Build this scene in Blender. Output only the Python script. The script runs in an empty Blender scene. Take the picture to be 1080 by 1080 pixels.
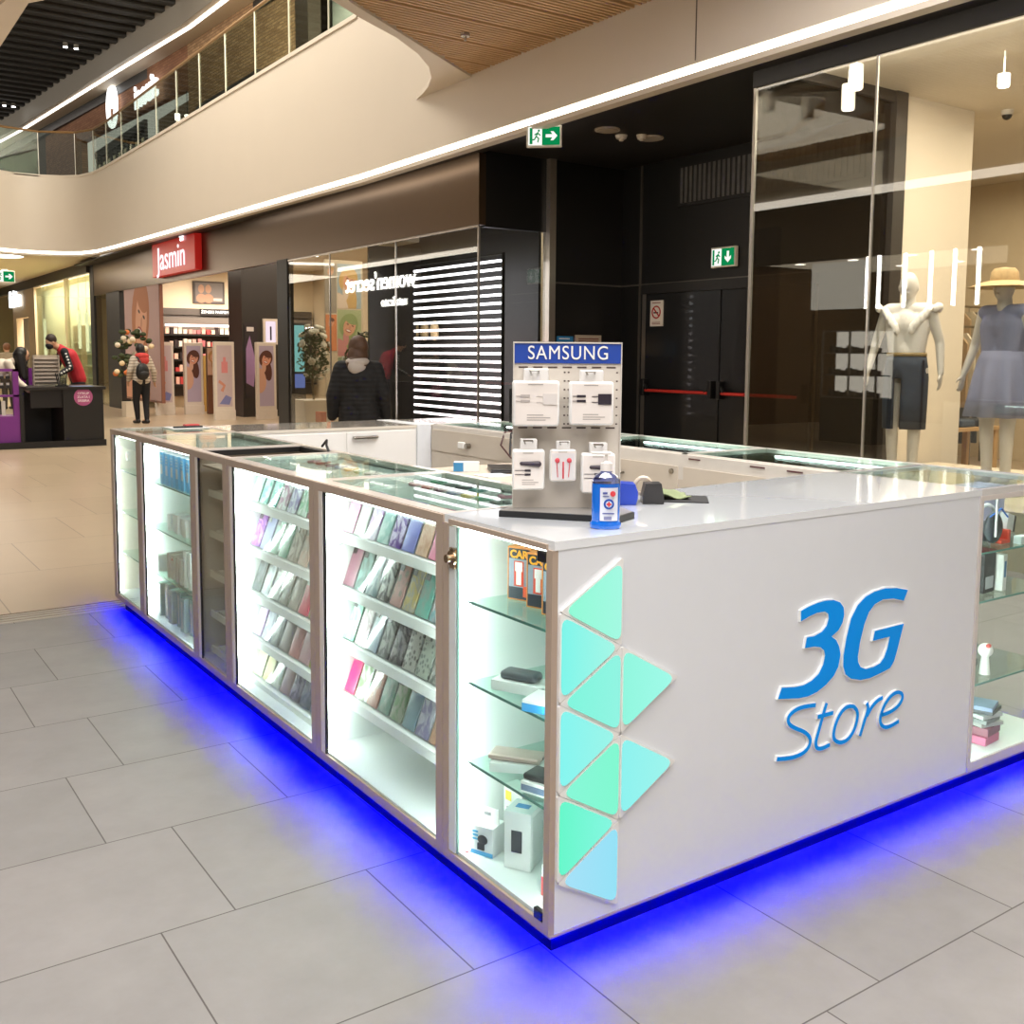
import bpy, bmesh, math, random
from mathutils import Vector, Matrix
random.seed(11)
sc = bpy.context.scene
COL = sc.collection
PI = math.pi
# ------------------------------------------------------------------ camera
cam = bpy.data.cameras.new('camera'); camo = bpy.data.objects.new('camera', cam); COL.objects.link(camo)
F, CY = 1077.31, 481.42
YAW, PIT, ROL = 0.6049, 0.0993, 0.0071
d = Vector((math.sin(YAW)*math.cos(PIT), math.cos(YAW)*math.cos(PIT), -math.sin(PIT)))
r = Vector((math.cos(YAW), -math.sin(YAW), 0)); u = r.cross(d)
r2 = math.cos(ROL)*r + math.sin(ROL)*u; u2 = -math.sin(ROL)*r + math.cos(ROL)*u
camo.matrix_world = Matrix(((r2.x, u2.x, -d.x, -1.4662), (r2.y, u2.y, -d.y, -1.9379), (r2.z, u2.z, -d.z, 1.5), (0, 0, 0, 1)))
cam.sensor_width = 36; cam.lens = F/1080*36; cam.shift_y = (CY-540)/1080
cam.clip_start = 0.05; cam.clip_end = 300
sc.camera = camo
# ------------------------------------------------------------------ world, exposure, big lights
sc.view_settings.view_transform = 'Standard'; sc.view_settings.look = 'None'
sc.view_settings.exposure = 0.82; sc.view_settings.gamma = 1.0; sc.view_settings.use_curve_mapping = False
cy = sc.cycles
cy.use_denoising = True; cy.max_bounces = 7; cy.diffuse_bounces = 3; cy.glossy_bounces = 4
cy.transparent_max_bounces = 28; cy.transmission_bounces = 4; cy.sample_clamp_indirect = 5.0; cy.sample_clamp_direct = 28.0
cy.caustics_reflective = False; cy.caustics_refractive = False
w = bpy.data.worlds.new('world'); sc.world = w; w.use_nodes = True
w.node_tree.nodes['Background'].inputs[0].default_value = (1.0, 0.93, 0.84, 1)
w.node_tree.nodes['Background'].inputs[1].default_value = 0.38

def area(name, loc, sx, sy, power, color=(1, 0.93, 0.84), rot=(0, 0, 0)):
    L = bpy.data.lights.new(name, 'AREA'); L.shape = 'RECTANGLE'; L.size = sx; L.size_y = sy
    L.energy = power; L.color = color
    o = bpy.data.objects.new(name, L); o.location = loc; o.rotation_euler = rot; COL.objects.link(o); return o
area('near_ceiling_light', (-1.2, -1.6, 4.55), 5.0, 5.0, 255, (1, 0.98, 0.98))
area('near_ceiling_light', (2.4, 1.6, 4.55), 3.0, 3.0, 140, (1, 0.97, 0.95))
area('added_atrium_fill', (2.0, 15.0, 10.6), 3.0, 11.0, 700, (1, 0.92, 0.80))  # unseen area lamp added above the frame to light the atrium
area('far_ceiling_light', (1.0, 31.0, 3.95), 6.0, 5.0, 240, (1, 0.88, 0.72))
area('window_ceiling_light', (7.2, 1.8, 4.0), 2.5, 3.6, 130, (1, 0.88, 0.74))
area('window_front_light', (5.62, 2.9, 3.95), 0.3, 2.6, 70, (1, 0.9, 0.78), (0, -0.7, 0))  # fill lamp added near the glass to brighten the mannequins' fronts
area('clothes_shop_light', (10.5, 4.0, 3.9), 3.0, 6.0, 150, (1, 0.86, 0.66))
area('perfumery_light', (8.0, 22.5, 3.8), 4.0, 6.0, 170, (1, 0.86, 0.70))
area('perfumery_light', (8.0, 15.5, 3.8), 4.0, 4.0, 100, (1, 0.86, 0.70))
area('opposite_shop_light', (-6.0, 10.0, 3.4), 3.0, 6.0, 60, (1, 0.84, 0.62))
area('added_gallery_fill', (6.2, 13.5, 9.2), 1.2, 7.0, 1000, (1, 0.90, 0.76), (0.5, -0.6, 0))  # unseen lamp added out of frame, aimed to brighten the brick wall
area('far_shop_light', (5.9, 37.0, 3.9), 0.5, 15.0, 800, (1, 0.92, 0.80), (0, -0.5, 0))

# ------------------------------------------------------------------ materials
def lin(c):
    c /= 255.0
    return c/12.92 if c <= 0.04045 else ((c+0.055)/1.055)**2.4
def hexc(h):
    if isinstance(h, str):
        return tuple(lin(int(h[i:i+2], 16)) for i in (0, 2, 4)) + (1.0,)
    return tuple(h)+(1.0,) if len(h) == 3 else tuple(h)
MATS = {}
def M(h, rough=0.5, metal=0.0, emit=0.0, noise=0.06, scale=14.0, coat=0.0, bump=0.0, spec=0.5, alpha=None):
    key = ('m', h, rough, metal, emit, noise, scale, coat, bump, spec, alpha)
    if key in MATS: return MATS[key]
    m = bpy.data.materials.new('surface'); m.use_nodes = True; nt = m.node_tree; n = nt.nodes; l = nt.links
    b = n['Principled BSDF']; c = hexc(h)
    b.inputs['Roughness'].default_value = rough; b.inputs['Metallic'].default_value = metal
    b.inputs['Coat Weight'].default_value = coat; b.inputs['Coat Roughness'].default_value = 0.05
    b.inputs['Specular IOR Level'].default_value = spec
    b.inputs['Base Color'].default_value = c
    if alpha is not None: b.inputs['Alpha'].default_value = alpha
    if emit:
        b.inputs['Emission Color'].default_value = c; b.inputs['Emission Strength'].default_value = emit
    elif noise:
        tc = n.new('ShaderNodeTexCoord'); nz = n.new('ShaderNodeTexNoise'); nz.inputs['Scale'].default_value = scale
        nz.inputs['Detail'].default_value = 3
        mx = n.new('ShaderNodeMix'); mx.data_type = 'RGBA'; mx.blend_type = 'MULTIPLY'; mx.inputs[0].default_value = 1
        rp = n.new('ShaderNodeMapRange'); rp.inputs['To Min'].default_value = 1-noise; rp.inputs['To Max'].default_value = 1+noise
        l.new(tc.outputs['Object'], nz.inputs['Vector']); l.new(nz.outputs['Fac'], rp.inputs['Value'])
        mx.inputs[6].default_value = c; l.new(rp.outputs[0], mx.inputs[7]); l.new(mx.outputs[2], b.inputs['Base Color'])
        if bump:
            bp = n.new('ShaderNodeBump'); bp.inputs['Strength'].default_value = bump; bp.inputs['Distance'].default_value = 0.01
            l.new(nz.outputs['Fac'], bp.inputs['Height']); l.new(bp.outputs[0], b.inputs['Normal'])
    MATS[key] = m; return m
def EM(h, s):
    key = ('e', h, s)
    if key in MATS: return MATS[key]
    m = bpy.data.materials.new('light'); m.use_nodes = True; nt = m.node_tree
    nt.nodes.remove(nt.nodes['Principled BSDF']); e = nt.nodes.new('ShaderNodeEmission')
    e.inputs[0].default_value = hexc(h); e.inputs[1].default_value = s
    nt.links.new(e.outputs[0], nt.nodes['Material Output'].inputs[0]); MATS[key] = m; return m
def GLASS(tint='ffffff', refl=1.0, base=0.04, rough=0.0):
    key = ('g', tint, refl, base, rough)
    if key in MATS: return MATS[key]
    m = bpy.data.materials.new('glass'); m.use_nodes = True; nt = m.node_tree; n = nt.nodes; l = nt.links
    n.remove(n['Principled BSDF'])
    tr = n.new('ShaderNodeBsdfTransparent'); tr.inputs[0].default_value = hexc(tint)
    gl = n.new('ShaderNodeBsdfGlossy'); gl.inputs['Roughness'].default_value = rough; gl.inputs[0].default_value = (1, 1, 1, 1)
    lw = n.new('ShaderNodeLayerWeight'); lw.inputs[0].default_value = 0.5
    p = n.new('ShaderNodeMath'); p.operation = 'POWER'; p.inputs[1].default_value = 5
    l.new(lw.outputs['Facing'], p.inputs[0])
    q = n.new('ShaderNodeMath'); q.operation = 'MULTIPLY_ADD'; q.inputs[1].default_value = (1-base)*refl; q.inputs[2].default_value = base*refl
    q.use_clamp = True
    l.new(p.outputs[0], q.inputs[0])
    mx = n.new('ShaderNodeMixShader'); l.new(q.outputs[0], mx.inputs[0]); l.new(tr.outputs[0], mx.inputs[1]); l.new(gl.outputs[0], mx.inputs[2])
    l.new(mx.outputs[0], n['Material Output'].inputs[0]); MATS[key] = m; return m
def brick(name, c1, c2, mortar, bw, rh, ms, offset=0.5, freq=2, axes='xy', shift=(0, 0), rough=0.4, noise=0.12, nscale=3.0, bias=0.0, bump=0.0, spec=0.5):
    m = bpy.data.materials.new(name); m.use_nodes = True; nt = m.node_tree; n = nt.nodes; l = nt.links
    b = n['Principled BSDF']; b.inputs['Roughness'].default_value = rough; b.inputs['Specular IOR Level'].default_value = spec
    tc = n.new('ShaderNodeTexCoord'); sp = n.new('ShaderNodeSeparateXYZ'); cb = n.new('ShaderNodeCombineXYZ')
    l.new(tc.outputs['Object'], sp.inputs[0])
    for i, a in enumerate(axes):
        ad = n.new('ShaderNodeMath'); ad.operation = 'ADD'; ad.inputs[1].default_value = shift[i]
        l.new(sp.outputs['xyz'.index(a)], ad.inputs[0]); l.new(ad.outputs[0], cb.inputs[i])
    bt = n.new('ShaderNodeTexBrick'); l.new(cb.outputs[0], bt.inputs['Vector'])
    bt.offset = offset; bt.offset_frequency = freq; bt.squash = 1.0
    bt.inputs['Color1'].default_value = hexc(c1); bt.inputs['Color2'].default_value = hexc(c2); bt.inputs['Mortar'].default_value = hexc(mortar)
    bt.inputs['Scale'].default_value = 1.0; bt.inputs['Mortar Size'].default_value = ms; bt.inputs['Mortar Smooth'].default_value = 0.1
    bt.inputs['Bias'].default_value = bias; bt.inputs['Brick Width'].default_value = bw; bt.inputs['Row Height'].default_value = rh
    nz = n.new('ShaderNodeTexNoise'); nz.inputs['Scale'].default_value = nscale; nz.inputs['Detail'].default_value = 8; nz.inputs['Roughness'].default_value = 0.65
    l.new(tc.outputs['Object'], nz.inputs['Vector'])
    rp = n.new('ShaderNodeMapRange'); rp.inputs['To Min'].default_value = 1-noise; rp.inputs['To Max'].default_value = 1+noise
    l.new(nz.outputs['Fac'], rp.inputs['Value'])
    mx = n.new('ShaderNodeMix'); mx.data_type = 'RGBA'; mx.blend_type = 'MULTIPLY'; mx.inputs[0].default_value = 1
    l.new(bt.outputs['Color'], mx.inputs[6]); l.new(rp.outputs[0], mx.inputs[7]); l.new(mx.outputs[2], b.inputs['Base Color'])
    if bump:
        bp = n.new('ShaderNodeBump'); bp.inputs['Strength'].default_value = bump; bp.inputs['Distance'].default_value = 0.01; bp.invert = True
        l.new(bt.outputs['Fac'], bp.inputs['Height']); l.new(bp.outputs[0], b.inputs['Normal'])
    return m
def MARBLE(c1, c2, scale=18.0, kind='noise', rough=0.5, c3=None):
    key = ('mb', c1, c2, scale, kind, c3)
    if key in MATS: return MATS[key]
    m = bpy.data.materials.new('patterned_case'); m.use_nodes = True; nt = m.node_tree; n = nt.nodes; l = nt.links
    b = n['Principled BSDF']; b.inputs['Roughness'].default_value = rough
    tc = n.new('ShaderNodeTexCoord')
    if kind == 'noise':
        t = n.new('ShaderNodeTexNoise'); t.inputs['Scale'].default_value = scale; t.inputs['Distortion'].default_value = 2.5; t.inputs['Detail'].default_value = 4; out = t.outputs['Fac']
        lo, hi = 0.42, 0.58
    elif kind == 'wave':
        t = n.new('ShaderNodeTexWave'); t.inputs['Scale'].default_value = scale*0.6; t.inputs['Distortion'].default_value = 9; out = t.outputs['Fac']; lo, hi = 0.2, 0.8
    else:
        t = n.new('ShaderNodeTexVoronoi'); t.inputs['Scale'].default_value = scale*2.4; out = t.outputs['Distance']; lo, hi = 0.3, 0.45
    l.new(tc.outputs['Object'], t.inputs['Vector'])
    cr = n.new('ShaderNodeValToRGB'); e = cr.color_ramp.elements; e[0].position = lo; e[0].color = hexc(c1); e[1].position = hi; e[1].color = hexc(c2)
    if c3:
        x = cr.color_ramp.elements.new(min(0.98, hi+0.12)); x.color = hexc(c3)
    l.new(out, cr.inputs[0]); l.new(cr.outputs[0], b.inputs['Base Color']); MATS[key] = m; return m

# ------------------------------------------------------------------ mesh helpers
MW = {}
def TR(loc, rz=0.0): return Matrix.Translation(Vector(loc)) @ Matrix.Rotation(rz, 4, 'Z')
class MB:
    def __init__(s): s.bm = bmesh.new()
    def box(s, x0, x1, y0, y1, z0, z1, T=None, bev=0.0, seg=2):
        x0, x1 = min(x0, x1), max(x0, x1); y0, y1 = min(y0, y1), max(y0, y1); z0, z1 = min(z0, z1), max(z0, z1)
        co = [(x0, y0, z0), (x1, y0, z0), (x1, y1, z0), (x0, y1, z0), (x0, y0, z1), (x1, y0, z1), (x1, y1, z1), (x0, y1, z1)]
        v = [s.bm.verts.new((T @ Vector(c)) if T else c) for c in co]
        fs = [s.bm.faces.new([v[i] for i in f]) for f in ((3, 2, 1, 0), (4, 5, 6, 7), (0, 1, 5, 4), (1, 2, 6, 5), (2, 3, 7, 6), (3, 0, 4, 7))]
        if bev:
            es = list({e for f in fs for e in f.edges})
            bmesh.ops.bevel(s.bm, geom=es, offset=bev, segments=seg, profile=0.5, affect='EDGES')
        return s
    def quad(s, pts):
        s.bm.faces.new([s.bm.verts.new(p) for p in pts]); return s
    def prism(s, pts, f):            # pts 2d outline, f(p, k) -> 3d for k = 0, 1
        a = [s.bm.verts.new(f(p, 0)) for p in pts]; b = [s.bm.verts.new(f(p, 1)) for p in pts]; n = len(pts)
        s.bm.faces.new(a[::-1]); s.bm.faces.new(b)
        for i in range(n): s.bm.faces.new([a[i], a[(i+1) % n], b[(i+1) % n], b[i]])
        return s
    def revolve(s, p0, p1, prof, n=16):  # prof list of (t along axis, radius), closed at ends
        p0 = Vector(p0); p1 = Vector(p1); ax = (p1-p0); L = ax.length or 1e-6; ax = ax/L
        t = Vector((1, 0, 0)) if abs(ax.x) < 0.9 else Vector((0, 1, 0)); e1 = ax.cross(t).normalized(); e2 = ax.cross(e1)
        rings = []
        for (k, rad) in prof:
            c = p0 + ax*k
            if rad < 1e-6: rings.append([s.bm.verts.new(c)])
            else: rings.append([s.bm.verts.new(c + e1*rad*math.cos(2*PI*i/n) + e2*rad*math.sin(2*PI*i/n)) for i in range(n)])
        for a, b in zip(rings, rings[1:]):
            for i in range(n):
                j = (i+1) % n
                if len(a) == 1 and len(b) == 1: continue
                if len(a) == 1: s.bm.faces.new([a[0], b[j], b[i]])
                elif len(b) == 1: s.bm.faces.new([a[i], a[j], b[0]])
                else: s.bm.faces.new([a[i], a[j], b[j], b[i]])
        if len(rings[0]) > 1: s.bm.faces.new(rings[0][::-1])
        if len(rings[-1]) > 1: s.bm.faces.new(rings[-1])
        return s
    def cyl(s, p0, p1, r0, r1=None, n=16):
        r1 = r0 if r1 is None else r1; L = (Vector(p1)-Vector(p0)).length
        return s.revolve(p0, p1, [(0, r0), (L, r1)], n)
    def caps(s, p0, p1, r0, r1=None, n=14):
        r1 = r0 if r1 is None else r1; L = (Vector(p1)-Vector(p0)).length
        pr = [(-r0*math.cos(a), r0*math.sin(a)) for a in (0, .4, .8, 1.2, PI/2)] + [(L+r1*math.sin(a), r1*math.cos(a)) for a in (0, .4, .8, 1.2, PI/2)]
        return s.revolve(p0, p1, pr, n)
    def ell(s, c, rad, T=None, n=16, m=10):
        c = Vector(c); rings = []
        for i in range(m+1):
            a = PI*i/m; z = -math.cos(a); q = math.sin(a)
            if q < 1e-6: ring = [Vector((0, 0, z*rad[2]))]
            else: ring = [Vector((q*rad[0]*math.cos(2*PI*k/n), q*rad[1]*math.sin(2*PI*k/n), z*rad[2])) for k in range(n)]
            rings.append([s.bm.verts.new(c + ((T @ v) if T else v)) for v in ring])
        for a, b in zip(rings, rings[1:]):
            for i in range(n):
                j = (i+1) % n
                if len(a) == 1: s.bm.faces.new([a[0], b[j], b[i]])
                elif len(b) == 1: s.bm.faces.new([a[i], a[j], b[0]])
                else: s.bm.faces.new([a[i], a[j], b[j], b[i]])
        return s
    def tube(s, pts, rad, n=6):
        for a, b in zip(pts, pts[1:]): s.caps(a, b, rad, rad, n)
        return s
    def build(s, name, mat, parent=None, world=True, smooth=False):
        me = bpy.data.meshes.new(name); bmesh.ops.recalc_face_normals(s.bm, faces=s.bm.faces[:]); s.bm.to_mesh(me); s.bm.free()
        me.materials.append(mat)
        if smooth:
            for p in me.polygons: p.use_smooth = True
            try: me.set_sharp_from_angle(angle=math.radians(40))
            except Exception: pass
        o = bpy.data.objects.new(name, me); COL.objects.link(o)
        if parent is not None:
            o.parent = parent
            if world: o.matrix_parent_inverse = MW[parent].inverted(); MW[o] = Matrix()
            else: MW[o] = MW[parent].copy()
        else: MW[o] = Matrix()
        return o
def tag(o, label, cat, group=None, kind=None):
    o['label'] = label; o['category'] = cat
    if group: o['group'] = group
    if kind: o['kind'] = kind
    return o
def thing(name, label, cat, loc, rz=0.0, group=None):
    o = bpy.data.objects.new(name, None); COL.objects.link(o); o.empty_display_size = 0.1
    o.location = loc; o.rotation_euler = (0, 0, rz); MW[o] = TR(loc, rz)
    return tag(o, label, cat, group)
def struct(o): o['kind'] = 'structure'; return o
KIDS = {}
def dup(root, loc, rz=0.0, label=None, group=None):
    rr = root.copy(); COL.objects.link(rr); rr.location = loc; rr.rotation_euler = (0, 0, rz)
    if label: rr['label'] = label
    if group: rr['group'] = group
    def rec(src, dst):
        for ch in [x for x in root_children(src)]:
            c = ch.copy(); COL.objects.link(c); c.parent = dst; rec(ch, c)
    rec(root, rr); return rr
def root_children(o):
    return [x for x in bpy.data.objects if x.parent == o]
def text(name, body, size, mat, T, parent=None, extrude=0.002, align='CENTER', bold=0.0, sx=1.0, space=1.0):
    cu = bpy.data.curves.new(name, 'FONT'); cu.body = body; cu.size = size; cu.extrude = extrude; cu.align_x = align; cu.align_y = 'CENTER'; cu.offset = bold; cu.space_character = space
    tmp = bpy.data.objects.new(name, cu); COL.objects.link(tmp)
    dg = bpy.context.evaluated_depsgraph_get(); me = bpy.data.meshes.new_from_object(tmp.evaluated_get(dg)); me.name = name
    bpy.data.objects.remove(tmp); bpy.data.curves.remove(cu)
    me.materials.clear(); me.materials.append(mat)
    o = bpy.data.objects.new(name, me); COL.objects.link(o); Tm = T @ Matrix.Diagonal((sx, 1, 1, 1))
    if parent is not None: o.parent = parent; o.matrix_parent_inverse = MW[parent].inverted()
    o.matrix_basis = Tm; MW[o] = T
    return o
# text orientation frames: readable when looking along +y / along +x / along -x
def FY(x, y, z): return Matrix.Translation((x, y, z)) @ Matrix.Rotation(PI/2, 4, 'X')
def FX(x, y, z): return Matrix.Translation((x, y, z)) @ Matrix.Rotation(-PI/2, 4, 'Z') @ Matrix.Rotation(PI/2, 4, 'X')
def FNX(x, y, z): return Matrix.Translation((x, y, z)) @ Matrix.Rotation(PI/2, 4, 'Z') @ Matrix.Rotation(PI/2, 4, 'X')
ORD = ['first', 'second', 'third', 'fourth', 'fifth', 'sixth', 'seventh', 'eighth', 'ninth', 'tenth', 'eleventh', 'twelfth', 'thirteenth', 'fourteenth', 'fifteenth', 'sixteenth', 'seventeenth', 'eighteenth', 'nineteenth', 'twentieth', 'twenty-first', 'twenty-second']

# common colours
WHITE = M('e9e8e4', 0.35, coat=0.3); WHITEG = M('e9ecef', 0.14, coat=1.0, noise=0.02)
TAUPE = M('b3a08e', 0.5); BEIGE = M('d6cbb9', 0.6, noise=0.02); DARK = M('14130f', 0.6, noise=0.2)
BLACK = M('0c0c0d', 0.35); STEEL = M('9a958c', 0.25, metal=1.0); BLACKP = M('161514', 0.45)
CLEAR = GLASS('f3f7f5', 1.0); WIN = GLASS('eceeeb', 0.95, 0.05); GREENGL = GLASS('e6f6f1', 0.7)
#@@STRUCTURE
# ================================================================== STRUCTURE
tile = brick('grey_stone_tile', '8d8884', '87837f', '56514c', 0.588, 0.588, 0.0022, offset=0.663, freq=2, axes='xy', shift=(0.19, -0.056+0.588*21), rough=0.48, spec=0.16, noise=0.20, nscale=4.5)
tile_far = brick('beige_stone_tile', 'b7a48a', 'ae9b82', '7c6a55', 0.9, 1.18, 0.004, offset=0.4, freq=2, axes='xy', shift=(0.2, 0.3), rough=0.28, noise=0.10, nscale=2.0)
struct(MB().box(-9, 16, -6, 4.2, -0.1, 0).build('floor', tile))
struct(MB().box(-9, 16, 4.42, 50, -0.1, 0).build('floor', tile_far))
g = MB().box(-9, 5.4, 4.2, 4.42, -0.1, -0.004)
for i in range(4): g.box(-9, 5.4, 4.205+i*0.055, 4.238+i*0.055, -0.01, 0.0)
struct(g.build('trim_1', M('a39a90', 0.35, metal=0.6)))

def zs(y):                      # underside of the beige gallery front drops a little along the hall
    return 3.93 if y < 4.8 else (3.93-0.04*(y-4.8)/6.2 if y < 11 else 3.89+0.17*(min(y, 26.6)-11)/15.6)
path = [(4.9, -6), (4.9, 4.57), (4.9, 8.0), (4.9, 11), (4.9, 15), (4.9, 20), (4.89, 24.5), (4.84, 26.0), (4.65, 26.75), (4.3, 27.1), (3.8, 27.3), (3.2, 27.3), (2.5, 27.0), (1.5, 26.5), (-0.5, 25.6)]
def loft(name, z0f, z1f, x_off, thick, mat, pts=path, parent=None):
    m = MB(); prev = None
    for (x, y) in pts:
        a, b = z0f(y), z1f(y)
        q = [m.bm.verts.new(p) for p in ((x+x_off, y, a), (x+x_off, y, b), (x+x_off+thick, y+thick*0.7, b), (x+x_off+thick, y+thick*0.7, a))]
        if prev:
            for i in range(4): m.bm.faces.new([prev[i], prev[(i+1) % 4], q[(i+1) % 4], q[i]])
        else: m.bm.faces.new(q)
        prev = q
    m.bm.faces.new(prev[::-1]); return m.build(name, mat, parent, smooth=True)
FASC = M('d2c7b7', 0.45, noise=0.02, scale=1.5)
near_path = path[:3]; far_path = path[2:]
struct(loft('wall_gallery', lambda y: zs(y)+0.045, lambda y: 4.7, 0, 0.12, FASC, near_path))
struct(loft('wall_gallery', lambda y: zs(y)+0.045, lambda y: 6.03, 0, 0.12, FASC, far_path))
struct(MB().box(4.895, 4.905, 4.565, 4.575, 4.0, 4.7).build('trim_2', M('6a6055', 0.6)))
struct(loft('trim_3', lambda y: zs(y)-0.075, lambda y: zs(y)-0.028, 0.0, 0.12, FASC))
strip = loft('linear_light', lambda y: zs(y)-0.028, lambda y: zs(y)+0.045, 0.02, 0.10, EM('fff1df', 3.6))
tag(strip, 'long white light line along the bottom edge of the beige gallery front', 'light')
# rolled top edge of the gallery front
struct(loft('trim_4', lambda y: 6.0, lambda y: 6.06, -0.02, 0.1, FASC, far_path[1:]))
# soffit, recess ceiling, shop ceilings
SOFF = M('1e1a16', 0.5, noise=0.1)
struct(MB().box(5.02, 5.44, -6, 29.5, 3.935, 3.97).build('ceiling', SOFF))
struct(MB().box(5.44, 8.0, 4.36, 9.0, 3.97, 4.05).build('ceiling', SOFF))
# wood slatted ceiling over the near hall with the atrium opening beyond
op = [(-9, -6), (4.9, -6), (4.9, 8.13), (2.72, 6.69), (2.0, 6.1), (1.0, 6.6), (0.25, 8.3), (0.25, 30), (-9, 30)]
wood_dark = M('94744c', 0.7)
m = MB(); m.prism(op, lambda p, k: (p[0], p[1], 4.68+0.1*k)); struct(m.build('ceiling', wood_dark))
WOOD = M('cba87c', 0.5, noise=0.2, scale=5)
m = MB(); y = 0.0; k = 0
while y < 9.6:
    x1 = 4.9; x0 = -3
    if y > 8.13: x1 = 0.16
    elif y > 6.2:
        x0 = 2.0+(y-6.2)*1.5; x1 = 4.9
        m.box(-3, 2.0-(y-6.2)*0.75, y, y+0.03, 4.64, 4.68)
        if y > 6.69: x0 = 2.72+(y-6.69)*1.513
    if x1 > x0: m.box(x0, x1, y, y+0.03, 4.64, 4.68)
    k += 1; y += 0.062 if k % 9 else 0.10
struct(m.build('ceiling', WOOD))
# beige lip around the opening: widens to a curve at the corner
lip = [(4.9, 8.13), (3.6, 7.27), (2.72, 6.69), (2.0, 6.0), (1.0, 6.4), (0.2, 8.3), (0.16, 8.6), (0.16, 30), (0.36, 30), (0.36, 8.4), (1.2, 7.0), (2.0, 6.35), (2.57, 6.74), (2.96, 7.01), (3.23, 7.17), (3.52, 7.34), (3.97, 7.70), (4.3, 8.05), (4.55, 8.42), (4.72, 8.8), (4.82, 9.1), (4.9, 9.4)]
m = MB(); m.prism(lip, lambda p, k: (p[0], p[1], 4.615+0.06*k)); struct(m.build('trim_5', FASC))
# sprinkler in wood ceiling
def sprinkler(x, y, z, label):
    s = MB(); s.cyl((x, y, z), (x, y, z-0.03), 0.045, n=14); s.cyl((x, y, z-0.03), (x, y, z-0.07), 0.014, n=8)
    return tag(s.build('sprinkler_head', M('b9b2a6', 0.3, metal=0.8)), label, 'sprinkler')
sprinkler(4.05, 6.9, 4.64, 'small round sprinkler in the wooden slat ceiling')
# upper gallery: floor slab, shop front, soffit, high dark ceiling
struct(MB().box(5.02, 7.6, 8.3, 50, 5.8, 5.92).build('floor', M('9a8c78', 0.5)))
BRICKW = brick('brown_brick', 'bd9a72', '9a7854', '7a6046', 0.26, 0.075, 0.008, axes='yz', rough=0.8, noise=0.2, nscale=8, bump=0.3)
BRICKR = brick('red_brown_brick', '9c6d4c', '875a3e', '6b4a36', 0.26, 0.075, 0.006, axes='yz', rough=0.8, noise=0.2, nscale=8)
def upper(y0, y1, z0, z1, mat, off=0.0):
    xs = lambda y: 7.98 if y < 22.46 else 7.98-(y-22.46)*0.0785
    m = MB(); m.prism([(xs(y0)+off, y0), (xs(y1)+off, y1), (xs(y1)+0.2+off, y1), (xs(y0)+0.2+off, y0)], lambda p, k: (p[0], p[1], z0+(z1-z0)*k)); return m
struct(upper(20.2, 27.0, 5.92, 10.0, BRICKW).build('wall_upper', BRICKW))
struct(upper(27.0, 41.0, 8.75, 10.0, BRICKR).build('wall_upper', BRICKR))
struct(upper(36.6, 41.0, 5.92, 8.75, BRICKR).build('wall_upper', BRICKR))
struct(upper(41.0, 50, 5.92, 10.0, BRICKR).build('wall_upper', M('4d4033', 0.7)))
struct(MB().box(10.5, 10.6, 8, 40, 5.92, 10.6).build('wall_upper', M('8a7458', 0.7)))
struct(MB().box(8.2, 10.5, 8, 24.9, 9.8, 9.9).build('ceiling', M('3a332b', 0.7)))
# dark pillar and bright shop at the right end of the gallery
struct(MB().box(7.9, 8.2, 19.5, 20.2, 5.92, 9.8).build('wall_upper', M('3a2f24', 0.5)))
struct(MB().box(8.8, 8.9, 10, 20.2, 5.92, 9.8).build('wall_upper', M('c9cfc4', 0.6)))
ring = MB()
for a in range(32):
    t0, t1 = 2*PI*a/32, 2*PI*(a+1)/32
    ring.caps((8.74, 19.2+0.75*math.cos(t0), 8.0+0.55*math.sin(t0)), (8.74, 19.2+0.75*math.cos(t1), 8.0+0.55*math.sin(t1)), 0.05, n=6)
tag(ring.build('ring_light', EM('ffffff', 0.9)), 'white ring in the green tinted shop window upstairs', 'light')
tag(MB().box(8.6, 8.8, 18.1, 18.5, 8.7, 9.8, bev=0.05).build('green_banner', M('6fae62', 0.6)), 'small green hanging decoration upstairs beside the ring', 'banner')
for i, (yy, lb) in enumerate(((15.6, 'thin white pole of the bright upstairs shop window'),)):
    tag(MB().cyl((7.9, yy, 5.92), (7.9, yy, 10.2), 0.03, n=8).build('window_pole', M('e8e8e2', 0.4)), lb, 'pole')
# upper soffit beam (with light line) and the high slatted dark ceiling
SOF2 = M('c9bba5', 0.6, noise=0.03)
bo = [(7.35, 12), (7.26, 22.92), (7.2, 25.43), (6.78, 30.1), (5.83, 41.45), (5.48, 44.51), (5.0, 49)]
bl = [(7.95, 12), (7.91, 22.46), (7.71, 27.07), (7.41, 30.32), (6.56, 39.72), (5.9, 46), (5.6, 49)]
m = MB(); m.prism(bl + [(x-0.12, y) for x, y in reversed(bo)], lambda p, k: (p[0], p[1], 9.9+0.12*k)); struct(m.build('ceiling', SOF2))
m = MB()
for (a, b) in zip(bo, bo[1:]):
    m.prism([(a[0]-0.12, a[1]), (b[0]-0.12, b[1]), (b[0]-0.22, b[1]), (a[0]-0.22, a[1])], lambda p, k: (p[0], p[1], 9.9+0.75*k))
struct(m.build('trim_6', M('cfc8bc', 0.5, noise=0.03)))
m = MB()
for (a, b) in zip(bo, bo[1:]):
    m.prism([(a[0]-0.05, a[1]), (b[0]-0.05, b[1]), (b[0]+0.05, b[1]), (a[0]+0.05, a[1])], lambda p, k: (p[0], p[1], 9.87+0.03*k))
tag(m.build('linear_light', EM('fff4ea', 2.5)), 'slanting white light line under the upper ceiling edge', 'light')
m = MB()
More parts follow.
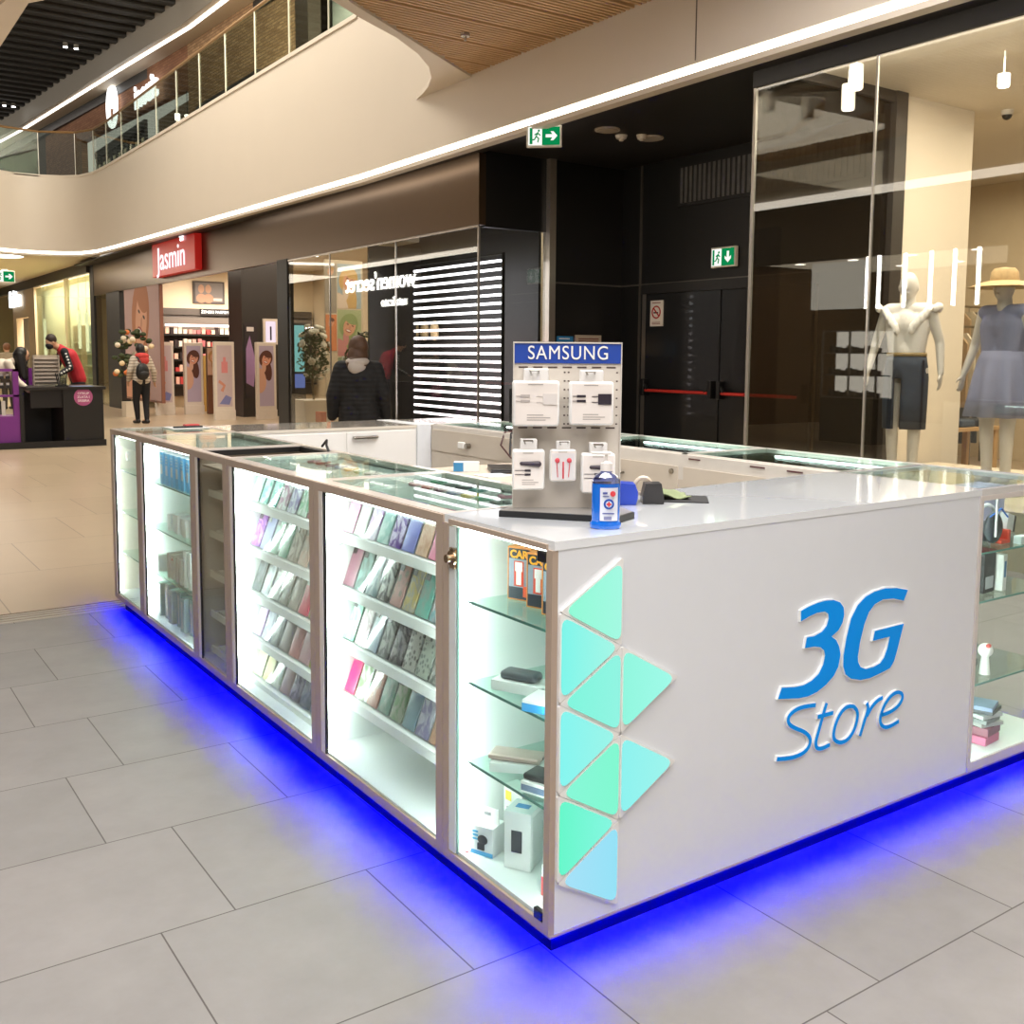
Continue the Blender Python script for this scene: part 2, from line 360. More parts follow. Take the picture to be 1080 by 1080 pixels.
for (a, b) in zip(bl, bl[1:]): m.prism([(a[0]-0.05, a[1]), (b[0]-0.05, b[1]), (b[0]+0.12, b[1]), (a[0]+0.12, a[1])], lambda p, k: (p[0], p[1], 9.62+0.28*k))
struct(m.build('trim_7', BLACKP))
DCEIL = brick('dark_slat_ceiling', '2e2d2b', '373532', '090909', 2.6, 0.36, 0.045, offset=0.35, axes='xy', rough=0.6, noise=0.15, nscale=4)
m = MB().box(-6, 7.9, 17, 60, 10.62, 10.8)
struct(m.build('ceiling', DCEIL))
m = MB(); yy = 20.0
while yy < 58:
    m.box(-4, 7.05 if yy < 29 else max(5.0, 7.05-(yy-29)*0.092), yy, yy+0.24, 10.50, 10.62); yy += 0.72
struct(m.build('ceiling', M('34322f', 0.6, noise=0.15)))
def downlight(x, y, z, rad, e, label, name='downlight', grp=None):
    t = thing(name, label, 'ceiling light', (x, y, z), 0, grp)
    MB().cyl((x, y, z+0.012), (x, y, z-0.012), rad*1.12, n=24).build('ring', M('d8d2c6', 0.4), t)
    MB().cyl((x, y, z-0.012), (x, y, z-0.02), rad, n=24).build('diffuser', EM('fff3e2', e), t)
    return t
for (x, y, lb) in ((5.3, 31.0, 'left one of the nearer lamp pair on the dark high ceiling'), (5.6, 31.0, 'right one of the nearer lamp pair on the dark high ceiling'),
                   (5.0, 40.0, 'left one of the farther lamp pair on the dark high ceiling'), (5.3, 40.0, 'right one of the farther lamp pair on the dark high ceiling')):
    s = thing('ceiling_spot', lb, 'spotlight', (x, y, 10.5), 0, 'spots on the dark high ceiling')
    MB().cyl((x, y, 10.5), (x, y, 10.38), 0.07, n=10).build('housing', M('8a857c', 0.4), s)
    MB().cyl((x, y, 10.38), (x, y, 10.36), 0.06, n=10).build('lens', EM('ffffff', 6), s)
# glass balustrade of the gallery: one glass thing per bay
RAILW = M('8a6a42', 0.45)
def rail_pts():
    P = [(4.96, 8.9)]
    y = 10.6
    while y < 26: P.append((4.96, y)); y += 1.45
    return P + [(4.9, 26.2), (4.6, 26.9), (3.8, 27.35), (2.8, 27.2), (1.8, 26.75)]
rp = rail_pts()
hr = MB(); hr.tube([(x, y, 7.15) for x, y in rp], 0.028, 8)
tag(hr.build('handrail', RAILW), 'brown handrail running along the top of the upstairs glass balustrade', 'handrail')
for i, (a, b) in enumerate(zip(rp, rp[1:])):
    t = thing('glass_balustrade_panel', f'clear glass balustrade bay upstairs, {ORD[i]} from the right', 'balustrade', (a[0], a[1], 6.06), 0, 'glass bays of the upstairs balustrade')
    pn = MB(); pn.prism([a, b, (b[0]+0.012, b[1]+0.004), (a[0]+0.012, a[1]+0.004)], lambda p, k: (p[0], p[1], 6.06+1.06*k)); pn.build('glass_pane', GLASS('dfe6df', 1.0), t)
    MB().box(b[0]-0.008, b[0]+0.008, b[1]-0.012, b[1]+0.012, 6.04, 7.13).build('edge_joint', M('c9c2b2', 0.3), t)
# upper shop window in the brick wall and sign
def upwin(y0, y1, z0, z1, n, label, grp):
    X0 = 7.72 if y0 < 25 else 7.36
    t = thing('shop_window', label, 'window', (X0, (y0+y1)/2, z0), 0, grp)
    MB().box(X0-0.04, X0+0.02, y0, y1, z0, z1).build('pane', M('22201c', 0.2), t)
    f = MB(); f.box(X0-0.1, X0, y0-0.08, y1+0.08, z1, z1+0.22)
    for k in range(n+1):
        yy = y0+(y1-y0)*k/n; f.box(X0-0.07, X0, yy-0.035, yy+0.035, z0, z1)
    f.box(X0-0.07, X0, y0, y1, (z0+z1)/2-0.03, (z0+z1)/2+0.03); f.build('frame', M('2a231c', 0.5), t)
    g = MB()
    for k in range(0, n):
        yy = y0+(y1-y0)*(k+0.3)/n; g.box(X0-0.06, X0-0.045, yy, yy+(y1-y0)*0.35/n, z0+0.1, z1-0.25)
    g.build('lit_curtain', EM('cdbf9f', 0.35), t)
    return t
upwin(21.9, 26.3, 5.92, 7.9, 8, 'black framed window in the brick wall upstairs near the bright shop', None)
upwin(30.2, 36.4, 5.92, 8.2, 9, 'long black gridded shop window upstairs at the far left end', None)
cg = MB().box(7.9, 10, 24.5, 29.3, 5.92, 5.95); struct(cg.build('floor', M('8a7458', 0.6)))
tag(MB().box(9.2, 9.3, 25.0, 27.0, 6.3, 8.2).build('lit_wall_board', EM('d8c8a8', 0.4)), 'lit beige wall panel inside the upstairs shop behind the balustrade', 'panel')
sg = thing('upstairs_shop_sign', 'glowing white script shop sign on the brick wall upstairs', 'sign', (7.5, 30.5, 9.2))
text('sign_letters', 'inouic', 1.0, EM('ffffff', 1.5), FX(7.30, 30.0, 9.2), sg, extrude=0.04, bold=0.02)
lg = MB()
for a in range(20):
    t0, t1 = 2*PI*a/20, 2*PI*(a+1)/20
    lg.caps((7.05, 33.0+0.5*math.cos(t0), 9.3+0.62*math.sin(t0)), (7.05, 33.0+0.5*math.cos(t1), 9.3+0.62*math.sin(t1)), 0.07, n=6)
lg.caps((7.05, 33.0, 9.3), (7.05, 33.0, 9.7), 0.07, n=6)
lg.build('sign_emblem', EM('ffffff', 1.5), sg)
for i, (yy, zz) in enumerate(((26.3, 7.9), (27.4, 8.1), (28.3, 8.3))):
    t = thing('shop_spotlight', f'small bright spotlight under the upstairs sign, {ORD[i]} from the right', 'spotlight', (7.9, yy, zz), 0, 'spotlights in the upstairs shop')
    MB().cyl((7.7, yy, zz), (7.7, yy, zz-0.18), 0.07, n=10).build('lamp', EM('fff6ea', 4), t); MB().cyl((7.7, yy, zz), (7.7, yy, 9.9), 0.01, n=6).build('rod', BLACKP, t)

# ---- ground floor facade x = 5.4
BRONZE = M('5e4d3c', 0.30, metal=0.9, noise=0.03)
struct(MB().box(5.40, 5.5, 8.74, 28.9, 3.08, 3.935).build('wall_bronze_band', BRONZE))
struct(MB().box(5.5, 6.42, 8.74, 8.84, 3.06, 3.97).build('wall_column_side', M('0b0b0c', 0.35)))
for n_, (y0, y1) in enumerate(((8.75, 10.88), (10.9, 13.06), (13.08, 14.75))):
    struct(MB().box(5.40, 5.412, y0, y1, 0.04, 3.07).build('window_%d' % (n_+1), WIN))
struct(MB().box(5.415, 6.42, 8.745, 8.757, 0.04, 3.05).build('window_4', WIN))
m = MB(); m.box(5.395, 5.42, 8.74, 8.765, 0, 3.07)
for yy in (10.89, 13.07): m.box(5.398, 5.415, yy-0.012, yy+0.012, 0, 3.07)
m.box(5.39, 5.41, 8.74, 14.75, 3.05, 3.075)
struct(m.build('trim_8', M('b9b6b0', 0.2, metal=0.7)))
struct(MB().box(5.38, 5.5, 14.75, 15.2, 0, 3.1).build('trim_9', BLACKP))
struct(MB().box(6.42, 6.52, 8.66, 8.8, 0, 3.97).build('trim_10', M('c8beb0', 0.3, metal=0.85)))
struct(MB().box(6.38, 6.42, 8.84, 13.0, 0, 3.97).build('wall_display_back', M('1b1a19', 0.5)))
struct(MB().box(5.5, 6.38, 11.9, 11.95, 0, 3.1).build('wall_display_side', M('24211e', 0.5)))
# recess
DK = M('141312', 0.42, noise=0.15)
struct(MB().box(6.52, 7.8, 8.74, 8.84, 0, 3.97).build('wall_recess_left', DK))
struct(MB().box(7.7, 7.8, 4.36, 8.74, 2.43, 3.97).build('wall_recess_back', DK))
struct(MB().box(7.7, 7.8, 8.28, 8.74, 0, 2.43).build('wall_recess_back', DK))
struct(MB().box(7.7, 7.8, 4.36, 5.45, 0, 2.43).build('wall_recess_back', DK))
m = MB().box(7.685, 7.7, 4.36, 8.74, 2.42, 2.44); m.box(6.52, 7.7, 8.73, 8.74, 2.42, 2.44); m.box(7.68, 7.7, 8.34, 8.37, 0, 3.97)
struct(m.build('trim_11', M('6f6a62', 0.3, metal=0.6)))
struct(MB().box(7.66, 7.7, 8.2, 8.27, 0, 2.3).build('trim_12', M('a39d94', 0.3, metal=0.9)))
DOOR = M('1a1a1b', 0.28, noise=0.1, coat=0.3)
def door(i, y0, y1):
    dd = struct(MB().box(7.66, 7.72, y0, y1, 0.01, 2.30, bev=0.006).build('door_%d' % i, DOOR))
    b = MB(); b.caps((7.58, y0+0.12, 1.05), (7.58, y1-0.12, 1.05), 0.02, n=10); b.build('panic_bar', M('c8342c', 0.4), dd)
    for yy in (y0+0.06, y1-0.06):
        h = MB(); h.box(7.56, 7.66, yy-0.03, yy+0.03, 0.98, 1.2, bev=0.012)
        h.caps((7.6, yy, 1.15), (7.58, yy+(0.09 if yy < (y0+y1)/2 else -0.09), 1.05), 0.02, n=8); h.build('bar_bracket', M('0e0e0f', 0.4), dd)
    return dd
door(1, 6.87, 8.2); door(2, 5.5, 6.85)
struct(MB().box(7.64, 7.72, 5.45, 8.27, 2.30, 2.42).build('trim_13', M('222120', 0.4)))
# vent grille high on the wall
vt = thing('ventilation_grille', 'dim grey corrugated ventilation opening high on the black recess wall', 'vent', (7.66, 6.0, 3.4))
MB().box(7.67, 7.7, 4.9, 7.66, 3.36, 3.86).build('frame', M('1a1a1a', 0.5), vt)
m = MB()
for k in range(34):
    y = 4.95+k*0.079
    if 6.28 < y < 6.42: continue
    m.box(7.655, 7.67, y, y+0.045, 3.40, 3.83)
m.build('slats', M('5a5a58', 0.5, noise=0.3), vt)
# no smoking notice
ns = thing('no_smoking_sign', 'white notice with red no smoking ring on the black door', 'sign', (7.64, 7.98, 1.88))
MB().box(7.64, 7.658, 7.86, 8.09, 1.88, 2.21).build('board', M('e6e0d6', 0.5), ns)
m = MB()
for a in range(24):
    t0, t1 = 2*PI*a/24, 2*PI*(a+1)/24
    m.caps((7.638, 7.975+0.075*math.cos(t0), 2.06+0.075*math.sin(t0)), (7.638, 7.975+0.075*math.cos(t1), 2.06+0.075*math.sin(t1)), 0.009, n=6)
m.caps((7.638, 7.975+0.05, 2.06+0.05), (7.638, 7.975-0.05, 2.06-0.05), 0.009, n=6)
m.build('prohibition_ring', M('b3221d', 0.5), ns)
MB().box(7.632, 7.64, 7.94, 8.02, 2.045, 2.062).build('cigarette', M('1c1c1c', 0.5), ns)
m = MB()
for k in range(2): m.box(7.635, 7.64, 7.9, 8.05, 1.905+0.02*k, 1.913+0.02*k)
m.box(7.635, 7.64, 7.9, 8.05, 2.175, 2.185)
m.build('print_lines', M('8d4a45', 0.6), ns)
# two small notices on recess wall
t = tag(MB().box(6.60, 6.86, 8.715, 8.735, 1.50, 1.745).build('notice_board', M('2f7fb8', 0.5)), 'small blue notice on the recess wall above the accessory display', 'notice')
MB().box(6.63, 6.8, 8.71, 8.715, 1.705, 1.72).build('print_lines', M('dfe8ee', 0.5), t)
t = tag(MB().box(6.9, 7.34, 8.715, 8.735, 1.50, 1.765).build('notice_board', M('b9aa97', 0.5)), 'small beige notice on the recess wall beside the blue one', 'notice')
m = MB()
for k in range(3): m.box(6.95, 7.29, 8.71, 8.715, 1.71-0.03*k, 1.722-0.03*k)
m.build('print_lines', M('7a3b33', 0.6), t)
# exit signs
GREEN = EM('0e8f52', 0.5); SIGNW = EM('f4f6ee', 0.65)
def exit_sign(T, label, wdt=0.38, arrow='r', hang=True):
    loc = T.translation
    t = thing('exit_sign', label, 'sign', loc); t.rotation_euler = T.to_euler(); MW[t] = T.copy()
    h = wdt*0.56
    def bx(name, mat, *a, par=t): return MB().box(*a).build(name, mat, par, world=False)
    MB().box(-wdt/2-0.02, wdt/2+0.02, 0.0, 0.05, -h/2-0.02, h/2+0.02, bev=0.008).build('housing', M('dcd6ca', 0.4), t, world=False)
    bx('left_panel', SIGNW, -wdt/2, -0.02, -0.004, 0.0, -h/2, h/2)
    bx('arrow_panel', GREEN, -0.02, wdt/2, -0.004, 0.0, -h/2, h/2)
    bx('door_mark', GREEN, -wdt/2+0.015, -wdt/2+0.045, -0.007, -0.004, -h/2+0.01, h/2-0.01)
    c = wdt*0.24; a = MB()
    if arrow == 'r':
        pts = [(-0.07, -0.018), (0.01, -0.018), (-0.012, -0.052), (0.022, -0.052), (0.07, 0), (0.022, 0.052), (-0.012, 0.052), (0.01, 0.018), (-0.07, 0.018)]
    else:
        pts = [(-0.018, 0.07), (0.018, 0.07), (0.018, -0.01), (0.052, 0.012), (0.052, -0.022), (0, -0.07), (-0.052, -0.022), (-0.052, 0.012), (-0.018, -0.01)]
    s = wdt/0.38
    a.prism(pts, lambda p, k: (c+p[0]*s, -0.006-0.002*k, p[1]*s)); a.build('arrow', SIGNW, t, world=False)
    q = -wdt*0.22; p = MB()
    J = lambda x, z: (q+x*s, -0.007, z*s)
    p.caps(J(0.02, 0.06), J(0.022, 0.062), 0.013*s, n=8)
    for aa, bb in (((0.01, 0.04), (-0.01, -0.005)), ((0.01, 0.03), (0.035, 0.01)), ((0.01, 0.035), (-0.025, 0.015)), ((-0.01, -0.005), (0.02, -0.03)), ((0.02, -0.03), (0.01, -0.07)), ((-0.01, -0.005), (-0.03, -0.04)), ((-0.03, -0.04), (-0.05, -0.045))):
        p.caps(J(*aa), J(*bb), 0.008*s, n=6)
    p.build('running_figure', GREEN, t, world=False)
    if hang: MB().box(-0.06, 0.1, 0.0, 0.05, h/2+0.02, h/2+0.06).build('ceiling_mount', M('cfc8bb', 0.4), t, world=False)
    return t
exit_sign(Matrix.Translation((5.0, 6.87, 3.77)) @ Matrix.Rotation(-0.72, 4, 'Z'), 'green exit sign with right arrow hanging under the black soffit', 0.33)
exit_sign(Matrix.Translation((7.64, 6.83, 2.68)) @ Matrix.Rotation(-PI/2, 4, 'Z'), 'green exit sign with down arrow on the wall above the black doors', 0.36, 'd', False)
exit_sign(Matrix.Translation((3.2, 29.5, 3.55)) @ Matrix.Rotation(-0.1, 4, 'Z'), 'green exit sign far left under the low ceiling', 0.5, 'r')
exit_sign(Matrix.Translation((3.3, 36.5, 9.3)) @ Matrix.Rotation(-0.1, 4, 'Z'), 'green exit sign hanging below the high dark ceiling', 1.0, 'r')
# discs and detectors in recess ceiling
for (x, y, rr, nm, lb, c) in ((5.92, 6.95, 0.14, 'ceiling_speaker', 'left round speaker in the black recess ceiling', 'speaker'), (6.59, 6.99, 0.15, 'ceiling_speaker', 'right round speaker in the black recess ceiling', 'speaker')):
    t = thing(nm, lb, c, (x, y, 3.97)); MB().cyl((x, y, 3.97), (x, y, 3.955), rr, n=28).build('rim', M('b5aa9c', 0.4), t)
    MB().cyl((x, y, 3.956), (x, y, 3.948), rr*0.85, n=28).build('grille', M('9c9284', 0.6), t)
for (x, y, rr, lb) in ((6.25, 7.1, 0.07, 'white smoke detector between the round speakers'), (6.42, 6.95, 0.06, 'small white detector touching the right speaker')):
    t = thing('smoke_detector', lb, 'detector', (x, y, 3.97)); MB().cyl((x, y, 3.97), (x, y, 3.93), rr, rr*0.8, n=18).build('base', M('cfc7bb', 0.4), t)
    MB().cyl((x, y, 3.93), (x, y, 3.905), rr*0.55, rr*0.3, n=14).build('sensor_cap', M('bdb5a8', 0.4), t)

# ---- right shop window (clothes)
for n_, (y0, y1) in enumerate(((3.13, 4.33), (0.4, 3.11), (-3.0, 0.38))):
    struct(MB().box(5.40, 5.412, y0, y1, 0.02, 3.80).build('window_%d' % (n_+5), WIN))
struct(MB().box(5.42, 7.30, 4.345, 4.357, 0.02, 3.98).build('window_8', GLASS('cdc6bb', 0.45, 0.05)))
m = MB().box(5.396, 5.418, 4.33, 4.36, 0, 3.82)
for yy in (3.12, 0.39): m.box(5.398, 5.415, yy-0.008, yy+0.008, 0, 3.8)
struct(m.build('trim_14', M('a8a298', 0.25, metal=0.5)))
struct(MB().box(5.44, 13.2, -3, 4.34, 4.05, 4.15).build('ceiling', M('d9cdb9', 0.6)))
struct(MB().box(8.6, 13.2, 4.34, 9.3, 4.05, 4.15).build('ceiling', M('d9cdb9', 0.6)))
struct(MB().box(5.385, 5.41, -6, 4.36, 3.80, 3.935).build('trim_20', M('1b1815', 0.5)))
struct(MB().box(5.41, 5.44, -3, 4.36, 3.80, 4.15).build('wall_window_header', M('d9cdb9', 0.6)))
m = MB().box(7.30, 7.48, 4.28, 4.42, 0, 4.05); m.box(5.44, 7.30, 4.30, 4.40, 3.95, 4.05)
struct(m.build('trim_15', M('2b2622', 0.35)))
struct(MB().box(7.46, 8.7, 4.34, 4.46, 0, 4.05).build('wall_shop_partition', M('d8cab5', 0.6, noise=0.02)))
struct(MB().box(8.6, 8.7, 4.46, 9.3, 0, 4.05).build('wall_shop_side', M('cbb89c', 0.6)))
struct(MB().box(8.6, 13.2, 9.2, 9.3, 0, 4.05).build('wall_shop_back', M('c9b594', 0.6)))
struct(MB().box(13.1, 13.2, -3, 9.3, 0, 4.05).build('wall_shop_right', M('cdbb9e', 0.6)))
struct(MB().box(9.9, 9.98, 2.55, 4.1, 0, 4.05).build('wall_shop_panel', M('d3c6b2', 0.6)))
struct(MB().box(5.5, 8.2, 0.6, 4.25, 0, 0.42).build('trim_16', M('cdbfa8', 0.6)))
# ---- perfumery and flower window interior
struct(MB().box(6.42, 11, 26.5, 26.6, 0, 3.95).build('wall_perfumery_back', M('d9c7a8', 0.6, noise=0.03)))
struct(MB().box(11, 11.1, 13.0, 26.6, 0, 3.95).build('wall_perfumery_right', M('d2c0a2', 0.6, noise=0.03)))
struct(MB().box(6.42, 11.1, 12.95, 13.0, 0, 3.95).build('wall_perfumery_front', M('c6b496', 0.6)))
struct(MB().box(5.5, 11.1, 13.0, 28.9, 3.90, 3.98).build('ceiling', M('d8cbb2', 0.6)))
struct(MB().box(5.5, 6.42, 11.95, 13.0, 3.2, 3.98).build('ceiling', M('d8cbb2', 0.6)))
struct(MB().box(5.40, 5.62, 26.1, 27.5, 0, 3.1).build('wall_black_pillar', BLACKP))
struct(MB().box(5.39, 5.60, 28.9, 29.35, 0, 4.06).build('trim_17', BLACKP))
struct(MB().box(5.42, 5.432, 27.5, 28.9, 0.02, 3.08).build('window_9', WIN))
PM = M('2a2624', 0.4)
struct(MB().box(6.95, 7.85, 21.3, 22.2, 0, 3.9).build('wall_perfumery_pillar', PM))
# ---- far left shops
GFAR = GLASS('dfe8d8', 1.2)
for n_, (y0, y1) in enumerate(((29.4, 32.6), (32.65, 37.6), (42.3, 48))):
    struct(MB().box(5.40, 5.42, y0, y1, 0, 3.7).build('window_%d' % (n_+10), GFAR))
m = MB()
for yy in (32.62, 37.9): m.box(5.36, 5.48, yy-0.06, yy+0.06, 0, 3.9)
m.box(5.36, 5.6, 37.8, 39.0, 0, 3.9); m.box(5.36, 5.6, 41.6, 42.3, 0, 3.9); m.box(5.36, 5.6, 39.0, 41.6, 2.75, 3.9)
struct(m.build('wall_far_shop', M('b9a78c', 0.6)))
struct(MB().box(5.3, 5.46, 29.3, 48, 3.75, 4.05).build('wall_far_band', M('29241f', 0.5)))
struct(MB().box(6.95, 7.05, 29.05, 49.9, 0, 4.0).build('wall_far_shop_back', M('e3d8c0', 0.6)))
struct(MB().box(5.5, 9.0, 28.95, 29.05, 0, 4.0).build('wall_far_shop_side', M('bfae88', 0.6)))
struct(MB().box(5.46, 9.1, 28.9, 50, 4.0, 4.05).build('ceiling', M('d6c9a8', 0.6)))
struct(MB().box(-6, 5.3, 27.6, 50, 4.05, 4.12).build('ceiling', M('d9c8ab', 0.6)))
struct(MB().box(-6, 9.1, 49.9, 50, 0, 4.1).build('wall_far_end', M('a58f70', 0.7)))
downlight(3.0, 26.9+1.7, 4.04, 0.55, 3.0, 'large glowing oval disc lamp in the low ceiling at far left')
t = thing('far_shop_sign', 'glowing white shop lettering on the far left shop front', 'sign', (5.3, 41.2, 3.3))
text('sign_letters', 'fashion', 0.85, EM('ffffff', 1.3), FX(5.28, 41.2, 3.45), t, extrude=0.04, bold=0.02)
for i, (yy, x, h0, h1) in enumerate(((30.4, 6.1, 1.2, 2.6), (31.3, 6.1, 1.3, 2.9), (32.2, 6.2, 1.1, 3.0), (33.6, 6.2, 1.5, 2.8), (35.2, 6.3, 1.6, 2.9), (39.6, 6.0, 1.0, 2.7))):
    t = thing('pendant_lamp', f'vertical glowing tube lamp in the far left shop, {ORD[i]} from the right', 'light', (x, yy, 4.0), 0, 'tube lamps in the far left shop')
    MB().cyl((x, yy, h0), (x, yy, h1), 0.05, n=8).build('glowing_tube', EM('fff2d8', 2.0), t); MB().cyl((x, yy, h1), (x, yy, 4.0), 0.01, n=6).build('cord', M('3a342c', 0.6), t)
for i, (yy, c) in enumerate(((31.0, 'b7b49c'), (34.5, '8fa39a'), (36.6, 'b9a184'), (44.5, '9c8f74'))):
    s = thing('display_shelf', f'tall blurred display unit inside the far left shops, {ORD[i]} from the right', 'shelf', (6.7, yy, 0), 0, 'display units in the far shops')
    MB().box(6.5, 6.9, yy-0.6, yy+0.6, 0, 2.4).build('cabinet', M(c, 0.5, noise=0.3, scale=3), s)
    m = MB()
    for k in range(5): m.box(6.45, 6.5, yy-0.6, yy+0.6, 0.4*k+0.2, 0.4*k+0.24)
    m.build('shelves', M('e6dcc4', 0.4), s)

# ---- opposite side of the hall
struct(MB().box(-9.0, -2.7, 13.5, 13.6, 0, 3.5).build('wall_opposite_side', M('7d6142', 0.7)))
struct(MB().box(-9.0, -2.7, 6.4, 6.5, 0, 3.5).build('wall_opposite_side', M('6a563f', 0.7)))
t = thing('lit_display_case', 'pale lit display case of small goods, seen mirrored left of the blouse mannequin', 'display case', (-2.9, 9.5, 0))
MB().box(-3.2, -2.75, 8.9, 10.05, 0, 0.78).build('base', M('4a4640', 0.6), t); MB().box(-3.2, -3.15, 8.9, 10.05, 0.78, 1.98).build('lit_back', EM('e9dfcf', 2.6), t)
m = MB()
for k in range(4): m.box(-3.15, -2.75, 8.9, 10.05, 0.78+0.39*k, 0.80+0.39*k)
for yy in (8.9, 9.46, 10.03): m.box(-2.78, -2.75, yy, yy+0.03, 0.78, 1.98)
m.build('frame', M('8d8578', 0.5), t)
for k in range(3):
    m = MB()
    for j in range(9): m.box(-3.0, -2.9, 8.98+0.12*j, 9.04+0.12*j, 0.80+0.39*k, 0.88+0.39*k+0.02*(j % 3))
    m.build('goods', M('4a4038', 0.6), t)
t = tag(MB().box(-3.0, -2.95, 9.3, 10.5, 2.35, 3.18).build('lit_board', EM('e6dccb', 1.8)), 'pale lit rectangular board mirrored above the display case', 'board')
# the opposite hall (seen only as reflections in the shop windows)
struct(MB().box(-0.95, -0.8, 4.6, 26.5, 4.0, 6.05).build('wall_opposite_gallery', FASC))
tag(MB().box(-0.82, -0.76, 4.6, 26.0, 3.89, 4.0).build('linear_light', EM('fff1df', 3.6)), 'light line along the opposite gallery, mirrored in the shop windows', 'light')
struct(MB().box(-2.7, -2.6, 3.5, 6.6, 0, 4.4).build('wall_opposite', M('4a4138', 0.6)))
struct(MB().box(-2.7, -2.6, 13.5, 34, 0, 4.4).build('wall_opposite', M('39332d', 0.6)))
struct(MB().box(-2.7, -2.6, 6.6, 13.5, 3.19, 4.4).build('wall_opposite', M('5b5044', 0.6)))
struct(MB().box(-9.1, -9.0, 6.5, 13.6, 0, 3.6).build('wall_opposite_back', M('8a6c48', 0.7)))
struct(MB().box(-9.0, -2.7, 6.5, 13.6, 3.5, 3.6).build('ceiling', M('7a6750', 0.7)))
struct(MB().box(-9.1, -9.0, -6, 6.5, 0, 4.6).build('wall_opposite_left', M('b8ab98', 0.7)))
struct(MB().box(-9.1, 5.4, -6.1, -6.0, 0, 4.7).build('wall_behind', M('b8ab98', 0.7)))
for i, yy in enumerate((9.05, 8.82, 8.33, 7.86, 7.45, 7.05)):
    tag(MB().cyl((-2.60, yy, 2.32), (-2.60, yy, 3.19), 0.028, n=10).build('tube_lamp', EM('fffaf2', 22)), f'vertical white tube lamp mirrored in the clothes shop window, {ORD[i]} from the left', 'light', 'vertical tube lamps across the hall')
k = 0
for ix in range(3):
    for iy in range(5):
        downlight(-3.6-ix*1.9, 7.3+iy*1.35+0.2*ix, 3.49, 0.10, 14.0, f'small round downlight of the opposite shop, row {ORD[ix]} from the hall, {ORD[iy]} along', grp='downlights of the opposite shop'); k += 1
t = thing('lingerie_shop_sign', "white glowing women'secret sign seen mirrored in the dark window", 'sign', (-2.55, 27, 3.4))
text('sign_letters', "women'secret", 0.78, EM('fffaf0', 9.0), FNX(-2.57, 26.9, 3.72), t, extrude=0.02, sx=1.05)
text('sign_subtitle', "natulicato", 0.42, EM('fffaf0', 6.0), FNX(-2.57, 25.9, 3.08), t, extrude=0.02)
#@@KIOSK
# ================================================================== KIOSK
ZT = 1.052; ZB = 0.05
LEDM = EM('f6fffc', 25.0); LEDS = EM('f6fffc', 10.0)
# toe kick and blue underglow (a saturated blue diode lies outside the sRGB triangle: slightly negative red and green)
PL = M('101014', 0.7, spec=0.05)
plinth = thing('kiosk_plinth', 'dark recessed plinth under the white kiosk, glowing blue', 'plinth', (1.2, 2.16, 0))
MB().box(0.014, 2.406, 0.014, 0.04, 0, ZB).build('front_board', PL, plinth)
MB().box(0.014, 0.04, 0.04, 4.15, 0, ZB).build('side_board', PL, plinth)
MB().box(2.38, 2.406, 0.04, 4.15, 0, ZB).build('side_board', PL, plinth)
MB().box(0.014, 2.406, 4.15, 4.18, 0, ZB).build('rear_board', PL, plinth)
blue = bpy.data.materials.new('blue_diode'); blue.use_nodes = True; nt = blue.node_tree; nt.nodes.remove(nt.nodes['Principled BSDF'])
e = nt.nodes.new('ShaderNodeEmission'); e.inputs[1].default_value = 9000.0
cx = nt.nodes.new('ShaderNodeCombineXYZ'); cx.inputs[0].default_value = -0.12; cx.inputs[1].default_value = -0.11; cx.inputs[2].default_value = 1.0
nt.links.new(cx.outputs[0], e.inputs[0]); nt.links.new(e.outputs[0], nt.nodes['Material Output'].inputs[0])
m = MB(); h0, h1 = 0.0442, 0.0486
for i in range(32):
    a, b = 0.13*i, 0.13*(i+1)
    m.quad([(0.0115, a, h0), (0.011, a, h1), (0.011, b, h1), (0.0115, b, h0)]); m.quad([(2.4085, a, h0), (2.4085, b, h0), (2.409, b, h1), (2.409, a, h1)])
for i in range(20):
    a, b = 0.01+0.12*i, 0.01+0.12*(i+1)
    m.quad([(a, 0.0115, h0), (b, 0.0115, h0), (b, 0.011, h1), (a, 0.011, h1)])
lp = MB(); lp.box(-0.002, 0.0, 0.0, 4.33, 0.0428, 0.05); lp.box(-0.002, 2.42, -0.002, 0.0, 0.0428, 0.05); lp.box(2.42, 2.422, 0.0, 4.33, 0.0428, 0.05)
lp.build('glow_cutoff_lip', M('b3a08e', 0.5), plinth)  # thin lip added and sized to cut off the blue glow on the floor
m.build('blue_led_strip', blue, plinth)

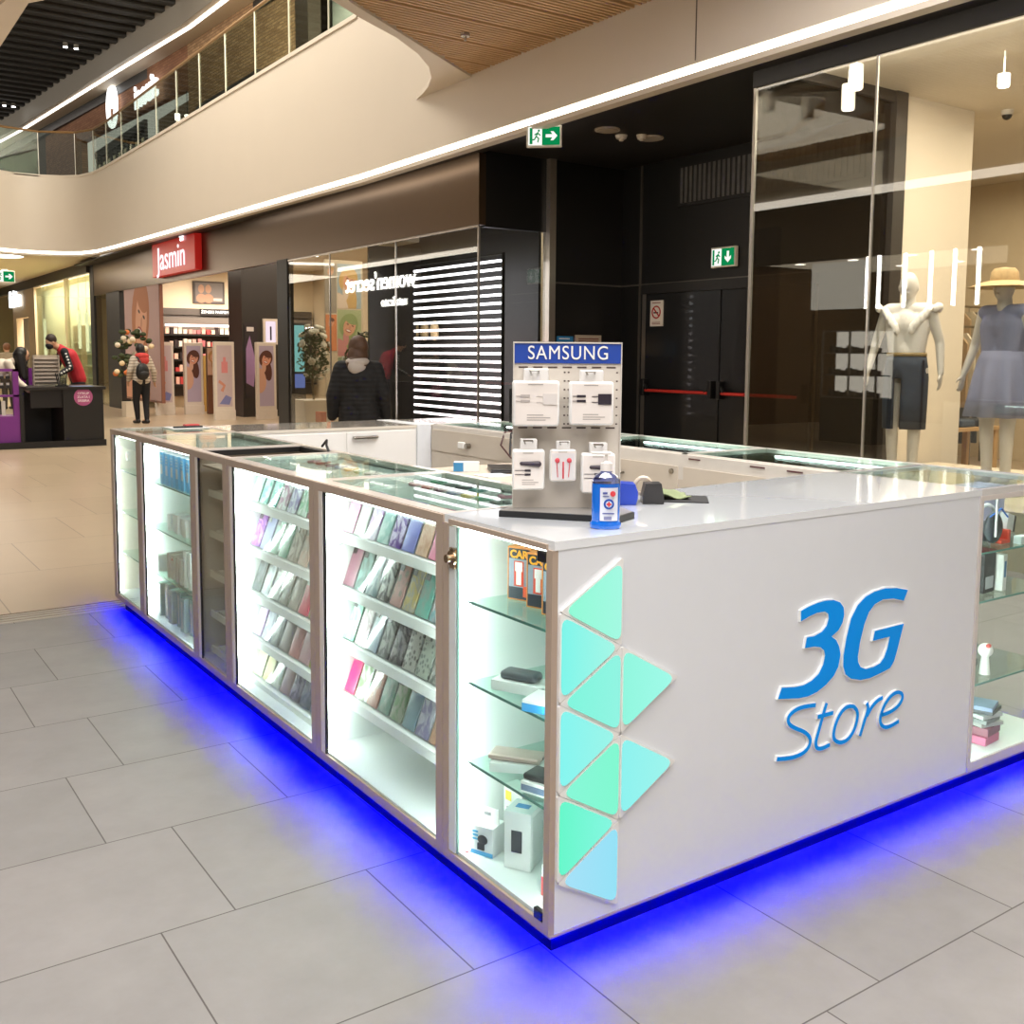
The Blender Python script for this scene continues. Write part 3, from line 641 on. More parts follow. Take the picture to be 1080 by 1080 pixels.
def cabinet(y0, y1, label, led=True, shelf_z=(), glass_shelf=True, see=False, name='display_cabinet', grp='left row display cabinets', post=0.04, x1=0.55, top_glass=True, white_near=False):
    t = thing(name, label, 'display cabinet', (x1/2, (y0+y1)/2, ZB), 0, grp)
    B = lambda nm, mat, *a, **k: MB().box(*a, **k).build(nm, mat, t)
    inner = M('eef3f0', 0.5, noise=0.01) if led else M('b9aea0', 0.6)  # missing light of the unlit cabinet is put into a darker interior colour
    B('bottom_panel', inner, 0.004, x1, y0, y1, ZB, 0.085)
    if not see: B('back_panel', inner, x1-0.016, x1, y0, y1, 0.085, 1.03)
    for (a, b) in ((y0, y0+0.018), (y1-0.018, y1)):
        B('side_panel', inner if not see else M('d6cfc4', 0.5), 0.012, x1-0.016, a, b, 0.085, 1.03)
    f = MB(); f.box(-0.006, 0.012, y0+0.001, y0+post, ZB, ZT-0.002); f.box(-0.006, 0.012, y1-post, y1-0.001, ZB, ZT-0.002)
    f.box(-0.006, 0.012, y0+post, y1-post, ZB, 0.078); f.box(-0.006, 0.012, y0+post, y1-post, 1.022, ZT-0.002)
    f.build('front_frame', TAUPE, t)
    g = MB(); g.box(-0.004, 0.008, y1-post-0.03, y1-post, 0.078, 1.022); g.build('door_edge', M('e3ddd4', 0.4), t)
    g = MB(); g.box(-0.003, 0.006, y1-post-0.042, y1-post-0.032, 0.078, 1.022); g.build('brush_seal', M('2a2521', 0.7), t)
    B('glass_door', GLASS('f4faf8', 0.7), 0.0, 0.005, y0+post, y1-post-0.042, 0.078, 1.022)
    if top_glass:
        f = MB(); w_ = 0.03
        f.box(0.0, x1, y0, y0+w_, 1.03, ZT); f.box(0.0, x1, y1-w_, y1, 1.03, ZT)
        f.box(0.0, w_+0.02, y0+w_, y1-w_, 1.03, ZT); f.box(x1-w_, x1, y0+w_, y1-w_, 1.03, ZT)
        f.build('top_frame', M('d5cbc0', 0.25, coat=0.5, noise=0.02), t)
        B('glass_top', GLASS('eef8f5', 0.6, 0.05), 0.05, x1-w_, y0+w_, y1-w_, 1.044, 1.05)
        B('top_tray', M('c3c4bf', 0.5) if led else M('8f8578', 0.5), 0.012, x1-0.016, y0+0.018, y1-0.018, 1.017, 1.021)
    if led:
        for (a, b) in ((y1-post-0.020, y1-post-0.006), (y0+post-0.006, y0+post+0.004)):
            m = MB(); ya_, yb_ = (a-0.012, b-0.012) if a > (y0+y1)/2 else (a, b)
            for k in range(7): m.box(0.010, 0.022, ya_, yb_, 0.09+0.13*k, 0.22+0.13*k)
            m.build('led_strip', LEDM if not see else LEDS, t)
    if led: B('led_strip', LEDS, 0.020, 0.030, y0+post, y1-post-0.05, 1.010, 1.0155)  # top strip added behind the rail to light the goods' fronts
    for z in shelf_z:
        if glass_shelf: B('glass_shelf', GREENGL, 0.03, x1-0.02, y0+0.03, y1-0.03, z-0.006, z)
        if glass_shelf:
            e = MB(); e.box(0.028, 0.030, y0+0.03, y1-0.03, z-0.006, z); e.build('shelf_edge', M('5f8f84', 0.2), t)
    return t
def rack(t, y0, y1, zs_, lit=True):
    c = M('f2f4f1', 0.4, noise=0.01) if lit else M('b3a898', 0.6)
    for z in zs_:
        m = MB(); m.box(0.07, 0.50, y0, y1, z-0.014, z); m.box(0.055, 0.072, y0, y1, z-0.024, z+0.010)
        m.build('rack_shelf', c, t)
        m = MB()
        for yy in (y0, y1-0.012):
            m.prism([(0.056, z-0.01), (0.056, z+0.14), (0.20, z+0.185), (0.5, z+0.185), (0.5, z-0.01)], lambda p, k, yy=yy: (p[0], yy+0.012*k, p[1]))
        m.build('rack_side', c, t)
c5 = cabinet(3.73, 4.333, 'leftmost narrow lit display cabinet of the left row, see-through to the floor', shelf_z=(0.815, 0.57, 0.325), see=True)
c4 = cabinet(2.79, 3.73, 'lit cabinet with blue boxes and white cable packs in the left row', shelf_z=(0.815, 0.57, 0.325))
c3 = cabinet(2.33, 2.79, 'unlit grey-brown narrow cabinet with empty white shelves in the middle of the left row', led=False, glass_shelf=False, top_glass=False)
c2 = cabinet(1.41, 2.33, 'lit phone case cabinet right of the unlit one, five full shelves')
c1 = cabinet(0.515, 1.41, 'lit phone case cabinet nearest the front corner, lowest shelf empty')
SZ = (0.865, 0.67, 0.475, 0.28)
SZ2 = (0.865, 0.67, 0.475, 0.28, 0.10)
rack(c1, 0.56, 1.385, SZ); rack(c2, 1.455, 2.305, SZ2)
m = MB().box(0.5, 0.51, 0.56, 1.34, 0.09, 0.4)
m.build('rack_back', M('f2f4f1', 0.4, noise=0.01), c1)
for z in (0.86, 0.67, 0.48, 0.29, 0.12):
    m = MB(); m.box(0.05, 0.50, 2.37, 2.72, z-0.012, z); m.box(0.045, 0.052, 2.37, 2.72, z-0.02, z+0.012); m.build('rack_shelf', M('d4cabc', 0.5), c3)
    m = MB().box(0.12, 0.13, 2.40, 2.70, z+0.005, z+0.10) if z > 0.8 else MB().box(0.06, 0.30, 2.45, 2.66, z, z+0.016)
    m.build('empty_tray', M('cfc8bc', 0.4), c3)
# raised open lid frame of the unlit cabinet
f = MB(); f.box(0.0, 0.55, 2.33, 2.36, 1.035, ZT); f.box(0.0, 0.55, 2.76, 2.79, 1.035, ZT); f.box(0, 0.03, 2.36, 2.76, 1.035, ZT); f.box(0.52, 0.55, 2.36, 2.76, 1.035, ZT)
f.build('top_frame', M('d5cbc0', 0.3, coat=0.4), c3)
f = MB(); f.box(0.03, 0.52, 2.36, 2.372, 1.02, 1.045); f.box(0.03, 0.52, 2.748, 2.76, 1.02, 1.045); f.box(0.508, 0.52, 2.36, 2.76, 1.02, 1.045)
f.build('black_rebate', BLACKP, c3)
MB().box(0.03, 0.52, 2.37, 2.75, 0.975, 0.985).build('top_tray', M('9b9184', 0.6), c3)
k = MB(); k.tube([(0.50, 2.36, 1.02), (0.49, 2.39, 1.08), (0.505, 2.42, 1.10), (0.50, 2.46, 1.07)], 0.006, 6)
tag(k.build('black_cable_clip', M('101010', 0.4)), 'small black clip on the open frame of the unlit cabinet', 'clip')

# corner cabinet (front-left) with see-through side door
LEDC = EM('f6fffc', 15.0)
c0 = thing('corner_display_cabinet', 'tall lit corner cabinet with glass shelves holding chargers and boxes', 'display cabinet', (0.26, 0.26, ZB))
INN = M('eef2ef', 0.5, noise=0.01)
Bc = lambda nm, mat, *a, **k: MB().box(*a, **k).build(nm, mat, c0)
Bc('bottom_panel', INN, 0.004, 0.50, 0.012, 0.515, ZB, 0.085)
Bc('back_panel', INN, 0.484, 0.50, 0.012, 0.515, 0.085, 1.03)
Bc('side_panel', INN, 0.012, 0.484, 0.497, 0.515, 0.085, 1.03)
f = MB(); f.box(-0.006, 0.012, 0.0, 0.024, ZB, 1.03); f.box(-0.006, 0.012, 0.485, 0.514, ZB, 1.03); f.box(-0.006, 0.012, 0.024, 0.485, ZB, 0.074); f.box(-0.006, 0.012, 0.024, 0.485, 1.028, 1.042)
f.build('front_frame', TAUPE, c0)
m = MB(); m.box(-0.004, 0.008, 0.452, 0.484, 0.078, 1.022); m.build('door_edge', M('dfe3e0', 0.3), c0)
m = MB(); m.box(0.0, 0.006, 0.444, 0.450, 0.078, 1.022); m.build('glass_edge', M('8fb0a8', 0.2), c0)
Bc('glass_door', GLASS('f4faf8', 0.7), 0.0, 0.005, 0.026, 0.444, 0.078, 1.022)
Bc('led_strip', LEDC, 0.02, 0.032, 0.425, 0.44, 0.09, 1.0)
Bc('led_strip', LEDC, 0.010, 0.020, 0.028, 0.040, 0.09, 1.0)  # hidden strip added behind the hinge post to brighten the boxes
Bc('led_strip', LEDC, 0.014, 0.022, 0.04, 0.42, 1.018, 1.024)  # top strip added to brighten the corner cabinet interior
for z in (0.82, 0.59, 0.36):
    Bc('glass_shelf', GREENGL, 0.02, 0.475, 0.02, 0.42, z-0.007, z)
    Bc('shelf_edge', M('4f7f74', 0.2), 0.018, 0.020, 0.02, 0.42, z-0.007, z)
h = MB(); h.cyl((-0.028, 0.462, 0.935), (0.0, 0.462, 0.935), 0.012, n=14); h.cyl((-0.012, 0.462, 0.935), (-0.006, 0.462, 0.935), 0.022, n=16)
h.box(-0.010, 0.002, 0.448, 0.475, 0.905, 0.965, bev=0.003); h.build('lock', M('b9a58e', 0.2, metal=1.0), c0)
for z in (0.075, 0.995): Bc('hinge', BLACKP, -0.008, 0.006, 0.026, 0.062, z, z+0.028, bev=0.003)

# white front counter with the logo, worktop
fc = thing('front_counter', 'glossy white front counter panel carrying the blue logo', 'counter', (0.95, 0.1, ZB))
MB().box(0.012, 1.822, 0.0, 0.018, ZB, 1.0295, bev=0.0005).build('front_panel', WHITEG, fc)
MB().box(0.51, 1.80, 0.55, 0.568, ZB, 1.026).build('inner_panel', WHITE, fc)
MB().box(0.51, 1.80, 0.018, 0.55, ZB, 0.07).build('bottom_panel', WHITE, fc)
MB().box(1.804, 1.822, 0.018, 0.62, ZB, 1.026).build('end_panel', WHITE, fc)
wt = MB(); wt.prism([(0.0, -0.002), (1.83, -0.002), (1.83, 0.62), (0.0, 0.515)], lambda p, k: (p[0], p[1], 1.03+0.022*k))
tag(wt.build('worktop', M('eef1f2', 0.07, coat=1.0, noise=0.01)), 'glossy white worktop slab on the front counter', 'worktop')

# blue logo
logo = thing('logo_lettering', 'raised blue 3G Store lettering with white sides on the front counter', 'sign', (1.1, -0.01, 0.54))
THREE = [(0.9013, 0.7584), (0.936, 0.7671), (0.9773, 0.7734), (1.0134, 0.775), (1.0477, 0.7721), (1.0781, 0.7616), (1.0966, 0.7436), (1.1006, 0.7201), (1.0945, 0.6964), (1.0758, 0.6745), (1.0445, 0.6605), (1.0676, 0.6455), (1.0826, 0.6242), (1.0904, 0.5983), (1.0826, 0.5608), (1.0617, 0.5347), (1.0284, 0.5144), (0.9866, 0.4991), (0.9449, 0.4931), (0.9034, 0.4953), (0.8139, 0.5099), (0.8283, 0.5412), (0.884, 0.5326), (0.9251, 0.5307), (0.9604, 0.538), (0.992, 0.5535), (1.0112, 0.5787), (1.0182, 0.606), (1.0123, 0.6232), (0.9946, 0.6358), (0.9666, 0.6419), (0.925, 0.6437), (0.9316, 0.6746), (0.9649, 0.6735), (1.0005, 0.6818), (1.0203, 0.6966), (1.0288, 0.718), (1.0255, 0.7331), (1.0092, 0.7426), (0.973, 0.7436), (0.9376, 0.7374), (0.9029, 0.7281)]
GEE = [(1.4193, 0.7559), (1.3627, 0.769), (1.301, 0.7759), (1.2479, 0.7725), (1.2027, 0.7616), (1.1653, 0.74), (1.1357, 0.7028), (1.1176, 0.6476), (1.1059, 0.5916), (1.1068, 0.5566), (1.1198, 0.5295), (1.1477, 0.5112), (1.1937, 0.4987), (1.2399, 0.4965), (1.2863, 0.502), (1.3427, 0.5111), (1.3633, 0.5319), (1.3797, 0.5726), (1.405, 0.6469), (1.2565, 0.6449), (1.2492, 0.6155), (1.3353, 0.6159), (1.3244, 0.5772), (1.3099, 0.5512), (1.2907, 0.5355), (1.2576, 0.5292), (1.2179, 0.5292), (1.191, 0.5406), (1.1782, 0.5587), (1.1758, 0.5759), (1.1833, 0.6208), (1.2017, 0.6766), (1.2217, 0.7106), (1.2505, 0.7327), (1.2899, 0.7418), (1.3444, 0.738), (1.3993, 0.7239)]
S_ = [(0.9828, 0.4591), (0.9405, 0.464), (0.8992, 0.464), (0.8694, 0.4538), (0.8585, 0.44), (0.8664, 0.4224), (0.8964, 0.4041), (0.9327, 0.3885), (0.9601, 0.3672), (0.966, 0.3463), (0.9515, 0.3265), (0.9186, 0.3174), (0.8716, 0.3182), (0.817, 0.3281)]
T_ = [(1.0342, 0.4557), (1.0189, 0.4216), (1.002, 0.3756), (0.9881, 0.3415), (0.9952, 0.3218), (1.0176, 0.3153), (1.0569, 0.32)]
TB = [(0.9946, 0.4199), (1.0661, 0.4189)]
O_ = [(1.1664, 0.4193), (1.1364, 0.426), (1.1065, 0.415), (1.083, 0.3863), (1.0712, 0.3528), (1.0763, 0.3309), (1.105, 0.3146), (1.1406, 0.3154), (1.1703, 0.3363), (1.1863, 0.3713), (1.1871, 0.3992), (1.1664, 0.4193)]
R1 = [(1.2305, 0.418), (1.2409, 0.4005), (1.2259, 0.3675), (1.2029, 0.3158)]
R2 = [(1.2334, 0.3746), (1.2556, 0.4003), (1.2854, 0.4161), (1.3109, 0.4199)]
E_ = [(1.3094, 0.3629), (1.3532, 0.3629), (1.3983, 0.3752), (1.4192, 0.3967), (1.4136, 0.4154), (1.3877, 0.4247), (1.3548, 0.4185), (1.3234, 0.3958), (1.3052, 0.3646), (1.3028, 0.339), (1.3233, 0.3191), (1.3566, 0.3149), (1.4034, 0.3238)]

BLUE = M('009cff', 0.5, noise=0.0, spec=0.15); WSIDE = M('f6f6f4', 0.4, noise=0)
def ribbon(pts, w):
    L, R = [], []
    n = len(pts)
    for i, p in enumerate(pts):
        a = Vector(pts[max(i-1, 0)]); b = Vector(pts[min(i+1, n-1)]); dd = (b-a).normalized(); nn = Vector((-dd.y, dd.x))
        L.append(Vector(p)+nn*w); R.append(Vector(p)-nn*w)
    return L, R
def smooth_line(pts, closed=False, it=2):
    for _ in range(it):
        q = [] if closed else [pts[0]]
        rng = range(len(pts)) if closed else range(len(pts)-1)
        for i in rng:
            a, b = pts[i], pts[(i+1) % len(pts)]
            q += [(a[0]*.75+b[0]*.25, a[1]*.75+b[1]*.25), (a[0]*.25+b[0]*.75, a[1]*.25+b[1]*.75)]
        if not closed: q.append(pts[-1])
        pts = q
    return pts
def stroke_mesh(lines, w, y0, y1):
    m = MB()
    for li, ln in enumerate(lines):
        L, R = ribbon(ln, w); yy = y0-0.0004*li
        vs = [[m.bm.verts.new((p.x, y_, p.y)) for y_ in (yy, y1)] for p in L]; us = [[m.bm.verts.new((p.x, y_, p.y)) for y_ in (yy, y1)] for p in R]
        for i in range(len(L)-1):
            m.bm.faces.new([vs[i][0], vs[i+1][0], us[i+1][0], us[i][0]]); m.bm.faces.new([vs[i][1], us[i][1], us[i+1][1], vs[i+1][1]])
            m.bm.faces.new([vs[i][0], vs[i][1], vs[i+1][1], vs[i+1][0]]); m.bm.faces.new([us[i][0], us[i+1][0], us[i+1][1], us[i][1]])
        for i in (0, -1): m.bm.faces.new([vs[i][0], us[i][0], us[i][1], vs[i][1]])
    return m
def fat(pts, k):
    n = len(pts); out = []
    ar = sum(pts[i][0]*pts[(i+1) % n][1]-pts[(i+1) % n][0]*pts[i][1] for i in range(n)); s = 1 if ar > 0 else -1
    for i in range(n):
        a = Vector(pts[i-1]); b = Vector(pts[i]); c = Vector(pts[(i+1) % n])
        n1 = Vector(((b-a).y, -(b-a).x)).normalized()*s; n2 = Vector(((c-b).y, -(c-b).x)).normalized()*s
        q = (n1+n2); q = q/max(q.length, 0.3)*1.0 if q.length > 0 else n1
        out.append(tuple(b+q.normalized()*k))
    return out
for nm, outl in (('digit_3', THREE), ('letter_G', GEE)):
    m = MB(); m.prism(fat(outl, 0.0035), lambda p, k: (p[0], -0.008*k, p[1])); b = m.build('letter_body', WSIDE, logo)
    m = MB(); m.prism(outl, lambda p, k: (p[0], -0.0083-0.001*k, p[1])); m.build('blue_face', BLUE, b)
for nm, lines in (('S', [S_]), ('t', [T_, TB]), ('o', [O_]), ('r', [R1, R2]), ('e', [E_])):
    sm = [smooth_line(x) for x in lines]
    b = stroke_mesh(sm, 0.0082, -0.008, 0).build('letter_body', WSIDE, logo)
    stroke_mesh(sm, 0.0060, -0.0095, -0.0085).build('blue_face', BLUE, b)

# triangular light panels
def grad_emit(h1, h2, s, ax, lo, hi):
    m = bpy.data.materials.new('lit_panel'); m.use_nodes = True; nt = m.node_tree; n = nt.nodes; l = nt.links; n.remove(n['Principled BSDF'])
    e = n.new('ShaderNodeEmission'); e.inputs[1].default_value = s; tc = n.new('ShaderNodeTexCoord'); sp = n.new('ShaderNodeSeparateXYZ'); cr = n.new('ShaderNodeValToRGB')
    mr = n.new('ShaderNodeMapRange'); mr.inputs['From Min'].default_value = lo; mr.inputs['From Max'].default_value = hi
    l.new(tc.outputs['Object'], sp.inputs[0]); l.new(sp.outputs[ax], mr.inputs['Value']); l.new(mr.outputs[0], cr.inputs[0])
    cr.color_ramp.elements[0].color = hexc(h1); cr.color_ramp.elements[1].color = hexc(h2)
    l.new(cr.outputs[0], e.inputs[0]); l.new(e.outputs[0], n['Material Output'].inputs[0]); return m
XL, XM, XR = 0.012, 0.212, 0.412; RZ = [0.995-0.231*i for i in range(5)]; LZ = [0.8795-0.231*i for i in range(4)]
TRI = [([(XM, RZ[0]), (XM, RZ[1]), (XL, LZ[0])], '8ff5d2', 'a6f2e0', 'topmost teal triangle light panel on the counter front'),
       ([(XL, LZ[0]), (XM, RZ[1]), (XL, LZ[1])], '6ff0e6', 'a4f0e0', 'cyan triangle light panel second from top at the cabinet edge'),
       ([(XM, RZ[1]), (XM, RZ[2]), (XL, LZ[1])], '7ef0d8', '93eede', 'mint triangle light panel third down, pointing left'),
       ([(XM, RZ[1]), (XR, LZ[1]), (XM, RZ[2])], '8af0d6', '9ef4e4', 'upper teal triangle light panel jutting out to the right'),
       ([(XL, LZ[1]), (XM, RZ[2]), (XL, LZ[2])], '7cf0ec', '9aeee2', 'pale cyan triangle light panel at mid height at the cabinet edge'),
       ([(XM, RZ[2]), (XM, RZ[3]), (XL, LZ[2])], '84f2d2', '7ef2ca', 'greenish triangle light panel below the middle, pointing left'),
       ([(XM, RZ[2]), (XR, LZ[2]), (XM, RZ[3])], '86ecea', '9ceee6', 'lower teal triangle light panel jutting out to the right'),
       ([(XL, LZ[2]), (XM, RZ[3]), (XL, LZ[3])], '5cf2c0', '84f0dc', 'green triangle light panel second from the bottom'),
       ([(XM, RZ[3]), (XM, RZ[4]), (XL, LZ[3])], 'a2dcf2', '8cdcf0', 'lowest pale blue triangle light panel')]
def roundtri(P, inset, rad):
    c = Vector((sum(p[0] for p in P)/3, sum(p[1] for p in P)/3)); out = []
    Q = [c+(Vector(p)-c)*(1-inset/0.0667) for p in P]
    for i in range(3):
        a, b, d_ = Q[i-1], Q[i], Q[(i+1) % 3]; e1 = (a-b).normalized(); e2 = (d_-b).normalized(); k = rad*1.732
        p0 = b+e1*k; p2 = b+e2*k
        for t_ in (0, .25, .5, .75, 1): out.append(tuple(p0*(1-t_)**2+b*2*t_*(1-t_)+p2*t_**2))
    return out
for P, h1, h2, lb in TRI:
    cx_ = sum(p[0] for p in P)/3; cz_ = sum(p[1] for p in P)/3
    t = thing('triangle_light_panel', lb, 'light', (cx_, 0, cz_), 0, 'triangle light panels on the counter front')
    m = MB(); m.prism(roundtri(P, 0.0005, 0.006), lambda p, k: (p[0], -0.009*k-0.0006, p[1])); m.build('backing', M('f2f0ec', 0.4), t)
    m = MB(); m.prism(roundtri(P, 0.0060, 0.019), lambda p, k: (p[0]-cx_, -0.0097-0.003*k, p[1]-cz_))
    m.build('diffuser', grad_emit(h1, h2, 0.60, 0, -0.11, 0.12), t, world=False)

# right end showcase: glass on front and right side, glass shelves
rc = thing('end_display_cabinet', 'see-through glass end cabinet at the right of the front counter', 'display cabinet', (2.1, 0.3, ZB))
Br = lambda nm, mat, *a, **k: MB().box(*a, **k).build(nm, mat, rc)
Br('bottom_panel', M('eef3f0', 0.4, noise=0.01), 1.824, 2.42, 0.0, 0.60, ZB, 0.085)
f = MB(); f.box(1.824, 1.842, -0.004, 0.014, ZB, 1.03); f.box(2.402, 2.42, -0.004, 0.014, ZB, 1.03); f.box(1.842, 2.402, -0.004, 0.014, ZB, 0.082); f.box(1.842, 2.402, -0.004, 0.014, 1.012, 1.03)
f.box(2.402, 2.42, 0.582, 0.60, ZB, 1.03); f.box(1.824, 1.842, 0.582, 0.60, ZB, 1.03)
f.build('frame', M('d8d0c8', 0.4), rc)
f = MB(); f.box(1.83, 2.42, -0.002, 0.022, 1.03, ZT); f.box(1.83, 2.42, 0.58, 0.61, 1.03, ZT); f.box(1.83, 1.855, 0.02, 0.58, 1.03, ZT); f.box(2.395, 2.42, 0.02, 0.58, 1.03, ZT); f.build('top_frame', M('dedbd6', 0.15, coat=1.0), rc)
Br('glass_top', GLASS('f0f8f5', 0.6, 0.05), 1.855, 2.395, 0.022, 0.58, 1.042, 1.048)
Br('front_glass', GLASS('fafdfc', 0.6), 1.842, 2.402, 0.002, 0.007, 0.082, 1.012)
Br('side_glass', GLASS('fafdfc', 0.6), 2.41, 2.415, 0.014, 0.582, 0.082, 1.03)
Br('rear_glass', GLASS('fafdfc', 0.6), 1.842, 2.402, 0.59, 0.595, 0.082, 1.03)
for z in (0.82, 0.645, 0.345): Br('glass_shelf', GLASS('eef9f4', 0.7), 1.835, 2.40, 0.03, 0.57, z-0.007, z); Br('shelf_edge', M('6f9f94', 0.2), 1.835, 2.40, 0.028, 0.03, z-0.007, z)
Br('led_strip', LEDM, 1.845, 1.855, 0.02, 0.03, 0.1, 1.0)
Br('corner_cable', M('e9eef0', 0.4), 2.02, 2.026, 0.05, 0.056, 0.86, 1.01)

# right row and far row
CAB = M('cfc3b2', 0.45, noise=0.02)
def rrow(y0, y1, label, items=True):
    t = thing('display_cabinet', label, 'display cabinet', (2.13, (y0+y1)/2, ZB), 0, 'right row display cabinets')
    B = lambda nm, mat, *a, **k: MB().box(*a, **k).build(nm, mat, t)
    B('body', CAB, 1.85, 2.42, y0, y1, ZB, 0.93)
    f = MB(); f.box(1.85, 1.87, y0, y1, 0.93, ZT-0.005); f.box(2.40, 2.42, y0, y1, 1.03, ZT); f.box(1.87, 2.40, y0, y0+0.02, 1.03, ZT); f.box(1.87, 2.40, y1-0.02, y1, 1.03, ZT); f.box(1.87, 1.89, y0, y1, 1.035, ZT)
    f.build('top_frame', M('d9d2c8', 0.3, coat=0.5), t)
    B('glass_top', GLASS('eaf6f2', 0.55, 0.05), 1.89, 2.40, y0+0.02, y1-0.02, 1.043, 1.049)
    B('outer_glass', GLASS('e8f2ef', 0.8), 2.408, 2.414, y0, y1, 0.93, 1.03)
    B('tray', M('434a47', 0.5), 1.87, 2.40, y0, y1, 0.93, 0.94)
    B('led_strip', EM('f6fffc', 7.0), 2.37, 2.382, y0+0.10, y1-0.10, 1.014, 1.024)
    return t
ra = rrow(0.60, 1.48, 'cabinet in the right row nearest the front counter, lit under its glass top')
rb = rrow(1.48, 2.42, 'middle cabinet of the right row behind the accessory display, with bar handle and lock')
rc2 = rrow(2.42, 3.78, 'farthest cabinet of the right row, below the glowing tube wall, with a white tag')
def hbar(x, y, z, parent, ax='y', L=0.10):
    m = MB()
    if ax == 'y': m.caps((x-0.022, y-L/2, z), (x-0.022, y+L/2, z), 0.007, n=8); m.caps((x-0.022, y-L/2, z), (x, y-L/2, z), 0.006, n=8); m.caps((x-0.022, y+L/2, z), (x, y+L/2, z), 0.006, n=8)
    else: m.caps((x-L/2, y-0.022, z), (x+L/2, y-0.022, z), 0.010, n=8); m.caps((x-L/2, y-0.022, z), (x-L/2, y, z), 0.008, n=8); m.caps((x+L/2, y-0.022, z), (x+L/2, y, z), 0.008, n=8)
    return m.build('handle', STEEL, parent)
dr = MB().box(1.842, 1.85, 1.50, 2.40, 0.10, 0.99).build('drawer_front', CAB, rb)
hbar(1.842, 1.93, 0.925, dr, L=0.11)
MB().cyl((1.842, 1.535, 0.965), (1.834, 1.535, 0.965), 0.013, n=14).build('lock', STEEL, dr)
dr = MB().box(1.842, 1.85, 0.62, 1.46, 0.10, 0.99).build('drawer_front', CAB, ra)
dr = MB().box(1.842, 1.85, 2.44, 3.76, 0.885, 1.02).build('drawer_front', CAB, rc2)
k = MB().cyl((1.842, 3.30, 0.945), (1.81, 3.30, 0.945), 0.016, n=14).build('knob', STEEL, dr)
MB().box(1.815, 1.835, 3.335, 3.40, 0.925, 0.965, bev=0.004).build('tag', M('f1efe9', 0.4), dr)
dr = MB().box(1.842, 1.85, 2.44, 3.76, 0.10, 0.875).build('drawer_front', CAB, rc2)
m = MB()
for (a, b, c) in ((1.36, 1.43, 0), (0.98, 1.06, 0), (0.78, 0.86, 0)): m.box(1.845, 1.849, a, b, 1.028, 1.034)
m.build('price_strip', M('5a2f33', 0.5), ra)
def frow(x0, x1, label, handle=None):
    t = thing('display_cabinet', label, 'display cabinet', ((x0+x1)/2, 4.05, ZB), 0, 'far row cabinets')
    B = lambda nm, mat, *a, **k: MB().box(*a, **k).build(nm, mat, t)
    B('body', M('e6e3dd', 0.35, coat=0.3, noise=0.01), x0, x1, 3.78, 4.333, ZB, 1.0)
    B('top_panel', M('d6cdbf', 0.15, coat=1.0, noise=0.02), x0, x1, 3.775, 4.333, 1.03, ZT-0.004)
    B('rim', M('e6e3dd', 0.35), x0, x1, 3.78, 4.333, 1.0, 1.03)
    dr = B('drawer_front', M('e9e6e1', 0.3, coat=0.5, noise=0.01), x0+0.012, x1-0.012, 3.772, 3.78, 0.10, 1.015)
    if handle: hbar(handle, 3.772, 0.985, dr, 'x', 0.15)
    return t
frow(0.55, 1.24, 'plain white cabinet of the far row, left of the one with a handle')
frow(1.24, 1.74, 'white far row cabinet with a curved steel bar handle', 1.37)
tag(MB().box(1.74, 1.842, 3.765, 4.333, ZB, ZT-0.002, bev=0.002).build('corner_post', M('dcdee0', 0.35)), 'white corner post between the far row and the right row', 'post')
frow(1.842, 2.42, 'white corner cabinet of the far row under the tube wall glow')

# ------------------------------------------------------------------ phone cases
BAG = GLASS('fdfefe', 0.35, 0.05, 0.10)
def case_proto():
    t = thing('phone_case', 'phone case', 'phone case', (0, 0, -20), 0, 'phone cases')
    m = MB(); m.box(-0.004, 0.004, -0.038, 0.038, 0.004, 0.158, bev=0.0035, seg=2)
    m.build('case_shell', M('cccccc', 0.5), t, world=False, smooth=True)
    m = MB(); m.box(-0.0065, -0.004, 0.006, 0.032, 0.112, 0.150, bev=0.0012)
    m.build('camera_surround', M('888888', 0.25), t, world=False)
    m = MB(); m.box(-0.0085, -0.0078, -0.045, 0.045, 0.0, 0.185)
    m.build('plastic_pouch', BAG, t, world=False)
    return t
proto = case_proto(); MW_used = [False]
def put_case(x, y, z, label, mat, cam, grp, lean=0.36, w=1.0):
    if not MW_used[0]: c = proto; MW_used[0] = True; c.location = (x, y, z); c['label'] = label; c['group'] = grp
    else: c = dup_case(x, y, z, label, grp)
    c.rotation_euler = (0, lean, random.uniform(-0.05, 0.05)); c.scale = (1, 1.0 if 'nearest' in label else 1.14, 1.08)
    ch = CH[c.name] if c.name in CH else list(proto_children)
    for o in ch:
        mm = mat if o.name.startswith('case_shell') else cam if o.name.startswith('camera') else None
        if mm is None: continue
        o.material_slots[0].link = 'OBJECT'; o.material_slots[0].material = mm
CH = {}
proto_children = [o for o in bpy.data.objects if o.parent == proto]
def dup_case(x, y, z, label, grp):
    c = proto.copy(); COL.objects.link(c); c.location = (x, y, z); c['label'] = label; c['group'] = grp; l_ = []
    for o in proto_children:
        q = o.copy(); COL.objects.link(q); q.parent = c; l_.append(q)
    CH[c.name] = l_; return c
mb = MARBLE
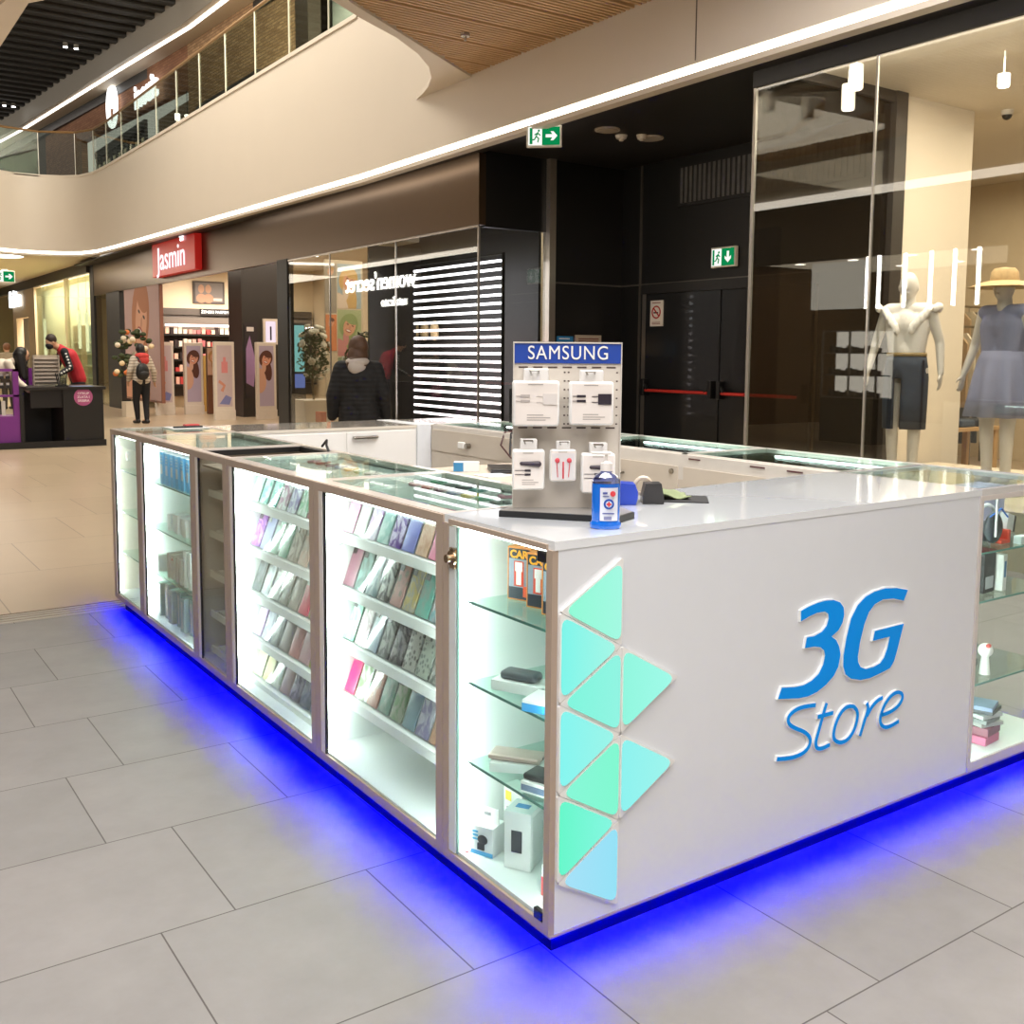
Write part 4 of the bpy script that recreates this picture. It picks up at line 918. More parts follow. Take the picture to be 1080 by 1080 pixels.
C1 = [  # nearest phone case cabinet, left to right as seen
 [('pale pink', M('eba6c8', .3)), ('clear glitter', mb('dfe2d8', 'c9c9bd', 30)), ('white and lilac', mb('f1e6f3', 'cda6dc', 12)), ('mint lace', mb('d5e9e4', 'a9cfc8', 26, 'wave')), ('purple marble', mb('6c4a9a', 'e2d3ee', 20)), ('periwinkle blue', M('8f93d8', .35)), ('peach tan', mb('d9b49c', 'c89c82', 30)), ('rose pink', M('e08ba6', .3)), ('soft pink', M('e6a3b5', .4))],
 [('mauve studded', M('8a5a6a', .3)), ('dark teal studded', mb('2f5450', '6f948c', 14)), ('silver grey', mb('8fa0a3', 'dfe6e6', 16)), ('black and white marble', mb('2a2a2c', 'd8d4cc', 18)), ('clear floral', mb('a8a295', 'd8a8a0', 14, 'voronoi')), ('clear gold flecked', mb('b8b2a4', 'd9c07a', 22)), ('mint framed', mb('7fc7b8', 'a7b9ae', 10)), ('aqua and pink marble', mb('9ac4cc', 'e4d2d4', 14)), ('blue marble', mb('8fa6cc', 'd8dfe8', 14))],
 [('mint marble', mb('8fd0b2', 'dcefe6', 16)), ('white pink veined', mb('efe3e4', 'c8b4b8', 18)), ('light blue clear', mb('a9b8c8', 'cfd6d8', 10)), ('grey marble', mb('5c5c5c', 'b9b8b2', 18)), ('dark grey marble', mb('434145', 'a7a2a2', 20)), ('grey floral', mb('6a6863', 'c3bfb8', 24, 'voronoi')), ('grey and green floral', mb('777f78', 'bfc5b9', 26, 'voronoi')), ('white grey floral', mb('8a8883', 'd6d3cc', 18)), ('pink and green marble', mb('c85f82', 'bcccc0', 12)), ('pastel mosaic', mb('e6a8c0', 'b6d6b0', 10))],
 [('hot pink', M('e5266f', .35)), ('white with green flowers', mb('e6e6da', '7fa36a', 14, 'noise')), ('clear pink framed', mb('d99c8c', 'c9c6bd', 8)), ('clear mint framed', mb('86a99a', 'b7c2b8', 10)), ('clear with green leaves', mb('a9ad9c', '6f9a6c', 12)), ('plain blue grey', M('8aa4ae', .4)), ('lilac marble', mb('8f88ae', 'd2cedd', 14)), ('plain peach', M('d9a98c', .4)), ('white speckled', mb('5a5a5a', 'e2e0da', 30, 'voronoi'))],
]
C2 = [
 [('clear white', mb('dfeeea', 'c2d8d2', 16)), ('mint lace', mb('62c7b4', 'd0eee6', 26, 'wave')), ('teal lace', mb('49b7a6', 'b6e2d9', 26, 'wave')), ('white multicolour floral', mb('eef0ee', 'b884a2', 20)), ('white violet floral', mb('e9ebf0', '9d92c4', 22)), ('white and green floral', mb('e6f0e8', '7fb894', 18)), ('pink flower', mb('d85f94', 'c9e0c4', 8))],
 [('violet glitter', mb('8c4bb8', 'e4a6dc', 22)), ('periwinkle', M('a3a8dc', .35)), ('pale mint', M('9fd0bc', .35)), ('sea green', M('6fb095', .35)), ('grey brown marble', mb('8b8378', 'd4ccc2', 18)), ('peach clear', mb('dcb7a6', 'c9c2b8', 10)), ('grey lined', mb('97928e', 'd4d0ca', 26, 'wave'))],
 [('dark grey', mb('4c5154', '8c9296', 8)), ('silver clear', mb('a9b4b8', 'e6ecec', 12)), ('white clear', mb('dfe4e2', 'c4cbc8', 10)), ('warm grey', M('a39c92', .4)), ('taupe', M('a99a8e', .4)), ('coral pink', M('e8536c', .35)), ('olive yellow', M('b8bb52', .4))],
 [('pink edged clear', mb('c49ad0', 'dcdfe4', 8)), ('lilac grey', mb('9295ac', 'cfd3da', 10)), ('clear grey', mb('a2a5a6', 'cfd2d2', 12)), ('warm taupe', M('b3a8a4', .4)), ('salmon pink', M('dc9a98', .4)), ('dusty pink', M('d3a8ae', .4)), ('yellow green', M('c6c85c', .4))],
 [('cream', M('dcd8b0', .4)), ('pale yellow', M('d6cf94', .4)), ('white floral', mb('dfe0dc', 'a6bda2', 18)), ('dusty rose', M('bfa0a6', .4)), ('mauve marble', mb('6b5f76', 'b9b0c0', 16)), ('steel grey', mb('70727e', 'a4a8b2', 12)), ('blue grey', M('8fa3b6', .4))],
]
shelfname = ['top', 'second', 'third', 'fourth', 'lowest']
for cname, rows, ya, yb, zz_, cab_ in (('nearest case cabinet', C1, 1.335, 0.087, SZ, c1), ('farther case cabinet', C2, 2.250, 0.1, SZ2, c2)):
    for ri, row in enumerate(rows):
        n = len(row)
        for i, (nm, mt) in enumerate(row):
            y = ya-yb*i
            camc = M('3a3636', 0.2) if 'studded' in nm else M('%02x%02x%02x' % tuple(random.choice([(170, 170, 168), (205, 205, 200), (120, 116, 118)])), 0.2)
            put_case(0.090, y, zz_[ri]+0.001, f'{nm} phone case, {ORD[i]} from left, {shelfname[ri]} shelf, {cname}', mt, camc, f'phone cases in the {cname}')

# ------------------------------------------------------------------ boxes & stock in the cabinets
def carton(name, label, cat, x, y, z, sx, sy, sz, col, rz=0.0, extra=None, grp=None, rough=0.5):
    t = thing(name, label, cat, (x, y, z), rz, grp)
    MB().box(-sx/2, sx/2, -sy/2, sy/2, 0, sz, bev=min(sx, sy, sz)*0.03).build('box', M(col, rough), t, world=False)
    if extra: extra(t, sx, sy, sz)
    return t
def face(t, name, col, x0, x1, y0, y1, z0, z1): return MB().box(x0, x1, y0, y1, z0, z1).build(name, M(col, 0.4), t, world=False)
# three orange car charger boxes
def carbox(t, sx, sy, sz):
    face(t, 'front_print', '2d3440', -sx/2-0.001, -sx/2+0.001, -sy*0.44, sy*0.44, sz*0.03, sz*0.97)
    face(t, 'dashboard_picture', '8f9aa8', -sx/2-0.0015, -sx/2+0.001, -sy*0.42, sy*0.42, sz*0.25, sz*0.78)
    m = MB(); m.box(-sx/2-0.003, -sx/2, -0.012, 0.012, sz*0.55, sz*0.72); m.box(-sx/2-0.003, -sx/2, -0.008, 0.008, sz*0.3, sz*0.56); m.build('charger_picture', M('f2f2f0', 0.3), t, world=False)
    m = MB(); m.box(-sx/2-0.0022, -sx/2, -0.016, 0.016, sz*0.27, sz*0.74); m.build('picture_outline', M('d9482e', 0.4), t, world=False)
    face(t, 'small_picture', 'e8572f', -sx/2-0.002, -sx/2, -sy*0.36, -sy*0.18, sz*0.08, sz*0.28)
    T = Matrix.Translation((-sx/2-0.002, 0.0, sz*0.86)) @ Matrix.Rotation(-PI/2, 4, 'Z') @ Matrix.Rotation(PI/2, 4, 'X')
    cu = text('box_title', 'CAR', 0.030, M('f0a62c', 0.4), T, None, 0.0005, bold=0.001); cu.parent = t
for i, (x, y, lb) in enumerate(((0.155, 0.345, 'orange car charger box, left one of three on the top glass shelf'), (0.145, 0.240, 'orange car charger box, middle one of three on the top glass shelf'), (0.130, 0.150, 'orange car charger box, right one of three on the top glass shelf'))):
    carton('car_charger_box', lb, 'box', x, y, 0.821, 0.045, 0.080, 0.150, 'd9883f', 0.35, carbox, 'orange car charger boxes')
carton('small_blister_pack', 'small white blister pack in front of the orange boxes', 'package', 0.06, 0.075, 0.821, 0.012, 0.035, 0.06, 'dfe3e2')
carton('power_bank_box', 'white power bank box under the grey power bank', 'box', 0.10, 0.27, 0.591, 0.075, 0.155, 0.028, 'f1f0ee', 0.45)
t = thing('power_bank', 'rounded dark grey power bank lying on a white box', 'power bank', (0.10, 0.275, 0.6195), 0.45)
MB().box(-0.028, 0.028, -0.055, 0.055, 0, 0.024, bev=0.011, seg=4).build('body', M('4a4f55', 0.4), t, world=False, smooth=True)
MB().box(-0.008, 0.008, -0.0555, -0.054, 0.009, 0.015).build('usb_port', BLACKP, t, world=False)
carton('tall_white_box', 'larger white box behind the grey power bank on the second shelf', 'box', 0.27, 0.22, 0.591, 0.09, 0.14, 0.085, 'eeeeec', 0.2)
m = MB()
for a in range(20):
    t0, t1 = 2*PI*a/20, 2*PI*(a+1)/20
    m.caps((0.25+0.045*math.cos(t0), 0.20+0.045*math.sin(t0), 0.679), (0.25+0.045*math.cos(t1), 0.20+0.045*math.sin(t1), 0.679), 0.0035, n=6)
tag(m.build('charging_ring', M('9aa6ae', 0.3)), 'thin grey ring lying on the larger white box', 'ring')
carton('blue_white_box', 'flat white box with a blue edge at the right of the second shelf', 'box', 0.075, 0.10, 0.591, 0.09, 0.13, 0.03, 'eeeeec', 0.45, lambda t, sx, sy, sz: face(t, 'blue_band', '3f9fe0', -sx/2-0.001, -sx/2+0.001, -sy/2, sy/2, 0, sz*0.7))
t = thing('round_gadget', 'small dark round gadget on the blue edged box', 'gadget', (0.075, 0.08, 0.6215)); MB().cyl((0, 0, 0), (0, 0, 0.014), 0.022, 0.019, 20).build('body', M('6d6f73', 0.3), t, world=False); MB().cyl((0, 0, 0.014), (0, 0, 0.017), 0.012, 0.012, 16).build('cap', M('b9b9b9', 0.3), t, world=False)
# third shelf
carton('white_cable_box', 'white box under the rose gold power bank', 'box', 0.11, 0.29, 0.361, 0.08, 0.16, 0.026, 'efefed', 0.8)
t = thing('power_bank', 'flat rose gold power bank lying on a white box', 'power bank', (0.105, 0.30, 0.388), 0.65)
MB().box(-0.035, 0.035, -0.075, 0.075, 0, 0.016, bev=0.007, seg=4).build('body', M('cbb3aa', 0.3, metal=0.4), t, world=False, smooth=True)
MB().box(-0.006, 0.006, -0.0755, -0.0745, 0.005, 0.011).build('usb_port', M('555050', 0.4), t, world=False)
carton('white_grey_box', 'white box with grey printed side under the black power bank', 'box', 0.085, 0.12, 0.361, 0.085, 0.13, 0.03, 'f0f0ee', 0.35, lambda t, sx, sy, sz: face(t, 'printed_side', '6f7f9a', -sx/2-0.001, -sx/2+0.001, -sy*0.48, sy*0.48, sz*0.2, sz*0.75))
t = thing('power_bank', 'black power bank with a gold ring on the third shelf', 'power bank', (0.085, 0.12, 0.3915), 0.35)
MB().box(-0.034, 0.034, -0.065, 0.065, 0, 0.018, bev=0.007, seg=3).build('body', M('26282a', 0.35), t, world=False, smooth=True)
m = MB()
for a in range(18):
    t0, t1 = 2*PI*a/18, 2*PI*(a+1)/18
    m.caps((0.016*math.cos(t0), -0.03+0.016*math.sin(t0), 0.0185), (0.016*math.cos(t1), -0.03+0.016*math.sin(t1), 0.0185), 0.002, n=6)
m.build('gold_ring', M('c9a25a', 0.3, metal=0.8), t, world=False)
carton('rose_power_bank_box', 'white upright box with a rose panel at the back of the third shelf', 'box', 0.36, 0.24, 0.361, 0.03, 0.15, 0.17, 'efefed', 0.1, lambda t, sx, sy, sz: face(t, 'rose_panel', 'cbb0aa', -sx/2-0.001, -sx/2+0.001, -0.045, 0.045, 0.03, 0.15))
# bottom of the corner cabinet
def adapter_extra(t, sx, sy, sz):
    face(t, 'blue_base_print', '4aa3d8', -sx/2-0.001, -sx/2+0.001, -sy*0.5, sy*0.5, 0, sz*0.14)
    m = MB(); m.ell((-sx/2-0.001, -0.004, sz*0.55), (0.004, 0.017, 0.014)); m.box(-sx/2-0.004, -sx/2, -0.010, 0.012, sz*0.2, sz*0.42); m.build('holder_picture', M('23262a', 0.4), t, world=False)
    m = MB()
    for k in range(3): m.box(-sx/2-0.0015, -sx/2, 0.012, 0.03, sz*(0.5+0.13*k), sz*(0.56+0.13*k))
    m.build('blue_lines', M('57b0dc', 0.4), t, world=False)
    m = MB().box(-0.002, 0.002, -sy*0.5, sy*0.5, sz, sz+0.045); m.build('hang_tab', M('f3f3f1', 0.4), t, world=False)
    MB().box(-0.003, 0.003, -0.012, 0.012, sz+0.022, sz+0.032).build('hang_slot', M('77797a', 0.5), t, world=False)
carton('phone_holder_box', 'white box with blue base and a phone holder picture on the cabinet floor', 'box', 0.075, 0.400, 0.086, 0.065, 0.075, 0.085, 'f1f2f2', 0.42, adapter_extra)
def ybox(t, sx, sy, sz):
    face(t, 'yellow_mark', 'e8cf3a', -sx/2-0.001, -sx/2+0.001, sy*0.1, sy*0.4, sz*0.72, sz*0.9)
    m = MB()
    for a in range(5):
        for b in range(4): m.box(-sx/2-0.0012, -sx/2, -sy*0.4+b*sy*0.2, -sy*0.4+b*sy*0.2+sy*0.12, sz*(0.08+0.11*a), sz*(0.15+0.11*a))
    m.build('black_print', M('24262a', 0.4), t, world=False)
carton('printed_box', 'white box with yellow mark and black print behind the phone holder box', 'box', 0.20, 0.42, 0.086, 0.05, 0.085, 0.155, 'e9e9e6', 0.1, ybox)
def speaker_extra(t, sx, sy, sz):
    m = MB(); m.box(-sx*0.4, sx*0.42, -sy/2-0.001, -sy/2, sz*0.1, sz*0.9); m.build('side_print', M('e9ebea', 0.4), t, world=False)
    m = MB(); m.box(-sx/2-0.002, -sx/2, -sy*0.18, sy*0.22, sz*0.3, sz*0.68, bev=0.0008); m.build('speaker_picture', M('3c4046', 0.4), t, world=False)
    MB().box(-0.012, 0.012, -0.02, 0.02, sz, sz+0.001).build('blue_seal', M('4a8fd0', 0.4), t, world=False)
carton('tall_white_gadget_box', 'tall white box with a grey gadget picture at the middle of the cabinet floor', 'box', 0.118, 0.285, 0.086, 0.085, 0.080, 0.165, 'f2f3f3', 0.55, speaker_extra)
carton('dark_box', 'dark box standing behind the tall white gadget box', 'box', 0.28, 0.28, 0.086, 0.04, 0.10, 0.17, '3a4146', 0.0)
carton('glass_fronted_box', 'pale grey box at the back right of the cabinet floor', 'box', 0.36, 0.2, 0.086, 0.06, 0.14, 0.14, 'c5d3d0', 0.0)
carton('red_white_box', 'small red and white box at the right end of the cabinet floor', 'box', 0.085, 0.10, 0.086, 0.04, 0.05, 0.085, 'efefed', 0.2, lambda t, sx, sy, sz: face(t, 'red_band', 'e05a58', -sx/2-0.001, -sx/2+0.001, -sy/2, sy/2, 0, sz*0.6))
tag(MB().box(0.02, 0.03, 0.425, 0.44, 0.086, 0.105).build('red_sticker', M('c2384a', 0.5)), 'tiny red scrap at the left front of the cabinet floor', 'scrap')
# cabinet with blue boxes
def bluex(t, sx, sy, sz):
    face(t, 'white_label', 'dfe6ea', -sx/2-0.001, -sx/2+0.001, -sy*0.28, sy*0.3, sz*0.32, sz*0.62)
    MB().box(-sx/2, sx/2, -sy/2, sy/2, sz, sz+0.003).build('white_top', M('eef3f6', 0.5), t, world=False)
    m = MB()
    for k in range(3): m.box(-sx/2-0.0012, -sx/2, -sy*0.3, sy*0.3, sz*(0.7+0.09*k), sz*(0.73+0.09*k))
    m.build('print_lines', M('bfe2f5', 0.5), t, world=False)
for i in range(6):
    carton('blue_product_box', f'tall bright blue box with white label, {ORD[i]} from the left on the top shelf', 'box', 0.10, 3.455-0.088*i, 0.816, 0.12, 0.045, 0.165, '58bdf2', 0.05, bluex, 'bright blue boxes on the top shelf')
carton('aqua_box', 'aqua box at the right end behind the blue boxes', 'box', 0.30, 2.86, 0.816, 0.05, 0.06, 0.19, '66c2cf')
cols = ['f6f7f7', 'eef1f2', 'f8f8f8', 'e8ebec', 'f2f2f0', 'f6f8f9', 'eef1f4', 'f7f7f7', 'e6eaee']
for i in range(9):
    t = carton('white_charger_pack', f'small white charger pack, {ORD[i]} from the left in the front line of the second shelf', 'package', 0.10+0.01*(i % 2), 3.44-0.066*i, 0.571, 0.07, 0.040, 0.085+0.006*(i % 3), cols[i], 0.1, None, 'white charger packs')
for i, (x, y, sx, sy, sz, c, lb) in enumerate(((0.32, 3.10, 0.06, 0.09, 0.21, 'e6e7e6', 'tall white box with a dark stripe behind the charger packs'), (0.33, 2.98, 0.06, 0.09, 0.20, 'c7c9c3', 'grey box stacked behind the charger packs'), (0.24, 2.95, 0.05, 0.08, 0.14, '9fb8cc', 'pale blue box behind the charger packs'))):
    carton('stock_box', lb, 'box', x, y, 0.571, sx, sy, sz, c, 0, (lambda t, sx, sy, sz: face(t, 'dark_stripe', '3a3634', -sx/2-0.001, -sx/2, -0.02, 0.01, 0.02, sz*0.7)) if i == 0 else None)
for i in range(8):
    h_ = 0.13 if i < 4 else 0.185
    t = carton('hanging_cable_pack', f'slim white cable pack, {ORD[i]} from the left standing on the third shelf', 'package', 0.10, 3.42-0.072*i, 0.326, 0.10, 0.028, h_, ['c9bfbb', 'd6cfca', 'c3bab6', 'dcdad6', 'ecefed', 'e2e6e4', 'e9eceb', 'f0f2f1'][i], 0.12, None, 'slim cable packs on the third shelf')
    if i in (1, 6): face(t, 'red_dot', 'd04a3c', -0.0515, -0.0495, -0.008, 0.006, h_*0.78, h_*0.86)
for i in range(3):
    t = carton('hanging_cable_pack', f'grey white cable pack in the rear line of the third shelf, {ORD[i]} from the left', 'package', 0.26, 3.30-0.09*i, 0.326, 0.08, 0.03, 0.20, 'c3bfb9', 0.1, None, 'slim cable packs on the third shelf')
    if i == 1: face(t, 'red_dot', 'd04a3c', -0.0415, -0.0395, -0.008, 0.006, 0.15, 0.165)
carton('small_white_box', 'small white box at the far left of the third shelf', 'box', 0.08, 3.60, 0.326, 0.07, 0.04, 0.09, 'eff3f1')
for i in range(6):
    carton('clear_gadget_box', f'glossy grey see-through box, {ORD[i]} from the left on the cabinet floor', 'box', 0.095+0.015*(i % 2), 3.60-0.105*i, 0.086, 0.10, 0.055, 0.175+0.01*(i % 2), ['a4b0ae', 'b2bcba', 'c2c8c5', '9fb0b4', 'b0c2c7', 'a6bcbc'][i], 0.1, lambda t, sx, sy, sz: (face(t, 'mint_lid', 'a8cfc2', -sx*0.4, sx*0.4, -sy*0.4, sy*0.4, sz, sz+0.002), face(t, 'pale_strip', 'c5b7b4', -sx/2-0.001, -sx/2, -0.006, 0.010, 0.02, sz*0.9)), 'see-through grey boxes', rough=0.15)
carton('yellow_pack', 'olive yellow pack behind the grey boxes on the cabinet floor', 'package', 0.28, 3.26, 0.086, 0.02, 0.12, 0.20, 'c9bb55')
carton('orange_pack', 'small orange pack left of the olive yellow one', 'package', 0.28, 3.37, 0.086, 0.02, 0.06, 0.21, 'e39a62')
carton('blue_pack', 'deep blue pack behind the rightmost grey box', 'package', 0.28, 3.03, 0.086, 0.02, 0.06, 0.19, '4f7fbf')
carton('white_tilted_box', 'white box with slanted top at the right end of the cabinet floor', 'box', 0.075, 2.90, 0.086, 0.09, 0.055, 0.13, 'e9ecea', 0.3)
# narrow leftmost cabinet
t = thing('led_ring_gadget', 'small clear disc with pink centre on the leftmost cabinet strip', 'gadget', (0.05, 4.17, 0.90))
MB().cyl((0.045, 4.17, 0.90), (0.06, 4.17, 0.90), 0.026, n=22).build('disc', M('e8e2e0', 0.2), t); MB().cyl((0.042, 4.17, 0.90), (0.045, 4.17, 0.90), 0.015, n=18).build('pink_centre', M('c98f98', 0.3), t)
carton('grey_box', 'grey brown upright box on the second shelf of the leftmost cabinet', 'box', 0.15, 3.88, 0.571, 0.06, 0.10, 0.20, '8f8378', 0, lambda t, sx, sy, sz: face(t, 'white_label', 'ece8e2', -sx/2-0.001, -sx/2, -0.04, 0.01, sz*0.7, sz*0.86))
carton('green_box', 'green box with white drawing on the third shelf of the leftmost cabinet', 'box', 0.10, 3.92, 0.326, 0.05, 0.14, 0.20, 'f0f2ee', 0.0, lambda t, sx, sy, sz: (face(t, 'green_front', '8fb573', -sx/2-0.001, -sx/2, -sy*0.42, sy*0.38, 0.006, sz*0.96), face(t, 'white_print', 'e6efdc', -sx/2-0.0016, -sx/2, -0.02, 0.02, 0.03, 0.075)))
carton('headphone_pack', 'grey pack with a round headphone picture at the bottom of the leftmost cabinet', 'package', 0.22, 4.12, 0.086, 0.03, 0.18, 0.19, 'c9c4be', 0.0)
carton('white_bottle_box', 'narrow white box with a dark bow mark at the bottom of the leftmost cabinet', 'box', 0.10, 3.90, 0.086, 0.06, 0.08, 0.17, 'e6e3de', 0.1, lambda t, sx, sy, sz: face(t, 'dark_mark', '3a3a40', -sx/2-0.001, -sx/2, -0.015, 0.02, 0.08, 0.10))
# things in the end cabinet
def sp(pts, mat, nm, label, cat): 
    return None
t = thing('gaming_headset', 'white and grey headset with a blue line on the top shelf of the end cabinet', 'headset', (1.93, 0.12, 0.821))
m = MB()
for a in range(16):
    t0, t1 = PI*a/16*1.3-0.5, PI*(a+1)/16*1.3-0.5
    m.caps((1.90+0.075*math.cos(t0), 0.14, 0.89+0.075*math.sin(t0)), (1.90+0.075*math.cos(t1), 0.14, 0.89+0.075*math.sin(t1)), 0.007, n=8)
m.build('headband', M('eef1f4', 0.3), t)
m = MB(); m.ell((1.90, 0.11, 0.885), (0.052, 0.022, 0.058)); m.build('ear_cup', M('3b4046', 0.4), t, smooth=True)
m = MB(); m.ell((1.95, 0.17, 0.86), (0.03, 0.02, 0.04)); m.build('ear_cup', M('4a5058', 0.4), t, smooth=True)
m = MB(); m.tube([(1.86, 0.10, 0.93), (1.93, 0.10, 0.955), (1.975, 0.10, 0.92)], 0.003); m.build('blue_line', M('3f7fe0', 0.3), t)
t = carton('card_box', 'white and black tilted box beside the headset', 'box', 2.04, 0.14, 0.86, 0.085, 0.03, 0.06, 'eef3f4', 0.2, lambda t, sx, sy, sz: face(t, 'black_edge', '23262c', sx/2-0.014, sx/2+0.001, -sy/2-0.001, sy/2, 0, sz))
t.rotation_euler = (0, 0.25, 0.2)
m = MB(); m.box(1.94, 2.0, 0.10, 0.14, 0.822, 0.835); m.box(1.985, 2.0, 0.10, 0.14, 0.835, 0.87)
tag(m.build('red_stand', M('d8503c', 0.4)), 'small red bent stand under the tilted box', 'stand')
carton('grey_white_packet', 'pale packet lying at the top shelf front of the end cabinet', 'package', 2.02, 0.07, 0.821, 0.05, 0.03, 0.03, 'c9d8d4')
t = thing('toy_figure_pack', 'dark purple and brown hanging item behind the headset', 'package', (1.98, 0.35, 0.821))
MB().box(1.90, 2.06, 0.33, 0.35, 0.86, 0.99, bev=0.004).build('card', M('6a584e', 0.5), t); MB().box(1.92, 2.05, 0.318, 0.33, 0.85, 0.90, bev=0.003).build('purple_band', M('4b3fa8', 0.4), t)
carton('violet_white_box', 'large pale violet box seen behind the top shelf of the end cabinet', 'box', 2.22, 0.38, 0.821, 0.24, 0.12, 0.17, 'cfcfee')
carton('speaker_box', 'black box with silver print on the second shelf of the end cabinet', 'box', 1.89, 0.14, 0.646, 0.09, 0.06, 0.15, '2b2c2e', 0.1, lambda t, sx, sy, sz: (face(t, 'silver_print', 'b9bdc2', -0.03, 0.03, -sy/2-0.001, -sy/2, 0.015, 0.06), face(t, 'red_lid', 'b93a44', -sx/2, sx/2, -sy/2, sy/2, sz, sz+0.006)))
carton('mouse_box', 'white box with a blue mouse picture beside the black speaker box', 'box', 1.965, 0.13, 0.646, 0.03, 0.07, 0.135, 'eeeeea', 0.1, lambda t, sx, sy, sz: face(t, 'mouse_picture', '4f7fa8', -0.008, 0.008, -sy/2-0.001, -sy/2, 0.05, 0.11))
t = thing('toy_bulb', 'small white and red figure on the third shelf of the end cabinet', 'gadget', (1.875, 0.10, 0.346)); MB().ell((1.875, 0.10, 0.435), (0.028, 0.026, 0.026)).build('head', M('efefec', 0.3), t, smooth=True)
MB().cyl((1.875, 0.10, 0.346), (1.875, 0.10, 0.42), 0.020, 0.012, 14).build('stem', M('e3e3e0', 0.3), t); MB().ell((1.868, 0.085, 0.455), (0.014, 0.008, 0.008)).build('red_cap', M('d0605a', 0.4), t)
carton('grey_case', 'flat grey case on the third shelf of the end cabinet', 'case', 1.90, 0.22, 0.346, 0.10, 0.10, 0.03, '6f7372')
for i, (z, c, rz) in enumerate(((0.086, 'd77f9f', 0.1), (0.118, '9a6a78', 0.15), (0.150, 'b9bdb9', -0.2), (0.166, '8f9895', 0.1), (0.182, 'cfd4d4', -0.1), (0.198, '5f6668', 0.25), (0.214, '8a9fc0', 0.35))):
    carton('stacked_case', f'{["pink box at the bottom", "dusty mauve box", "pale grey pack", "mid grey pack", "white pack", "dark pack", "blue grey pack on top"][i]} of the leaning stack in the end cabinet', 'package', 1.895+0.008*(i % 3), 0.13, z, 0.11, 0.12, 0.030 if i < 2 else 0.014, c, rz)

for o in list(bpy.data.objects):
    if o.parent is None and 'category' in o.keys() and o.get('category') not in ('display cabinet', 'counter', 'plinth', 'worktop', 'sign'):
        if o.type == 'EMPTY' and 1.84 < o.location.x < 2.3 and 0.03 < o.location.y < 0.45 and 0.06 < o.location.z < 0.9: o.location.x += 0.17; o.location.y -= 0.02
        elif o.name.startswith('red_stand'): o.location.x += 0.17; o.location.y -= 0.02
# ------------------------------------------------------------------ accessory display stand
bs = thing('accessory_display_stand', 'beige pegboard counter display with blue header and packs on hooks', 'display stand', (0.164, 0.405, 1.052), -0.5566)
m = MB(); base = [(0.099, 0.389), (0.31, 0.125), (0.40, 0.165), (0.43, 0.25), (0.43, 0.33), (0.25, 0.50)]
m.prism(base, lambda p, k: (p[0], p[1], 1.0525+0.017*k)); m.build('base_edge', M('1b1c1d', 0.3), bs)
m = MB(); c_ = (0.28, 0.30); m.prism([(c_[0]+(p[0]-c_[0])*0.97, c_[1]+(p[1]-c_[1])*0.97) for p in base], lambda p, k: (p[0], p[1], 1.0695+0.0015*k)); m.build('base_top', M('a39f99', 0.3, metal=0.3), bs)
LW = lambda nm, mat, *a, **k: MB().box(*a, **k).build(nm, mat, bs, world=False)
BD = M('d5ccbf', 0.45, noise=0.02)
LW('board', BD, -0.004, 0.294, 0.0, 0.006, 0.018, 0.480)
LW('header_panel', M('2447a0', 0.35), -0.004, 0.294, -0.004, 0.0, 0.425, 0.480)
m = MB(); m.box(-0.007, 0.297, -0.007, 0.008, 0.480, 0.484); m.box(-0.007, -0.004, -0.006, 0.008, 0.018, 0.482); m.box(0.294, 0.297, -0.006, 0.008, 0.018, 0.482); m.build('board_rim', M('cfc8bd', 0.4), bs, world=False)
tt = text('header_lettering', 'SAMSUNG', 0.050, M('f2efe8', 0.4), Matrix(), None, 0.0015, bold=0.0, sx=1.0, space=1.10)
tt.parent = bs; tt.matrix_basis = Matrix.Translation((0.146, -0.005, 0.4525)) @ Matrix.Rotation(PI/2, 4, 'X') @ Matrix.Diagonal((0.93, 1.08, 1, 1))
m = MB()
for zz in (0.412, 0.243):
    for k in range(7): m.box(0.008+0.041*k, 0.034+0.041*k, -0.001, 0.0, zz, zz+0.004)
for zz in [0.40-0.024*k for k in range(7)]:
    for xx in (0.137, 0.148, 0.284): m.box(xx-0.0025, xx+0.0025, -0.001, 0.0, zz-0.002, zz+0.002)
m.build('peg_slots', M('4b3a34', 0.6), bs, world=False)
